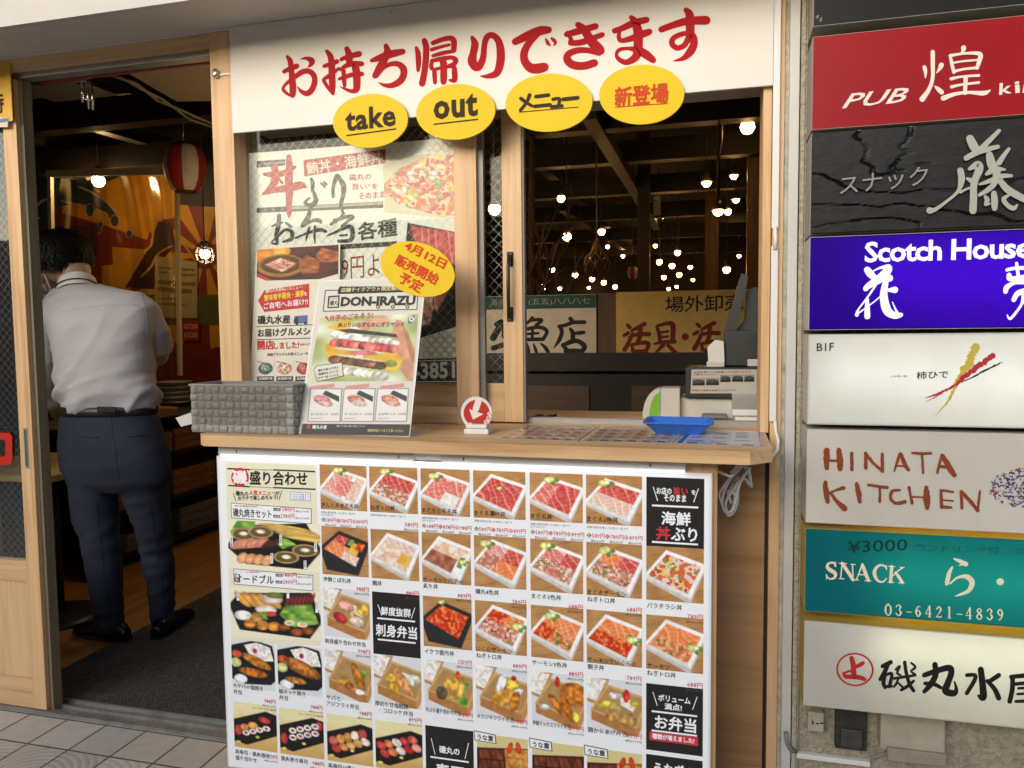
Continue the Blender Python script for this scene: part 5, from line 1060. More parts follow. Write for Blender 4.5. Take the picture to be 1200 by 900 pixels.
part('reader_body', MB().box(b0, b1, .34, .4, LZ, LZ + .022, .006), pm('reader_grey', (.14, .135, .12), .4), cr)
part('reader_slot', MB().box(b0 + .01, b1 - .01, .338, .3405, LZ + .006, LZ + .012), BLKP, cr)
wt = thing('stacked_trays', 'white plastic device with stepped lid by the right jamb', 'device', (.12, .3, LZ)); b0, b1, c0, c1 = fp2(861, 468, 960, 496, .25)
part('lower_case', MB().box(b0, b1, .25, .5, LZ, LZ + .03, .004), WHT, wt); part('upper_case', MB().box(b0 - .008, b1, .24, .5, LZ + .0305, LZ + .05, .004), WHT, wt); part('lid', MB().prism([(b0 - .006, .25, LZ + .0505), (b1, .25, LZ + .0505), (b1, .44, LZ + .09), (b0 - .006, .44, LZ + .09)], (0, .05, -.03)), CREAM, wt)
tp = thing('tape_dispenser', 'white and lime green tape dispenser box behind the blue tray', 'dispenser', (-.2, .42, LZ)); b0, b1, c0, c1 = fp2(755, 455, 797, 487, .4)
part('case', MB().box(b0 + .05, b1, .4, .5, LZ, c1, .004), CREAM, tp)
arc = [(b0 + .055 - .055 * math.sin(t), LZ + .001 + (c1 - LZ - .002) * (1 - math.cos(t) if False else math.cos(t))) for t in [R(90 * k / 8) for k in range(9)]]
part('rounded_end', MB().prism([(b0 + .0495, .4, LZ + .0005)] + [(x - .006, .4, z) for x, z in arc], (0, .09, 0)), CREAM, tp)
part('green_insert', MB().prism([(b0 + .046, .3985, LZ + .004)] + [(b0 + .052 - .036 * math.sin(t), .3985, LZ + .004 + (c1 - LZ - .016) * math.cos(t)) for t in [R(90 * k / 8) for k in range(9)]], (0, .0012, 0)), pm('lime_plastic', (.16, .42, .03), .4), tp)
pe = thing('small_clips', 'small dark navy clips lying behind the sliding stile', 'clips', (-.5, .17, LZ)); mb = MB(); rp = random.Random(3)
for i in range(7):
    v = Z(622 + i * 5.2, 490 - (i % 3) * 1.5, LZ + .004); d = Vector((.012, rp.uniform(-.006, .006), rp.uniform(0, .003))); mb.tube([v - d, v, v + d], [.004, .005, .003], 8)
part('clip_body', mb, pm('navy_plastic', (.02, .025, .06), .3), pe)
v = Z(647, 487, LZ + .008); part('clip_spring', MB().tube([v, v + Vector((.01, 0, .008)), v + Vector((.022, .0, .004))], .0016), CHROME, pe)
# ------------------------------------------------------------------ the stack of bar signs
SY = -.12
def cab_mat(name, col, tr=0, rough=.5):
    if name in MATS: return MATS[name]
    m = pm(name, col, rough, .1, 6)
    if tr:
        N, L = m.node_tree.nodes, m.node_tree.links; b = [n for n in N if n.type == 'BSDF_PRINCIPLED'][0]; o = [n for n in N if n.type == 'OUTPUT_MATERIAL'][0]
        t = N.new('ShaderNodeBsdfTranslucent'); t.inputs[0].default_value = (*col, 1); ms = N.new('ShaderNodeMixShader'); ms.inputs[0].default_value = tr
        L.new(b.outputs[0], ms.inputs[1]); L.new(t.outputs[0], ms.inputs[2]); L.new(ms.outputs[0], o.inputs[0])
    return m
GREYC = cab_mat('cabinet_grey', (.3, .27, .22)); WARMC = cab_mat('cabinet_cream', (.5, .46, .4)); YELC = cab_mat('cabinet_yellowed', (.62, .5, .16), .5)
def sign(label, z0, z1, face, cab, lit=0, tube=None, tcol=(1, .95, .8), x0=.205, x1=.98, trans=.5, backlight=0, rough=.3, y=SY):
    t = thing('bar_sign', label, 'sign', ((x0 + x1) / 2, 0, z0), 'bar signs stacked on the concrete wall'); mb = MB()
    yb = .0035
    mb.box(x0, x0 + .004, y + .001, yb, z0, z1).box(x1 - .004, x1, y + .001, yb, z0, z1).box(x0 + .0041, x1 - .0041, y + .001, yb, z0, z0 + .004).box(x0 + .0041, x1 - .0041, y + .001, yb, z1 - .004, z1).box(x0 + .0041, x1 - .0041, yb - .004, yb, z0 + .0041, z1 - .0041)
    part('cabinet', mb, cab, t)
    fm = printmat('sign_face_%d_%d' % (trans * 100, rough * 100), rough, 0, .14, .15, trans=trans, bscale=5)
    p = Print(YP(y + .0008), 'face', fm, t); p.rect(x0 + .001, z0 + .001, x1 - .001, z1 - .001, face, 0)
    if tube:
        tz_, tx0, tx1 = tube; part('lamp_tube', MB().tube([(tx0, -.05, tz_), (tx1, -.05, tz_)], .012, 12), emis('tube_%s' % face.__hash__(), tcol, lit), t)
    return t, Print(YP(y - .0004), 'lettering', printmat('sign_ink', .35, emit=backlight, dirt=.06) if not backlight else printmat('sign_ink_lit_%d' % (backlight * 100), .35, emit=backlight, dirt=.04), t)
t, p = sign('plain black sign at the top of the stack, cut by the soffit', 2.0, 2.36, h('1d1c19'), GREYC, trans=0)
p.brush((880, 0, 10), '765,200,14 790,180,10 780,215,14; 825,210,16 815,245,20', h('7a7468'), 1)
t, p = sign('red pub sign with one large white kanji in brush style', 1.765, 1.977, h('981019'), GREYC, trans=0)
CR_ = h('e8d9cc')
p.text('PUB', (992, 127), (1064, 119.5), 16.5, CR_, .012, shear=.16)
p.brush((1070, 40, 9.2308), '122,360,44 132,400,40 133,470,14; 212,195,46 212,300,46 210,480,40 170,600,44 98,705,60; 305,335,54 290,370,40 255,420,12; 235,565,14 270,595,46 308,630,52;'
  '545,150,56 540,180,40 525,210,26; 400,235,30 420,330,38 440,415,36; 400,235,36 560,210,26 720,215,46 715,290,48 690,370,36; 440,310,22 560,292,22 690,282,22; 440,405,34 560,378,26 700,365,32;'
  '410,485,36 520,462,26 710,448,30; 415,572,36 520,548,26 710,525,30; 568,470,46 565,550,44 560,640,40; 325,695,56 450,650,40 600,632,34 760,640,50 830,610,18', CR_)
p.text('k', (1172, 111.5), (1187, 109), 13.5, CR_, .018, shear=.2); p.text('i', (1190, 109.5), (1196, 108.5), 13.5, CR_, .025, shear=.2); p.text('r', (1198.5, 109), (1207, 108), 10, CR_, .02, shear=.2)
t, p = sign('dark slate textured sign with grey brush kanji and katakana', 1.523, 1.757, h('2b2b29'), GREYC, trans=0)
# relief of the slate: ragged dark ledges
rg = random.Random(9); mb = MB()
def slate():
    nx, nz = 220, 90; x0, x1, z0, z1 = .2065, .978, 1.525, 1.755; a = vnoise(400, 5, 11); b = vnoise(400, 16, 12); c = vnoise(400, 60, 13)
    for j in range(nz + 1):
        for i in range(nx + 1):
            u, v = i / nx, j / nz; q1, q2, q3 = min(399, int(v * 399)), min(399, int(u * 399)), min(399, int(v * 150))
            ph = v * 2.6 + (a[q3, q2] - .5) * 2.2 + (b[q1, q2] - .5) * .3; f = ph - math.floor(ph)
            d = .0045 - .0075 * math.exp(-((f - .5) / .035) ** 2) * (.3 + .7 * (a[q2, q1] > .45)) + (b[q1, q2] - .5) * .0005 + (c[q1, q2] - .5) * .0003
            mb.v.append((x0 + (x1 - x0) * u, SY - .004 - d, z0 + (z1 - z0) * v))
    for j in range(nz):
        for i in range(nx): mb.f.append([j * (nx + 1) + i, j * (nx + 1) + i + 1, (j + 1) * (nx + 1) + i + 1, (j + 1) * (nx + 1) + i]); mb.c.append((1, 1, 1)); mb.sm.append(False)
slate(); part('slate_face', mb, pm('slate', (.009, .009, .0088), .5, .5, 22, .08, 40, spec=.3), t)
p.pl = YP(SY - .0165)
GL = h('a9a89c'); p.text('スナック', (984, 229), (1087, 217), 22, h('8c8b82'), .0)
p.brush((1080, 140, 7.5), '425,170,70 460,240,80 490,270,60; 680,100,34 590,190,44 520,260,50; 390,340,46 500,285,50 670,240,36; 340,450,56 350,530,60 320,630,30 220,720,26 120,790,34 70,800,60; 340,640,26 400,610,20 470,590,30; 420,435,30 490,400,70 505,440,70 460,560,60 455,700,64 450,800,66; 400,520,24 440,540,46 470,560,50;'
  '595,310,60 610,380,80 640,440,80; 765,260,30 720,320,40 680,380,50; 570,480,30 640,440,60 735,440,14; 510,570,20 600,540,40 700,500,44 790,495,26; 660,470,70 640,560,50 580,620,44 505,665,28; 690,540,50 760,620,64 900,700,60; 560,680,30 575,710,44 560,750,24 600,740,16; 635,650,50 640,720,60 640,780,50; 780,660,16 720,700,40 760,760,40 810,780,40 840,750,14', GL)
t, p = sign('lit violet sign with white Latin lettering over two brush kanji', 1.298, 1.517, h('3f0cc0'), WARMC, lit=3.6, tube=(1.42, .34, .95), tcol=(.9, .9, 1), trans=.65, backlight=.3)
LV = h('e9e4fb')
p.text('Scotch House', (1013, 308), (1208, 302.5), 24.5, LV, .024, sp=.93)
p.brush((990, 270, 5.7143), '150,265,44 170,290,50 200,320,40; 185,275,8 240,250,16 295,250,44 250,310,60 160,370,40 140,390,36; 230,330,30 300,320,46; 205,370,14 150,450,12 90,530,12 80,565,26; 90,555,10 180,490,8 240,440,8; 150,460,20 150,520,34 150,575,40; 275,340,36 260,430,50 280,530,60 330,570,44 375,565,30; 290,400,20 335,398,44; 318,480,6 340,530,12 350,550,20', LV)
p.brush((990, 270, 5.7143), '1085,265,22 1130,255,22 1215,250,26; 1150,220,20 1160,300,24; 1100,300,34 1110,325,34 1215,310,30; 1075,410,30 1085,380,34 1140,350,24 1230,345,40; 1130,465,30 1160,420,36 1230,400,36; 1200,440,36 1180,500,18 1110,590,18 1086,565,6', LV)
t, p = sign('white basement bar sign with crossed yellow and red brush marks', 1.073, 1.288, h('e6e6e0'), WARMC, lit=3.6, tube=(1.19, .24, .96), tcol=(.96, 1, .98), trans=.4)
p.text('B1F', (957, 411.5), (977, 411), 9.2, DK, .006)
p.text('柿ひで', (1074, 444.5), (1111, 443), 9, DK, .018); p.text('ふみ味い処', (1043, 442.3), (1063, 442), 2.6, GR, .01)
p.brush((1030, 390, 7.0588), '800,120,70 775,180,56 740,260,70 690,330,64 650,400,36 610,490,26 560,580,16 460,690,4', h('c9b544'), 1, jag=.55)
p.brush((1030, 390, 7.0588), '940,190,50 880,240,44 800,290,50 700,370,36 640,425,24 540,480,20 460,515,14 380,540,4; 520,500,10 450,540,8 380,570,3', h('b8303a'), 1.5, jag=.5)
p.brush((1030, 390, 7.0588), '1020,242,4 960,270,14 860,320,14 780,365,12 680,412,6', DK, 1.2, jag=.5)
t, p = sign('cream sign with rough brown hand-cut Latin lettering and a dotted flower', .834, 1.061, h('e2dccf'), WARMC, trans=.2)
BR = h('8c4224'); gh = (950, 515, 4.8)
p.brush(gh, '90,62,34 88,110,34 90,160,26; 158,58,26 164,110,36 165,165,28; 100,118,14 160,120,14; 230,76,18 232,170,20; 308,76,18 310,160,20; 308,80,20 350,130,18 405,180,16; 402,82,18 403,178,18; 500,82,16 485,130,16 470,178,10; 505,82,22 530,140,24 550,172,18; 485,148,10 535,150,10; 570,75,12 620,78,16 678,78,14; 626,85,14 632,188,14; 735,95,14 720,150,16 712,188,14; 740,90,24 775,150,36 808,200,26; 725,152,18 780,155,18;'
  '82,240,22 88,300,34 95,350,24; 185,272,22 140,285,14 110,300,12; 110,300,14 150,350,24 190,388,34; 258,248,20 268,300,30 276,350,22; 322,255,14 370,262,16 430,270,18; 388,265,14 388,350,16; 500,285,14 460,290,18 448,330,18 480,358,18 530,350,22; 552,270,18 560,310,14 570,358,18; 565,322,10 640,325,10; 650,270,24 652,330,40 655,385,24; 732,285,16 736,380,20; 732,285,14 800,294,12; 740,340,10 800,345,10; 738,378,22 790,382,14; 845,292,18 850,385,18; 848,295,22 900,350,22 940,400,20; 952,290,12 938,400,16', BR, jag=.16)
rf = random.Random(12)
for i in range(760):
    a_, r_ = rf.uniform(0, 6.28), rf.random() ** .6; x, y = 1215 + 245 / 4.8 * r_ * math.cos(a_) * 1.1, 572 + 120 / 4.8 * r_ * math.sin(a_)
    t_ = rf.uniform(0, 3.1); L_ = rf.uniform(1.6, 3.0); dx, dy = math.cos(t_) * L_, math.sin(t_) * L_ * .8
    p.poly([(x - dx, y - dy), (x - dy * .34, y + dx * .34), (x + dx, y + dy), (x + dy * .34, y - dx * .34)], rf.choice([h('16307c'), h('38208a'), h('1f6a96'), h('8a1a6a'), h('14604a'), h('262658'), h('a01a4a'), h('1c2a6a')]), 1)
t, p = sign('teal snack bar sign with cream lettering and a phone number', .615, .82, h('127482'), YELC, lit=10, tube=(.72, .36, .9), tcol=(1, .85, .45), trans=.35)
CM = h('f0e6c8'); gs = (940, 615, 4.6154)
p.text('¥3000', (993, 648), (1063, 645), 14, h('14302e'), .0); p.text('ワンドリンク付　カラオケ', (1073, 646), (1245, 652), 9, h('1c4a48'), -.004)
p.brush(gs, '180,225,8 170,205,10 145,208,12 135,225,16 150,243,22 178,262,20 175,285,14 150,292,8 132,275,6; 132,268,6 132,292,6; 180,202,6 181,225,6; 200,207,5 240,209,6; 216,207,7 208,290,7; 198,290,5 226,292,5; 216,208,18 245,250,19 275,297,17; 272,213,7 275,297,8; 262,213,5 288,214,5; 325,213,10 308,260,7 292,297,7; 326,215,16 342,260,20 358,300,18; 302,268,6 346,270,6; 284,297,5 306,298,5; 338,302,5 372,303,5;'
  '455,235,8 445,222,10 420,218,12 395,240,18 392,270,20 408,300,14 435,308,10 456,290,7; 455,220,6 456,240,7; 484,225,18 478,308,18; 468,224,5 502,226,5; 464,309,5 496,311,5; 545,230,7 515,252,7 492,275,6; 505,258,14 525,285,17 542,312,17; 530,229,5 552,231,5; 520,313,5 552,314,5', CM)
p.brush(gs, '820,182,8 850,195,20 885,212,26; 885,205,16 850,220,6; 812,228,10 795,260,22 784,310,24 780,322,14; 800,318,8 840,285,12 890,280,26 918,310,30 900,355,22 850,378,12 828,385,4', CM); p.ell((940 + 1071 / 4.6154, 615 + 307 / 4.6154), 4.4, 4, CM, 2)
def dig(s, x, y, sl, hh, ww, col):
    D = {'0': '.5,0,.2 .15,.25,.22 .12,.5,.26 .15,.75,.22 .5,1,.12 .85,.75,.22 .88,.5,.26 .85,.25,.22 .5,0,.12', '3': '.18,.2,.2 .5,.02,.12 .78,.22,.24 .55,.46,.1; .55,.46,.1 .85,.72,.28 .5,.98,.14 .15,.8,.2', '6': '.82,.12,.14 .45,.12,.14 .18,.55,.26 .45,.97,.14 .8,.7,.24 .5,.42,.12 .22,.6,.14', '4': '.62,0,.14 .08,.68,.1; .05,.7,.1 .95,.7,.1; .65,.02,.24 .65,.95,.24; .45,.98,.08 .88,.98,.08',
         '2': '.2,.25,.22 .45,.02,.14 .78,.25,.26 .5,.6,.14 .15,.93,.1; .15,.93,.16 .85,.93,.18; .85,.8,.08 .85,.95,.08', '1': '.5,.03,.24 .5,.96,.24; .25,.1,.08 .5,.04,.1; .22,.98,.08 .8,.98,.08', '8': '.5,0,.12 .2,.22,.2 .5,.46,.24 .85,.74,.24 .5,1,.12 .13,.74,.22 .5,.46,.14 .78,.22,.2 .5,0,.12', '9': '.78,.4,.14 .5,.58,.12 .2,.28,.24 .5,.02,.14 .82,.35,.26 .6,.85,.16 .25,.95,.14', '-': '.1,.62,.12 .9,.62,.12'}
    for ch in s:
        out = ';'.join(' '.join('%f,%f,%f' % (x + float(a) * ww, y + float(b) * hh + float(a) * ww * sl, max(.5, float(c) * ww)) for a, b, c in (q.split(',') for q in st_.strip().split(' '))) for st_ in D[ch].split(';'))
        p.brush((0, 0, 1), out, col); x += ww * (1.52 if ch != '-' else 1.35); y += sl * ww * 1.5
dig('03-6421-4839', 1036.8, 707.5, .045, 13.4, 8.0, CM)
t, p = sign('lit white sign with red circled emblem and heavy black brush lettering', .378, .592, h('e6e6e4'), YELC, lit=4.2, tube=(.545, .36, .88), tcol=(.95, 1, .74), trans=.45)
g8 = (970, 750, 5.2174); RDS = h('c22a28')
p.ell((970 + 166 / 5.2174, 750 + 180 / 5.2174), 22, 19.6, RDS, 1, inner=.9, rot=.15)
p.brush(g8, '145,110,28 155,150,32 160,220,32; 160,165,20 190,155,26 215,140,24; 95,205,12 130,190,14 160,195,16; 95,200,14 110,222,26 160,225,28 200,230,28 225,240,24', RDS, 1.5)
INKS = h('191a18')
p.brush(g8, '335,160,26 385,135,28; 370,145,26 345,200,28 320,240,22; 350,215,22 340,260,26 350,290,22; 350,215,18 390,205,20 385,250,22 375,285,22; 350,285,18 390,282,18; 415,180,14 440,160,16 425,200,16 445,215,14; 470,135,22 480,200,22 500,270,24 525,310,22; 510,140,14 535,165,16 510,190,14 535,210,14; 405,235,18 470,225,18 535,215,16; 430,240,14 420,265,16 405,285,14; 525,250,18 490,280,22 450,305,20; 430,262,12 455,285,16', INKS, 1)
p.brush(g8, '655,150,34 660,210,36 630,270,36 590,315,26; 590,215,30 660,190,34 740,170,40 755,200,38 735,260,40 720,310,44 770,325,40 785,300,24 775,255,10; 595,265,24 650,270,26 690,290,22', INKS, 1)
p.brush(g8, '850,215,24 900,215,24 895,250,26 850,325,26; 935,180,38 945,260,40 950,350,44 920,340,16; 1045,215,30 985,255,28; 975,250,24 1020,300,30 1045,355,32', INKS, 1)
p.brush(g8, '1120,225,26 1220,215,30; 1130,230,30 1128,300,30 1112,375,30; 1130,270,22 1240,260,24; 1165,295,16 1240,290,18; 1160,330,16 1240,326,18; 1150,375,20 1240,372,22', INKS, 1)
# fittings under the signs
def kJ(x, y, Y): return P(920 + x / 8.182, 790 + y / 8.182, Y)
def wallbox(nm, label, x0, y0, x1, y1, dp, mat, extra=None):
    a = kJ(x0, y1, 0); b = kJ(x1, y0, 0); t = thing(nm, label, 'wall fitting', ((a.x + b.x) / 2, .004, a.z)); part('case', MB().box(a.x, b.x, .0035 - dp, .0035, a.z, b.z, .004), mat, t)
    if extra: extra(t, a, b, .0035 - dp)
wallbox('outlet_box', 'small beige outlet box under the lowest sign', 205, 330, 365, 500, .03, pm('old_beige', (.4, .36, .29), .6, .2), lambda t, a, b, y: part('slot', MB().box(a.x + .01, a.x + .014, y - .0008, y, a.z + .02, a.z + .03).box(a.x + .02, a.x + .027, y - .0008, y, a.z + .022, a.z + .026).box(a.x + .03, a.x + .038, y - .0008, y, a.z + .024, a.z + .028), BLK, t))
wallbox('meter_box', 'blackened grimy meter box recessed under the lowest sign', 470, 330, 780, 680, .02, pm('grime', (.03, .028, .022), .7, .5, 30, .5, 60), lambda t, a, b, y: part('lid', MB().box(a.x + .012, b.x - .012, y - .012, y - .0005, a.z + .012, a.z + .06, .003), pm('grime_lid', (.05, .045, .036), .6, .4, 30), t))
wallbox('conduit_box', 'beige painted conduit box right of the meter box', 880, 300, 1500, 640, .045, pm('old_beige', (.4, .36, .29), .6, .2), lambda t, a, b, y: part('cover', MB().box(a.x + .015, b.x, y - .012, y - .0005, a.z - .02, a.z + .012, .002), pm('old_beige_dark', (.3, .26, .2), .6, .2), t))
a = kJ(105, 780, 0); b = kJ(812, 720, 0); t = thing('duct_strip', 'short white cable duct strip at the foot of the concrete wall', 'cable duct', ((a.x + b.x) / 2, 0, a.z))
part('duct_body', MB().box(a.x, b.x, -.014, .0035, a.z, a.z + .0135, .002), WHT, t); part('cable', MB().tube([kJ(815, 795, -.005), kJ(880, 790, -.005), kJ(930, 770, -.005), kJ(1000, 755, -.005), kJ(1300, 790, -.005)], .004).tube([kJ(105, 745, -.012), kJ(50, 720, -.02), kJ(20, 660, -.024), kJ(8, 560, -.026)], .006), pm('grey_pipe', (.22, .21, .19), .6), t)
# ------------------------------------------------------------------ the dining room
MUY = 3.6
kz = lambda x, y: (20 + x / 4.736, 170 + y / 4.736)
mx1 = P(268, 300, MUY).x
mw = thing('mural_wall', 'inner wall painted with dark waves and red and yellow sun rays', 'mural', (-5, MUY, 0))
part('wall_body', MB().box(-6.49, mx1, MUY + .001, MUY + .12, .006, 2.6), pm('mural_wall_paint', (.1, .05, .03), .7, .2), mw)
MI = printmat('mural_ink', .6, dirt=.3, bscale=6)
p = Print(YP(MUY), 'mural', MI, mw); MRED = h('7a2a18'); MYEL = h('c98a16'); MTEAL = h('2f3f46'); MCR = h('a8966a'); MBR = h('3a1c12')
p.poly([(-6.48, .9), (mx1 - .005, .9), (mx1 - .005, 2.58), (-6.48, 2.58)], MRED, 1, px=False)
p.poly([(-6.48, .02), (mx1 - .005, .02), (mx1 - .005, .9), (-6.48, .9)], h('4a4a22'), 1, px=False)
p.poly([kz(180, 160), kz(900, 160), kz(900, 400), kz(760, 420), kz(720, 525), kz(470, 440), kz(250, 378), kz(255, 350)], MYEL, 2)
p.poly([kz(470, 668), kz(700, 655), kz(760, 700), kz(620, 800), kz(470, 790)], MYEL, 2)
cx, cy = 1046, 610
for i in range(11):
    t0 = R(i * 32.7 + 6); t1 = t0 + R(15.5); p.poly([kz(cx + 70 * math.cos(t0), cy + 80 * math.sin(t0)), kz(cx + 520 * math.cos(t0), cy + 520 * math.sin(t0)), kz(cx + 520 * math.cos(t1), cy + 520 * math.sin(t1)), kz(cx + 70 * math.cos(t1), cy + 80 * math.sin(t1))], MYEL, 2)
p.poly([kz(-80, 830), kz(1200, 830), kz(1200, 1000), kz(-80, 1000)], h('5a5a2a'), 2.2)
p.poly([kz(880, 330), kz(1200, 350), kz(1200, 100), kz(880, 100)], h('1c1310'), 2.4); p.poly([kz(0, 60), kz(900, 60), kz(900, 165), kz(0, 165)], h('2a1810'), 2.4)
p.poly([kz(770, 420), kz(860, 430), kz(880, 560), kz(800, 640), kz(760, 800), kz(600, 790), kz(660, 690), kz(720, 590)], MBR, 3)
p.brush((20, 170, 4.736), '870,400,10 790,410,16 760,470,12 740,560,14 690,600,12 640,690,14 600,770,10; 860,560,8 790,600,12 740,680,14 690,730,10; 900,480,10 940,570,12 1000,650,10', h('b58a3c'), 3.4, jag=.4)
p.poly([kz(195, 165), kz(600, 165), kz(420, 235), kz(480, 300), kz(545, 370), kz(560, 420), kz(540, 450), kz(520, 420), kz(500, 375), kz(440, 350), kz(425, 380), kz(405, 395), kz(385, 370), kz(385, 335), kz(300, 330), kz(245, 340), kz(195, 330)], MTEAL, 3)
p.brush((20, 170, 4.736), '345,232,8 420,265,12 500,320,10 555,390,9 560,430,7; 245,310,6 300,322,9 380,335,8', MCR, 3.5)
for x, y, rx, ry in ((405, 362, 21, 34), (542, 420, 21, 30), (463, 443, 15, 15), (622, 493, 15, 19), (449, 470, 18, 20)):
    p.ell(kz(x, y), (rx + 4) / 4.736, (ry + 4) / 4.736, MCR, 3.6, seg=20); p.ell(kz(x, y), rx / 4.736, ry / 4.736, MTEAL if x != 449 else MRED, 4, seg=20)
p.poly([kz(-120, 165), kz(178, 165), kz(178, 450), kz(-120, 450)], h('26384a'), 3)
p.brush((20, 170, 4.736), '-20,210,8 60,230,12 100,290,14 90,330,12 60,320,8; 60,350,8 110,335,12 140,310,14 175,298,10; 60,440,8 90,410,12 125,405,10', MCR, 4)
p.poly([kz(70, 455), kz(445, 440), kz(445, 660), kz(70, 660)], h('4a2426'), 4)
# picture sheet on the mural
ps_ = thing('wall_poster', 'faded cream picture poster pinned low on the mural behind the curtain', 'poster', (P(206, 380, MUY - .01).x, MUY - .008, P(206, 390, MUY).z)); v = [P(*kz(*q), MUY - .012) for q in ((765, 615), (1000, 650), (1000, 960), (765, 960))]
part('paper', MB().prism(v, (0, .003, 0)), pm('poster_cream', (.34, .27, .13), .6, .1), ps_)
p = Print(YP(MUY - .0125), 'print', MI, ps_)
p.brush((20, 170, 4.736), '790,680,10 850,684,10; 790,705,10 830,708,10; 900,690,14 980,694,14; 900,720,14 985,722,14; 790,760,24 980,772,24; 790,800,24 960,812,24; 790,850,10 900,856,10; 790,880,10 930,886,10', h('7a6434'), 1, jag=.4)
rl_ = thing('red_notice', 'small red and white notice under the faded poster', 'notice', (P(224, 390, MUY - .02).x, MUY - .018, P(224, 398, MUY).z)); v = [P(x, y, MUY - .02) for x, y in ((214, 376), (233, 376), (233, 399), (214, 399))]
part('board', MB().prism(v, (0, .004, 0)), pm('notice_red', (.3, .02, .015), .5), rl_)
p = Print(YP(MUY - .0205), 'lettering', MI, rl_); 
for y in (380, 390): p.poly([(216, y), (231, y), (231, y + 5), (216, y + 5)], h('b9a890'), 1); p.text('営業中', (217, y + 4.4), (230, y + 4.4), 3.6, h('8a1c14'), .02, 2, res=1)
# white wall unit and post behind the man
wu = thing('wall_unit', 'white wall box with small buttons left of the man in the doorway', 'wall box', (P(48, 350, 2.2).x, 2.2, P(48, 366, 2.2).z)); a, b = P(30, 372, 2.2), P(62, 324, 2.2)
part('unit_case', MB().box(a.x, b.x, 2.2, 2.32, a.z, b.z, .01), WHT, wu); a, b = P(48, 366, 2.2), P(58, 355, 2.2); part('display', MB().box(a.x, b.x, 2.195, 2.1995, a.z, b.z), BLKP, wu); part('button', MB().box(P(46, 352, 2.2).x, P(58, 352, 2.2).x, 2.197, 2.1995, P(46, 352, 2.2).z, P(46, 349, 2.2).z), BLKP, wu)
# vinyl curtain on its white rail and pole
cu = thing('vinyl_curtain', 'clear vinyl curtain on a white rail, gathered at a pale pole', 'curtain', (-4, 2.7, .9)); CY = 2.7
part('rail', MB().beam(P(55, 204, CY), P(198, 200, CY), .02, .05), pm('rail_white', (.5, .46, .36), .5, .1), cu)
part('pole', MB().beam(P(59, 206, CY), P(63, 420, CY), .03, .03), pm('rail_white', (.5, .46, .36), .5, .1), cu); part('pole', MB().beam(P(207.5, 222, CY), P(211, 440, CY), .026, .026), pm('pole_pale', (.5, .42, .24), .5, .1), cu)
mb = MB(); nx, nz = 70, 40
for j in range(nz + 1):
    t = j / nz
    for i in range(nx + 1):
        s = i / nx; xl = 62 + 0 * t; xr = 200 + 4 * math.sin(t * 3) + (8 * t); gather = s ** (1 + .0) ; x = xl + (xr - xl) * (s if t < .02 else (1 - (1 - s) ** (1 + 1.3 * t)))
        w_ = .012 + .05 * s * s; yy = CY + .03 + w_ * math.sin(s * 26 + 5 * t) * (1 + .4 * math.sin(9 * t)) + .02 * math.sin(7 * t + 9 * s)
        mb.v.append(tuple(P(x, 206 - 3 * s + (446 - 206) * t + 16 * math.sin(s * 9) * (1 - t) * .25, yy)))
for j in range(nz):
    for i in range(nx): mb.f.append([j * (nx + 1) + i, j * (nx + 1) + i + 1, (j + 1) * (nx + 1) + i + 1, (j + 1) * (nx + 1) + i]); mb.c.append((1, 1, 1)); mb.sm.append(True)
part('vinyl_sheet', mb, glassmat('vinyl', (.92, .88, .78), .28, .2, .02, (.6, .5, .3)), cu)
# lanterns
def lantern(x, y, rpx, Y, label):
    c = P(x, y, Y); r = (P(x + rpx, y, Y) - c).length; t = thing('paper_lantern', label, 'lantern', (c.x, c.y, c.z - r * 1.15), 'red and white paper lanterns')
    prof = [(.52, -1.08), (.7, -.95), (.9, -.6), (1.0, -.1), (1.0, .3), (.9, .68), (.72, .93), (.55, 1.02)]; seg = 48; vs = []; ref = []
    for q, z in prof:
        for k in range(seg): vs.append((c.x + q * r * math.cos(6.28319 * k / seg), c.y + q * r * math.sin(6.28319 * k / seg), c.z + z * r * 1.06))
    for nm, par, mat in (('red_gore', 0, pm('lantern_red', (.36, .02, .02), .7)), ('white_gore', 1, pm('lantern_white', (.6, .56, .52), .6))):
        mb = MB(); mb.add(vs, [(i * seg + k, i * seg + (k + 1) % seg, (i + 1) * seg + (k + 1) % seg, (i + 1) * seg + k) for i in range(len(prof) - 1) for k in range(seg) if ((k + 2) // 6) % 2 == par], smooth=True); part(nm, mb, mat, t)
    part('end_ring', MB().lathe(c, [(r * .5, -1.17 * r), (r * .54, -1.17 * r), (r * .54, -1.09 * r), (r * .5, -1.09 * r)], 24).lathe(c, [(r * .5, 1.05 * r), (r * .56, 1.05 * r), (r * .56, 1.13 * r), (r * .5, 1.13 * r)], 24), BLK, t)
    part('hanging_cord', MB().tube([c + Vector((0, 0, 1.12 * r)), (c.x, c.y, 3.05)], .004), BLK, t)
lantern(217, 197, 20.5, 2.45, 'red and white striped paper lantern hanging in the doorway'); lantern(741, 320, 6.5, 6.2, 'tiny red and white lantern far back in the dark room')
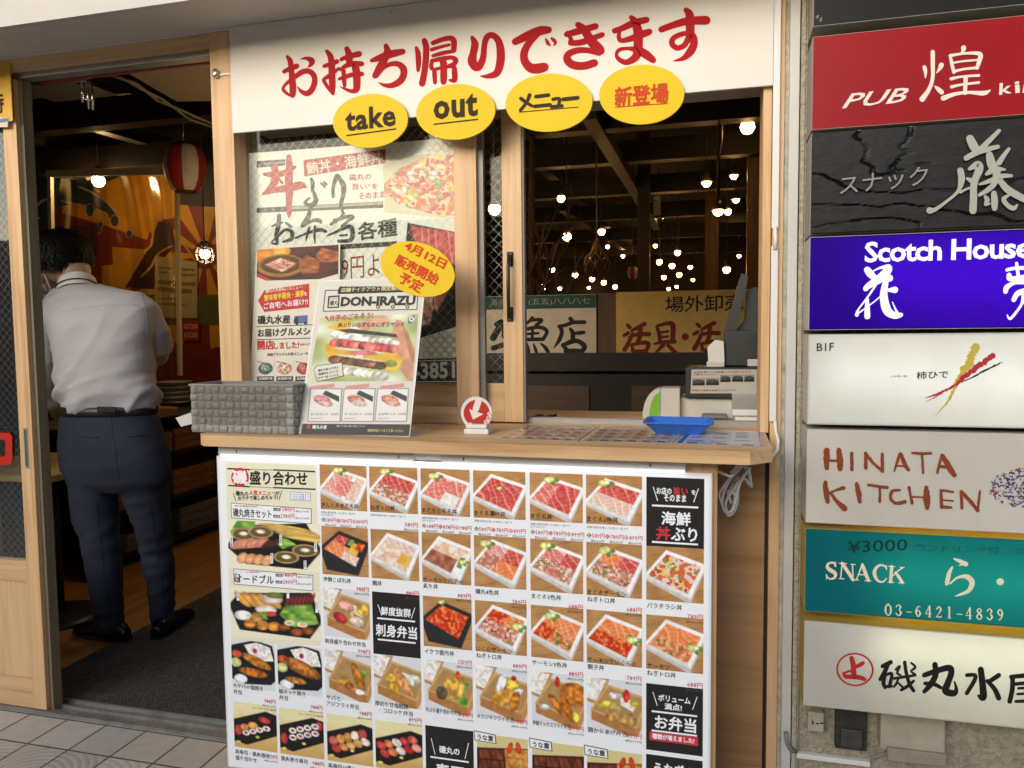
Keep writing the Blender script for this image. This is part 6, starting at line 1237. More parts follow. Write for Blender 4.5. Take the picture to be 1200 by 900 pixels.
# glass net float
c = P(699.5, 310, 3.4); r = (P(714.5, 310, 3.4) - c).length
gf = thing('glass_float', 'glass fishing float in a rope net hanging among the bulbs', 'float', tuple(c - Vector((0, 0, r))))
part('glass_ball', MB().ball(c, r), glassmat('float_glass', (.55, .5, .36), 2.2, .05, .06, (.5, .4, .2)), gf); nt_ = MB()
ap = c + Vector((0, 0, r * 2.1))
for k in range(8):
    pts = [ap]
    for q in range(9):
        ph = .5 + q * .33; th = k * .785 + q * .2; pts.append(c + Vector((math.sin(ph) * math.cos(th), math.sin(ph) * math.sin(th), math.cos(ph))) * r * 1.03)
    nt_.tube(pts, .004, 5)
    nt_.tube([c + Vector((math.sin(.5 + q * .33) * math.cos(k * .785 - q * .2), math.sin(.5 + q * .33) * math.sin(k * .785 - q * .2), math.cos(.5 + q * .33))) * r * 1.03 for q in range(9)], .004, 5)
nt_.tube([ap, (ap.x, ap.y, 2.62)], .005); part('rope_net', nt_, pm('rope', (.16, .11, .06), .8), gf)
# bare branches hung as decoration
rb2 = random.Random(21); mb = MB(); bc = P(626, 330, 3.0)
for i in range(26):
    pnt = bc + Vector((rb2.uniform(-.12, .16), rb2.uniform(-.1, .1), rb2.uniform(-.5, .1))); d = Vector((rb2.uniform(-.35, .35), rb2.uniform(-.3, .3), 1)).normalized(); pts = [pnt]
    for q in range(6): d = (d + Vector((rb2.uniform(-.5, .5), rb2.uniform(-.4, .4), rb2.uniform(-.2, .3)))).normalized(); pts.append(pts[-1] + d * .1)
    mb.tube(pts, [.011 - .0014 * q for q in range(7)], 5)
mb.tube([(bc.x, bc.y, .0), (bc.x + .02, bc.y, .9), (bc.x - .02, bc.y, bc.z + .2), (bc.x, bc.y, 2.7)], [.03, .03, .025, .02], 7)
solo('dried_branch', mb, pm('branch_bark', (.09, .055, .03), .8, .3), 'dried bare branches standing behind the sliding stile', 'branches', (bc.x, bc.y, 0))
# vent grille and hanging tag in the dark
v = P(770, 241, 4.2); vg = thing('hanging_grille', 'small pale slatted grille hanging on the dark column', 'grille', (v.x, v.y, v.z - .1)); mb = MB()
for i in range(9): mb.obox(v + Vector((0, 0, -.07 + .0175 * i)), (.026, 0, .004), (0, .004, 0), (0, 0, .0045))
part('slat', mb, pm('grille_paint', (.3, .29, .26), .5), vg); part('grille_frame', MB().box(v.x - .032, v.x - .028, v.y - .004, v.y + .004, v.z - .08, v.z + .08).box(v.x + .028, v.x + .032, v.y - .004, v.y + .004, v.z - .08, v.z + .08), BLK, vg)
# bulbs
EB = emis('bulb_glow', (1, .66, .3), 105); EBM = emis('bulb_glow_mid', (1, .53, .17), 26); EBS = emis('bulb_glow_warm', (1, .53, .16), 26); SOCK = pm('socket', (.03, .026, .02), .5)
def bulb(x, y, rpx, label, group='bare bulbs hanging in the dark room', real=.032, shade=None, cage=False):
    rpx = rpx * .86; d = FPX * real / rpx; rr_ = ray(x, y); c = CAM + rr_ * d
    t = thing('pendant_bulb', label, 'light bulb', (c.x, c.y, c.z - real), group)
    part('bulb', MB().lathe(c, [(.15 * real, -real), (.6 * real, -.82 * real), (.95 * real, -.3 * real), (real, 0), (.95 * real, .3 * real), (.84 * real, .55 * real)], 16), (EB if x < 500 else EBM) if rpx > 3.3 else EBS, t)
    part('neck', MB().lathe(c, [(.84 * real, .56 * real), (.62 * real, .95 * real), (.47 * real, 1.25 * real)], 16), CREAM, t)
    part('socket', MB().lathe(c, [(.45 * real, 1.26 * real), (.5 * real, 1.25 * real), (.5 * real, 2.3 * real), (.2 * real, 2.5 * real)], 12), SOCK, t)
    part('cord', MB().tube([c + Vector((0, 0, 2.4 * real)), (c.x, c.y, max(3.05, c.z + .2))], .004, 6), SOCK, t)
    if shade: part('shade', MB().lathe(c, [(1.5 * real, .1 * real), (1.55 * real, .12 * real), (.9 * real, 1.1 * real), (.5 * real, 2 * real), (.45 * real, 2 * real), (.85 * real, 1.05 * real)], 20), shade, t)
    if cage:
        mb = MB()
        for k in range(6): a_ = k * math.pi / 3; mb.tube([c + Vector((q * math.cos(a_), q * math.sin(a_), z)) * real for q, z in ((.5, 2.4), (1.6, 1.2), (2.0, -.2), (1.6, -1.6), (.3, -2.2))], .004, 5)
        for q, z in ((1.6, 1.2), (2.0, -.2), (1.6, -1.6)): mb.tube([c + Vector((q * math.cos(a_), q * math.sin(a_), z)) * real for a_ in [k * math.pi / 8 for k in range(17)]], .004, 5, cap=False)
        part('wire_cage', mb, BLK, t)
    return t
bulb(115.5, 212, 8, 'glowing bulb in a white holder over the curtain rail', real=.045)
bulb(240, 297, 6.8, 'glowing bulb in a wire cage in front of the sun rays', cage=True)
bulb(579.5, 245, 8.2, 'glowing bulb seen through the narrow wired glass strip')
bulb(657.5, 232.5, 5.2, 'glowing bulb under a knot of cables on the beam, right of the stile'); bulb(664.5, 277, 6.2, 'largest of the bulbs just right of the sliding stile'); bulb(705, 271.5, 4.8, 'glowing bulb straight above the glass float')
bulb(876, 149, 9.5, 'biggest glowing bulb at the top right of the window', real=.045)
TIN = pm('lamp_tin', (.16, .14, .1), .4, .2, metal=.5)
bulb(828, 214, 6, 'flat shaded lamp glowing left of the hanging pipe', shade=TIN); bulb(860, 206, 5, 'upper small tin shaded lamp right of the hanging pipe', real=.03, shade=TIN); bulb(862.5, 234, 4.5, 'lower small tin shaded lamp right of the hanging pipe', real=.03, shade=TIN)
bulb(841.6, 247, 7, 'wide tin shaded lamp at the end of the hanging pipe', shade=TIN); bulb(853, 248, 4.6, 'bare bulb beside the wide tin shaded lamp'); bulb(777, 253, 3.4, 'small lamp by the slatted grille', real=.03); bulb(851.6, 316, 5, 'lone bulb low on a long cord left of the register screen')
for x, y, r_ in ((631, 300, 2.6), (685, 296, 2.4), (730, 300, 2.6), (752, 322, 2.6), (768, 288, 2.8), (812, 328, 2.4), (838, 322, 2.6), (866, 300, 2.6), (744, 277, 2.4), (690, 337, 2.2), (673, 340, 2.0), (625, 322, 2.4), (794, 296, 4), (772.7, 307, 4), (787.5, 311.5, 3.8), (809, 313, 3), (796, 322, 3.5), (778, 325, 3.2), (783.5, 338.5, 2.4), (793, 336, 2.4), (824, 337.5, 2.2), (862, 273, 2.6), (647, 316, 3.5), (674, 322.3, 3.6), (693.8, 327, 3.6), (707.7, 331, 3.5), (720.8, 336, 3.3), (637.4, 334, 2.6), (656, 338, 2.6), (640, 339, 2.2), (712, 289, 2.8), (669.5, 265.4, 2.2), (615, 213, 2.6)):
    bulb(x, y, r_, 'tiny bare bulb in the far lit rows of the dark room', 'far rows of tiny bulbs')
bulb(640, 92, 8.5, 'bare bulb hung high inside the room, behind the fascia board'); bulb(805, 78, 8.5, 'bare bulb hung high inside by the right jamb, behind the fascia board')  # both added out of view, to brighten the boards on the partition
bulb(335, 225, 8, 'bare bulb hanging behind the left part of the window poster'); bulb(440, 205, 8, 'bare bulb hanging behind the middle of the window poster')  # added pair hidden by the poster, brightening the mural and shelf
v = P(845, 150, 3.2); solo('hanging_pipe', MB().tube([(v.x, v.y, 3.05), (v.x, v.y, P(845, 165, 3.2).z), (P(842, 180, 3.2).x, v.y, P(842, 180, 3.2).z), P(841.6, 236, 3.2)], .012), BLK, 'thin black pipe hanging from the ceiling over the wide tin lamp', 'pipe', (v.x, v.y, P(841, 236, 3.2).z))
# fish-shop boards on the partition
bs = thing('shop_board', 'white board with a teal top strip and black brush kanji for fish shop', 'sign board', (P(640, 412, 2.27).x, 2.27, ptop)); BY = 2.462
a, b = P(470, 412, BY), P(698.5, 344.5, BY); part('board', MB().box(a.x, b.x, BY + .001, BY + .016, ptop - .15, b.z), pm('old_white_board', (.72, .66, .56), .6, .1), bs)
p = Print(YP(BY + .0008), 'lettering', MI, bs); p.rect(a.x + .002, P(650, 361.5, BY).z, b.x - .001, b.z - .002, h('1f5f62'), 1)
kf = lambda x, y: (570 + x / 5, 320 + y / 5)
p.text('海老', kf(25, 196), kf(108, 194), 9, h('a9aa9a'), 0, 2); p.text('(五五)八八八七', kf(248, 192), kf(608, 186), 8.6, h('b9b8a4'), 0, 2)
p.brush((610, 370, 12), '165,30,50 120,80,46 20,150,30; 150,60,50 300,60,50 220,130,46; 40,200,50 250,160,54 370,215,56 320,330,50; 30,180,50 40,340,50; 50,260,40 250,245,36; 170,170,40 165,330,40; 40,335,54 320,330,54; 95,390,20 110,470,46 120,540,40; 180,395,20 210,470,46 230,540,40; 285,390,24 350,450,56 400,530,50; 10,400,30 -20,500,50', INKS, 2)
p.brush((610, 370, 12), '700,40,60 740,90,60; 540,150,50 640,130,54 740,95,56 900,90,56; 560,150,56 580,240,60 540,350,54 470,450,16; 700,185,44 735,240,66 735,340,66; 745,250,40 840,240,56 890,235,50; 590,420,50 700,370,70 800,355,66 900,430,72 850,520,60; 600,410,60 660,500,66; 640,500,70 760,490,60 870,500,60; 660,560,60 850,560,60', INKS, 2)
p.brush((570, 320, 5), '60,300,30 90,290,34 40,380,40; 100,300,26 105,370,30; 40,440,30 100,420,30', INKS, 2)
b2 = thing('shop_board', 'yellow board with red brush kanji and black printed kanji above', 'sign board', (P(800, 412, 2.27).x, 2.27, ptop)); a, b = P(722, 412, BY), P(960, 331, BY)
part('board', MB().box(a.x, b.x, BY + .001, BY + .016, ptop - .15, P(722, 342.5, BY).z), pm('old_yellow_board', (.72, .5, .14), .6, .12), b2)
p = Print(YP(BY + .0008), 'lettering', MI, b2); kg = lambda x, y: (720 + x / 7.5, 335 + y / 7.5)
p.text('場外卸売', kg(445, 236), kg(1135, 216), 19, INKS, .01, 1); BRD = h('8c241a')
for dx in (0, 612): p.brush((720 + dx / 7.5, 335 - dx * .016 / 7.5, 7.5), '115,345,32 135,365,36; 85,435,30 120,415,36; 90,560,44 120,510,40 160,420,30; 150,395,24 200,370,36 265,335,40; 130,450,20 210,425,36 305,425,40; 225,370,46 225,440,42 200,500,36; 150,520,24 165,570,40; 150,520,30 240,500,36 300,510,40 280,570,36; 190,580,40 280,575,40', BRD, 1)
p.brush((720, 335, 7.5), '375,360,30 395,430,40 400,490,36; 380,350,26 470,330,36 515,350,46 510,490,46; 400,410,20 470,400,24; 400,455,20 470,445,24; 350,510,20 430,495,34 530,490,36; 430,520,40 370,580,24; 470,520,36 540,590,40', BRD, 1); p.ell(kg(622, 447), 4.2, 4.2, BRD, 1)
# table seat behind the window
solo('bench', MB().box(P(625, 460, 1.9).x, P(700, 460, 1.9).x, 1.7, 2.1, .42, .46, .01).box(P(640, 460, 1.9).x, P(645, 460, 1.9).x, 1.8, 1.86, .006, .419).box(P(682, 460, 1.9).x, P(687, 460, 1.9).x, 1.8, 1.86, .006, .419), wood('bench_wood', (.16, .08, .04), (.07, .035, .018), 'x'), 'dark wooden bench in front of the panelled partition', 'bench', (P(660, 460, 1.9).x, 1.9, .006))

# ------------------------------------------------------------------ by the doorway
solo('door_mat', MB().box(-2.46, -1.3, .0855, 1.95, .0065, .014, .002), pm('mat_pile', (.06, .055, .052), .95, .85, 75, 1.0, 110), 'dark grey pile mat inside the open door', 'mat', (-1.9, 1, .0065))
tb = thing('side_table', 'small black pedestal table with a yellowish top left of the man', 'table', (-2.95, .74, .0065))
part('base', MB().lathe((-2.95, .74, .0065), [(.2, 0), (.2, .012), (.17, .022), (.05, .03)], 36), BLK, tb); part('column', MB().lathe((-2.95, .74, .03), [(.033, 0), (.033, .67)], 16), BLK, tb)
part('table_top', MB().box(-3.3, -2.66, .45, 1.0, .7, .73, .004), wood('table_yellow', h('c2a45c'), h('94763a'), 'x'), tb)
sh = thing('storage_shelf', 'dark open wooden shelf with crates behind the counter end', 'shelf', (-3.4, 2.3, .0065))
def PX(x, y, X): d = ray(x, y); return CAM + d * (X / d.x)
sz = [PX(200, 631, -3.2).z, PX(200, 583, -3.2).z, PX(200, 530, -3.2).z, PX(215, 486, -3.2).z]
for z in sz: part('board', MB().box(-3.75, -3.2, 1.2, 3.5, z - .025, z), WDARKY, sh)
for y in (1.21, 2.4, 3.49): part('upright', MB().box(-3.74, -3.7, y - .02, y + .02, .0065, sz[-1] - .026).box(-3.26, -3.21, y - .02, y + .02, .0065, sz[0] - .026), WDARKZ, sh)
part('back_panel', MB().box(-3.78, -3.755, 1.2, 3.5, .0065, sz[-1]), WDARKY, sh)
rc_ = random.Random(5)
def crate(y0, y1, z, ht, mat, label, x1=-3.23, plastic=False):
    t = thing('storage_crate', label, 'crate', (-3.45, (y0 + y1) / 2, z), 'crates on the storage shelf'); 
    part('crate_body', MB().box(x1 - .3, x1, y0, y0 + .012, z + .001, z + ht).box(x1 - .3, x1, y1 - .012, y1, z + .001, z + ht).box(x1 - .012, x1, y0 + .0125, y1 - .0125, z + .001, z + ht).box(x1 - .3, x1 - .288, y0 + .0125, y1 - .0125, z + .001, z + ht).box(x1 - .287, x1 - .0125, y0 + .0125, y1 - .0125, z + .001, z + .01), mat, t)
    mb = MB()
    for k in (.35, .7): mb.box(x1 + .0005, x1 + .006, y0, y1, z + ht * k, z + ht * k + .012)
    if plastic:
        for k in range(9): yy = y0 + (y1 - y0) * (k + .5) / 9; mb.box(x1 + .0005, x1 + .005, yy - .004, yy + .004, z + .02, z + ht * .34)
    part('crate_rib', mb, mat, t)
PGREY = pm('crate_grey', (.14, .135, .12), .5, .1)
crate(1.5, 1.9, sz[2], .12, WMID, 'dark wooden crate at the front of the upper shelf, beside the man'); crate(1.93, 2.35, sz[2], .13, WMID, 'dark wooden crate at the far end of the upper shelf'); crate(2.42, 2.9, sz[2], .12, WMID, 'dark wooden crate deep on the upper shelf near the counter end')
crate(1.45, 1.85, sz[1], .13, WMID, 'dark wooden crate at the front of the middle shelf'); crate(1.9, 2.3, sz[1], .15, WMID, 'dark wooden crate in the middle of the middle shelf'); crate(2.42, 2.9, sz[1], .14, WMID, 'dark wooden crate deep on the middle shelf')
crate(1.5, 1.86, sz[0], .1, PGREY, 'low grey plastic basket on the bottom shelf, beside the man', plastic=True); crate(1.95, 2.5, sz[0], .15, PGREY, 'tall grey plastic basket on the bottom shelf', plastic=True)
pz = sz[3]
def stack(y, x, r, n, dz, mat, label, cat, nm):
    t = thing(nm, label, cat, (x, y, pz + .001))
    for k in range(n): part('dish', MB().lathe((x, y, pz + .001 + dz * k), [(r * .75, 0), (r * .98, dz * .75), (r, dz * .8), (r, dz * .95), (r * .94, dz * .95)], 28), mat, t)
w_ = Z(206, 475, pz); stack(w_.y, w_.x, .115, 5, .034, pm('pan_metal', (.34, .33, .3), .4, .25, 12, metal=.35), 'stack of dull steel pans on the shelf beside the man', 'pans', 'pan_stack'); w_ = Z(253, 452, pz); stack(w_.y, w_.x, .13, 7, .016, pm('pan_metal', (.34, .33, .3), .4), 'stack of grey metal plates behind the woven basket', 'plates', 'plate_stack')
w_ = Z(226, 458, pz); stack(w_.y, w_.x, .1, 2, .05, pm('green_bowl', (.2, .24, .03), .4), 'green bowls between the pans and the metal plates', 'bowls', 'bowl_stack')
solo('serving_tray', MB().prism([PX(180, 478, -3.15), PX(210, 479, -3.12), PX(212, 483, -3.12), PX(182, 486, -3.15)], (-.12, .12, 0)), WMID, 'pale wooden serving tray on the shelf edge beside the man', 'tray', tuple(PX(196, 484, -3.15)))
# rods and catch on the door head, notices on the sliding door
dr = thing('door_rods', 'three thin pale rods hanging from the door head', 'rods', tuple(P(100, 98, .16))); mb = MB()
for x0, y0, x1, y1 in ((95.5, 96, 97, 120), (101.5, 96, 104.5, 128), (108, 98, 109, 129)): mb.tube([P(x0, y0, .13), P(x1, y1, .13)], .004, 8)
mb.tube([P(96, 116, .13), P(106, 117, .13)], .003, 6); part('rod', mb, CHROME, dr); a, b = P(86, 97, .12), P(99, 91, .12); part('bracket', MB().box(a.x, b.x, .12, .15, a.z, b.z, .003), CHROME, dr)
dc_ = thing('door_catch', 'small chrome catch screwed to the door post', 'catch', tuple(P(256, 88, -.02))); v = P(252.5, 86, -.022); part('roller', MB().lathe((v.x, -.02, v.z), [(.007, -.012), (.009, -.008), (.009, .008), (.007, .012)], 16), CHROME, dc_); a, b = P(255, 89, -.018), P(272, 84.5, -.018); part('strap', MB().box(a.x, b.x, -.0175, -.0145, a.z, b.z), pm('strap_steel', (.36, .3, .24), .4, metal=.6), dc_)
yn = thing('yellow_notice', 'yellow notice with dark lettering at the left edge of the door', 'notice', tuple(P(0, 150, -.02))); NYY = -.02; a, b = P(-60, 149, NYY), P(11, 74, NYY)
part('card', MB().box(a.x, b.x, NYY + .001, NYY + .004, a.z, b.z), pm('notice_yellow', h('dcaa20'), .5, .04), yn); p = Print(YP(NYY + .0008), 'lettering', INK, yn); p.poly([(-60, 140), (10, 138), (9, 149), (-60, 150)], h('d8d2c0'), 1); p.poly([(-60, 141), (0, 140), (6, 138.5), (10, 139), (10, 142), (4, 143.5), (-60, 146)], h('6d86a6'), 2); p.text('営業時', (-48, 134), (5, 132), 24, h('4a2a18'), .03, 2)
rs_ = thing('red_sticker', 'red rounded square sticker on the wired glass of the sliding door', 'sticker', tuple(P(3, 545, .01))); p = Print(YP(.0115), 'print', INK, rs_)
def rrect(x0, y0, x1, y1, r): return [(cx + r * math.cos(R(t)), cy + r * math.sin(R(t))) for cx, cy, t0 in ((x1 - r, y1 - r, 0), (x0 + r, y1 - r, 90), (x0 + r, y0 + r, 180), (x1 - r, y0 + r, 270)) for t in (t0, t0 + 30, t0 + 60, t0 + 90)]
o_ = rrect(-26, 507, 14.5, 545, 6); i_ = rrect(-18, 515, 6.5, 535, 3)
for k in range(16): p.poly([o_[k], o_[(k + 1) % 16], i_[(k + 1) % 16], i_[k]], h('c02a20'), 1)

# ------------------------------------------------------------------ the man in the doorway
man = thing('person', 'man seen from behind in grey shirt and navy trousers leaning over a side table', 'person', (-2.42, .62, .0065))
def fuse(mbs, name, mat, vox, parent, smooth=6, wrinkle=0, seed=1):
    me = mbs.mesh(name, OFF[parent]); o = bpy.data.objects.new(name, me); COL.objects.link(o)
    md = o.modifiers.new('r', 'REMESH'); md.mode = 'VOXEL'; md.voxel_size = vox; ms = o.modifiers.new('s', 'SMOOTH'); ms.iterations = smooth; ms.factor = .5
    bpy.context.view_layer.update(); dg = bpy.context.evaluated_depsgraph_get(); m2 = bpy.data.meshes.new_from_object(o.evaluated_get(dg)); o.modifiers.clear(); o.data = m2; bpy.data.meshes.remove(me)
    m2.polygons.foreach_set('use_smooth', [True] * len(m2.polygons)); m2.materials.clear(); m2.materials.append(mat); m2.name = name; o.parent = parent; OFF[o] = OFF[parent]
    return o
def rg_(xl, xr, y, Y, ry, tilt=0):
    a, b = P(xl, y, Y), P(xr, y, Y); c = (a + b) / 2; return (c, (b - a) / 2, Vector((0, ry, tilt)))
def limb(pts, seg=16):
    """pts: (x, y, Y, radius)"""
    q = [P(x, y, Y) for x, y, Y, r in pts]; mb = []
    for i, c in enumerate(q):
        d = (q[min(i + 1, len(q) - 1)] - q[max(i - 1, 0)]).normalized(); s = d.cross(Vector((0, 1, 0)))
        if s.length < .1: s = d.cross(Vector((1, 0, 0)))
        s.normalize(); t = s.cross(d).normalized(); r = pts[i][3]; mb.append((c, s * r, t * r))
    return mb
SHIRT = pm('shirt_grey', (.47, .455, .475), .85, .06, 5, .25, 14); NAVY = pm('trouser_navy', (.018, .023, .043), .85, .15, 8, .25, 16); SKIN = pm('skin', (.42, .25, .17), .55, .06); HAIR = pm('hair', (.005, .0045, .0045), .6, .3, 60, spec=.25); SHOE = pm('shoe_leather', (.006, .006, .006), .22, .2)
# body
bd = MB()
bd.loft([rg_(84, 186, 520, .62, .1), rg_(80, 172, 478, .62, .1), rg_(80, 170, 420, .62, .1), rg_(70, 170, 380, .63, .11), rg_(66, 168, 354, .66, .09), rg_(72, 110, 340, .69, .06), rg_(70, 104, 326, .7, .055), rg_(66, 100, 308, .71, .07)])
hc = P(74, 308, .73); bd.ball(hc, .08, .1, .1)
jaw = P(61, 331, .76); bd.ball(jaw, .056, .08, .06); bd.ball(P(49, 324, .66), .012, .024, .034); bd.ball(P(52, 326, .82), .014, .016, .018)
for L_ in ([(62, 362, .66, .05), (52, 425, .68, .042), (60, 462, .76, .038), (64, 478, .88, .03), (66, 486, .94, .026)], [(162, 362, .67, .05), (184, 400, .72, .042), (177, 416, .86, .038), (160, 430, 1.0, .03), (150, 436, 1.06, .027)]): bd.loft(limb(L_))
hd_ = []
for x, y, Y, s in ((67, 488, .95, 1), (147, 438, 1.08, -1)):
    w0 = P(x, y, Y); dv = Vector((.25 * s, .93, -.25 if s > 0 else -.1)).normalized(); sv = Vector((.95, -.25 * s, .1)).normalized(); nv = sv.cross(dv)
    bd.loft([(w0 - dv * .01, sv * .026, nv * .017), (w0 + dv * .03, sv * .04, nv * .016), (w0 + dv * .08, sv * .042, nv * .014), (w0 + dv * .092, sv * .038, nv * .01)], 16)
    for k, ln in enumerate((.062, .072, .076, .068)):
        b0 = w0 + dv * .085 + sv * (.031 - .0205 * k) ; bd.tube([b0 - dv * .01, b0 + dv * ln * .45 + nv * .002, b0 + dv * ln * .78 - nv * .012, b0 + dv * ln * .95 - nv * .028], [.0088, .0084, .0078, .006], 10)
    b0 = w0 + dv * .025 - sv * .034; bd.tube([b0, b0 - sv * .022 + dv * .022, b0 - sv * .03 + dv * .05 - nv * .008], [.011, .01, .0075], 10)
for L_ in ([(112, 520, .62, .085), (106, 560, .6, .08), (115, 610, .58, .058), (118, 660, .57, .055), (125, 712, .565, .036), (126, 726, .565, .03)], [(168, 520, .64, .085), (170, 560, .65, .08), (177, 610, .68, .058), (184, 660, .69, .055), (190, 708, .7, .036), (191, 720, .7, .03)]): bd.loft(limb(L_))
fuse(bd, 'body', SKIN, .0065, man, 4)
# shirt
sb_ = MB(); sb_.loft([rg_(82, 174, 482, .625, .108), rg_(78, 177, 475, .62, .124), rg_(73, 178, 460, .61, .138), rg_(74, 174, 435, .61, .135), rg_(69, 172, 405, .61, .132), rg_(62, 176, 380, .62, .135), rg_(50, 178, 366, .635, .125), rg_(54, 174, 352, .655, .108), rg_(64, 164, 343, .675, .092), rg_(70, 142, 338, .69, .08), rg_(72, 112, 334, .7, .068)], 32)
for L_ in ([(70, 362, .65, .07), (58, 385, .65, .067), (52, 425, .67, .06), (55, 448, .73, .06), (60, 463, .78, .058), (61, 467, .79, .057)], [(154, 356, .66, .068), (168, 366, .67, .066), (182, 390, .71, .057), (187, 404, .75, .054), (181, 414, .84, .054), (177, 418, .88, .052)]): sb_.loft(limb(L_, ), 20)
for (x, y, Y, r_, dx, dy, dY) in ((60, 465, .785, .06, 1, 3, .03), (181, 415, .85, .057, -3, 2, .03)):
    sb_.loft(limb([(x - dx, y - dy, Y - dY, r_), (x + dx * .3, y + dy * .3, Y + dY * .3, r_ + .002)]), 20)
fuse(sb_, 'shirt', SHIRT, .011, man, 5)
shirt = [o for o in bpy.data.objects if o.name == 'shirt'][0]; me = shirt.data; me.update()
co = np.array([v.co[:] for v in me.vertices]); nn = np.array([v.normal[:] for v in me.vertices])
from mathutils import noise as mnoise
def folds(co, ax, ay, az, fp, fa, ang, seed=0):
    # ridged cloth folds: ax.. pick the in-plane coordinates, ang is the direction of the folds
    u = co[:, 0] * math.cos(ang) + co[:, 2] * math.sin(ang); v = -co[:, 0] * math.sin(ang) + co[:, 2] * math.cos(ang)
    return np.array([1 - 2 * abs(mnoise.noise(Vector((a * fa, b * fp, y * fa + seed)))) for a, b, y in zip(u, v, co[:, 1])])
zz = co[:, 2] + .0065; amp = np.clip((1.3 - zz) / .3, .25, 1)
co += nn * ((np.clip(folds(co, 0, 0, 0, 9, 2.2, .9), 0, 1) ** 2 * .032 + np.clip(folds(co, 0, 0, 0, 20, 4, .35, 7), 0, 1) ** 2 * .014 - .01) * amp)[:, None]; me.vertices.foreach_set('co', co.ravel()); me.update()
# trousers
tb_ = MB(); tb_.loft([rg_(77, 177, 481, .62, .118), rg_(75, 183, 495, .62, .125), rg_(74, 192, 520, .62, .135), rg_(76, 196, 545, .62, .135), rg_(80, 196, 562, .62, .12), rg_(92, 188, 574, .625, .09)], 32)
for L_ in ([(108, 535, .61, .11), (108, 562, .6, .102), (111, 597, .59, .091), (115, 620, .58, .084), (120, 650, .57, .075), (125.5, 703, .565, .062), (128.5, 732, .565, .052), (129, 739, .565, .053)], [(163, 535, .63, .11), (168, 562, .64, .1), (175, 597, .66, .082), (179, 620, .67, .075), (184.5, 650, .69, .067), (190, 703, .7, .054), (191, 722, .7, .049), (191.5, 731, .7, .05)]): tb_.loft(limb(L_), 20)
tr_ = fuse(tb_, 'trousers', NAVY, .012, man, 6); me = tr_.data; me.update(); co = np.array([v.co[:] for v in me.vertices]); nn = np.array([v.normal[:] for v in me.vertices])
kn = np.exp(-((co[:, 2] - .42) / .22) ** 2) + np.exp(-((co[:, 2] - .08) / .1) ** 2) + .4
co += nn * (((folds(co, 0, 0, 0, 17, 5, .25, 3) - .5) * .0065 + (folds(co, 0, 0, 0, 9, 2.5, 1.4, 5) - .5) * .004) * kn)[:, None]; me.vertices.foreach_set('co', co.ravel()); me.update()
from mathutils.bvhtree import BVHTree
def seam(ob, name, lines, r, mat):
    bv = BVHTree.FromObject(ob, bpy.context.evaluated_depsgraph_get()) if False else BVHTree.FromPolygons([v.co + OFF[ob] for v in ob.data.vertices], [p_.vertices[:] for p_ in ob.data.polygons])
    for ln in lines:
        pts = []
        for k in range(len(ln) - 1):
            for t in [q / 6 for q in range(6)]:
                x = ln[k][0] * (1 - t) + ln[k + 1][0] * t; y = ln[k][1] * (1 - t) + ln[k + 1][1] * t; d = ray(x, y).normalized(); hit = bv.ray_cast(CAM, d)
                if hit[0]: pts.append(hit[0] - d * r * .3)
        if len(pts) > 2: part(name, MB().tube(pts, r, 6), mat, ob)
shirt.data.update(); tr_.data.update()
seam(tr_, 'pocket_welt', [[(92, 511), (105, 513), (119, 512)], [(150, 512), (162, 511), (174, 508)]], .0022, pm('navy_thread', (.008, .01, .02), .8))
seam(tr_, 'seam', [[(130, 490), (134, 520), (138, 548), (141, 568)], [(113, 590), (118, 640), (126, 700), (129, 730)], [(176, 590), (184, 640), (190, 690), (191, 720)]], .0013, pm('navy_thread', (.008, .01, .02), .8))
seam(shirt, 'seam', [[(68, 366), (95, 361), (120, 358), (150, 357), (166, 358)], [(165, 345), (171, 362), (173, 385), (170, 402)]], .0011, pm('shirt_thread', (.38, .37, .39), .9))
bl = MB(); bl.loft([rg_(76.5, 178.5, 485, .62, .126), rg_(75.5, 179.5, 484, .62, .134), rg_(75.5, 179.5, 475.5, .62, .134), rg_(76.5, 178.5, 474.5, .62, .126)], 40); part('belt', bl, pm('belt_leather', (.02, .018, .017), .4), man)
bp_ = P(124, 480, .48); part('belt_patch', MB().box(bp_.x - .045, bp_.x + .045, .481, .487, bp_.z - .012, bp_.z + .012, .002), BLK, man)
# collar
cl = MB(); N_ = 40; pts = []
for lay, (dz, gr) in enumerate(((-.004, 1.1), (.022, 1.0), (.046, .93), (.044, .87), (.0, .95))):
    for k in range(N_):
        t = 2 * math.pi * k / N_; c = P(91, 343, .69); pts.append(c + Vector((.082 * gr * math.cos(t) , .078 * gr * math.sin(t), dz - .028 * math.sin(t) + .03 * math.cos(t))))
cl.add(pts, [(i * N_ + k, i * N_ + (k + 1) % N_, (i + 1) * N_ + (k + 1) % N_, (i + 1) * N_ + k) for i in range(4) for k in range(N_)], smooth=True); co_ = part('collar', cl, pm('collar_white', (.66, .64, .62), .8, .04), man)
part('collar_stripe', MB().tube([P(91, 343, .69) + Vector((.087 * math.cos(t), .083 * math.sin(t), .015 - .028 * math.sin(t) + .03 * math.cos(t))) for t in [2 * math.pi * k / 40 for k in range(41)]], .0028, 6), BLK, co_)
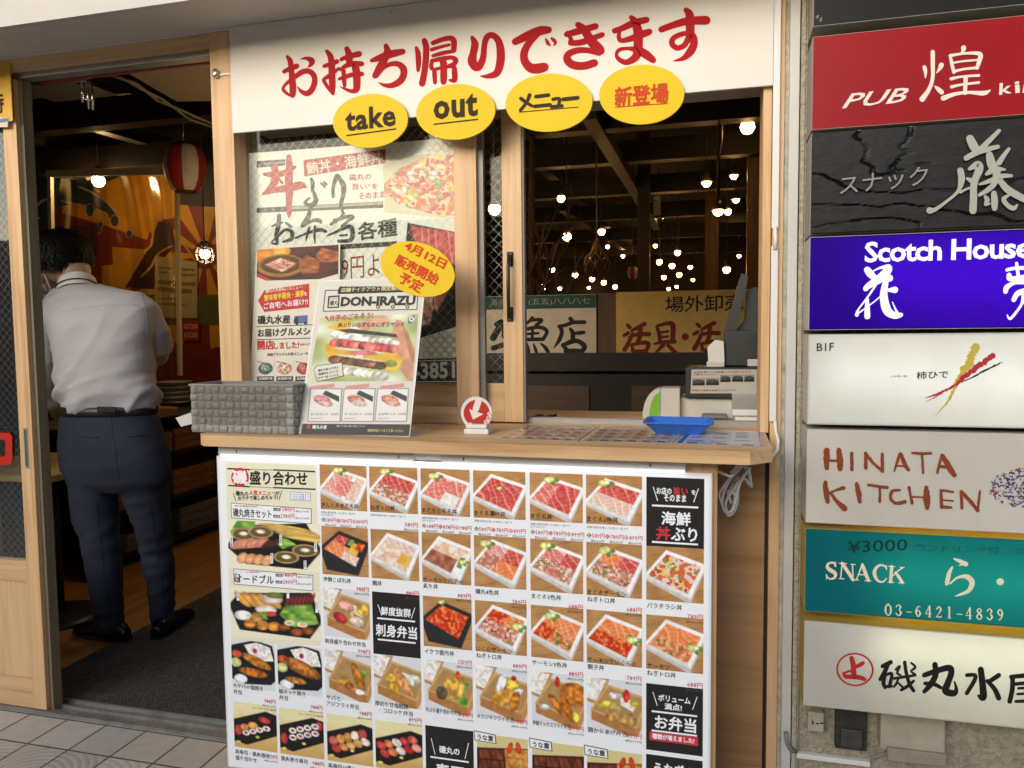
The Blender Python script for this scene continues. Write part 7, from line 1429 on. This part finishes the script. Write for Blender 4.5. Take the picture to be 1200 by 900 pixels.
# hair: cap and many short locks
hr = MB(); hb = MB(); hcz = P(72, 296, .71); rh = random.Random(8)
hb.ball(hcz, .112, .12, .096, 24, 18)
for i in range(3800):
    th = rh.uniform(0, 6.28); ph = math.acos(rh.uniform(-.62, 1)); n_ = Vector((math.sin(ph) * math.cos(th), math.sin(ph) * math.sin(th), math.cos(ph)))
    s0 = hcz + Vector((n_.x * .113, n_.y * .121, n_.z * .097)); dn = Vector((n_.x * .35 + rh.uniform(-.3, .3), n_.y * .35 + rh.uniform(-.3, .3), -.55 + .4 * n_.z + rh.uniform(-.25, .25))); tg = (dn - n_ * dn.dot(n_) * .72).normalized(); ln = rh.uniform(.025, .05)
    sd_ = tg.cross(n_).normalized() * .0035; hr.add([s0 - sd_, s0 + sd_, s0 + tg * ln * .55 + n_ * .007 + sd_ * .8, s0 + tg * ln * .55 + n_ * .007 - sd_ * .8, s0 + tg * ln + n_ * .003], [(0, 1, 2, 3), (3, 2, 4)])
fz = fuse(hb, 'hair', HAIR, .008, man, 4); part('hair_lock', hr, HAIR, fz)
mk = MB(); a, b = P(43, 326, .74), P(57, 348, .74); mk.tube([P(48, 316, .66), P(53, 324, .65), P(58, 336, .66), P(60, 344, .69)], .0024, 6); mk.tube([P(47, 326, .66), P(55, 342, .67)], .002, 6)
mk.add([P(52, 341, .72), P(61, 338, .71), P(66, 345, .72), P(60, 351, .74), P(51, 349, .78), P(46, 345, .84), P(50, 338, .8)], [(0, 1, 2, 3), (0, 3, 4), (0, 4, 5, 6)]); part('face_mask', mk, pm('mask_white', (.7, .69, .66), .8), man)
part('lanyard', MB().tube([P(46, 342, .75), P(47, 372, .8)], .0025, 6), BLK, man)
for hx_, hy_, tx_, ty_ in ((147, 750, 100, 741), (184, 748, 219, 722)):
    a = Z(hx_, hy_, .014); b = Z(tx_, ty_, .014); d = (b - a).normalized(); s = Vector((-d.y, d.x, 0)); L_ = .29; s0 = MB()
    st_ = [(-.015, .022, .05), (.02, .036, .075), (.08, .038, .085), (.13, .041, .07), (.19, .047, .055), (.24, .045, .045), (.278, .03, .034), (.29, .014, .022)]
    s0.loft([(a + d * q + Vector((0, 0, hh / 2)), s * ww, Vector((0, 0, hh / 2))) for q, ww, hh in st_], 24); so2 = fuse(s0, 'shoe', SHOE, .006, man, 3)
    sl_ = MB(); pts = [a + d * q + s * ww * 1.05 for q, ww, hh in st_] + [a + d * q - s * ww * 1.05 for q, ww, hh in st_[::-1]]; sl_.prism([(v.x, v.y, .0145) for v in pts], (0, 0, .012)); part('sole', sl_, BLK, so2)

build_prints()
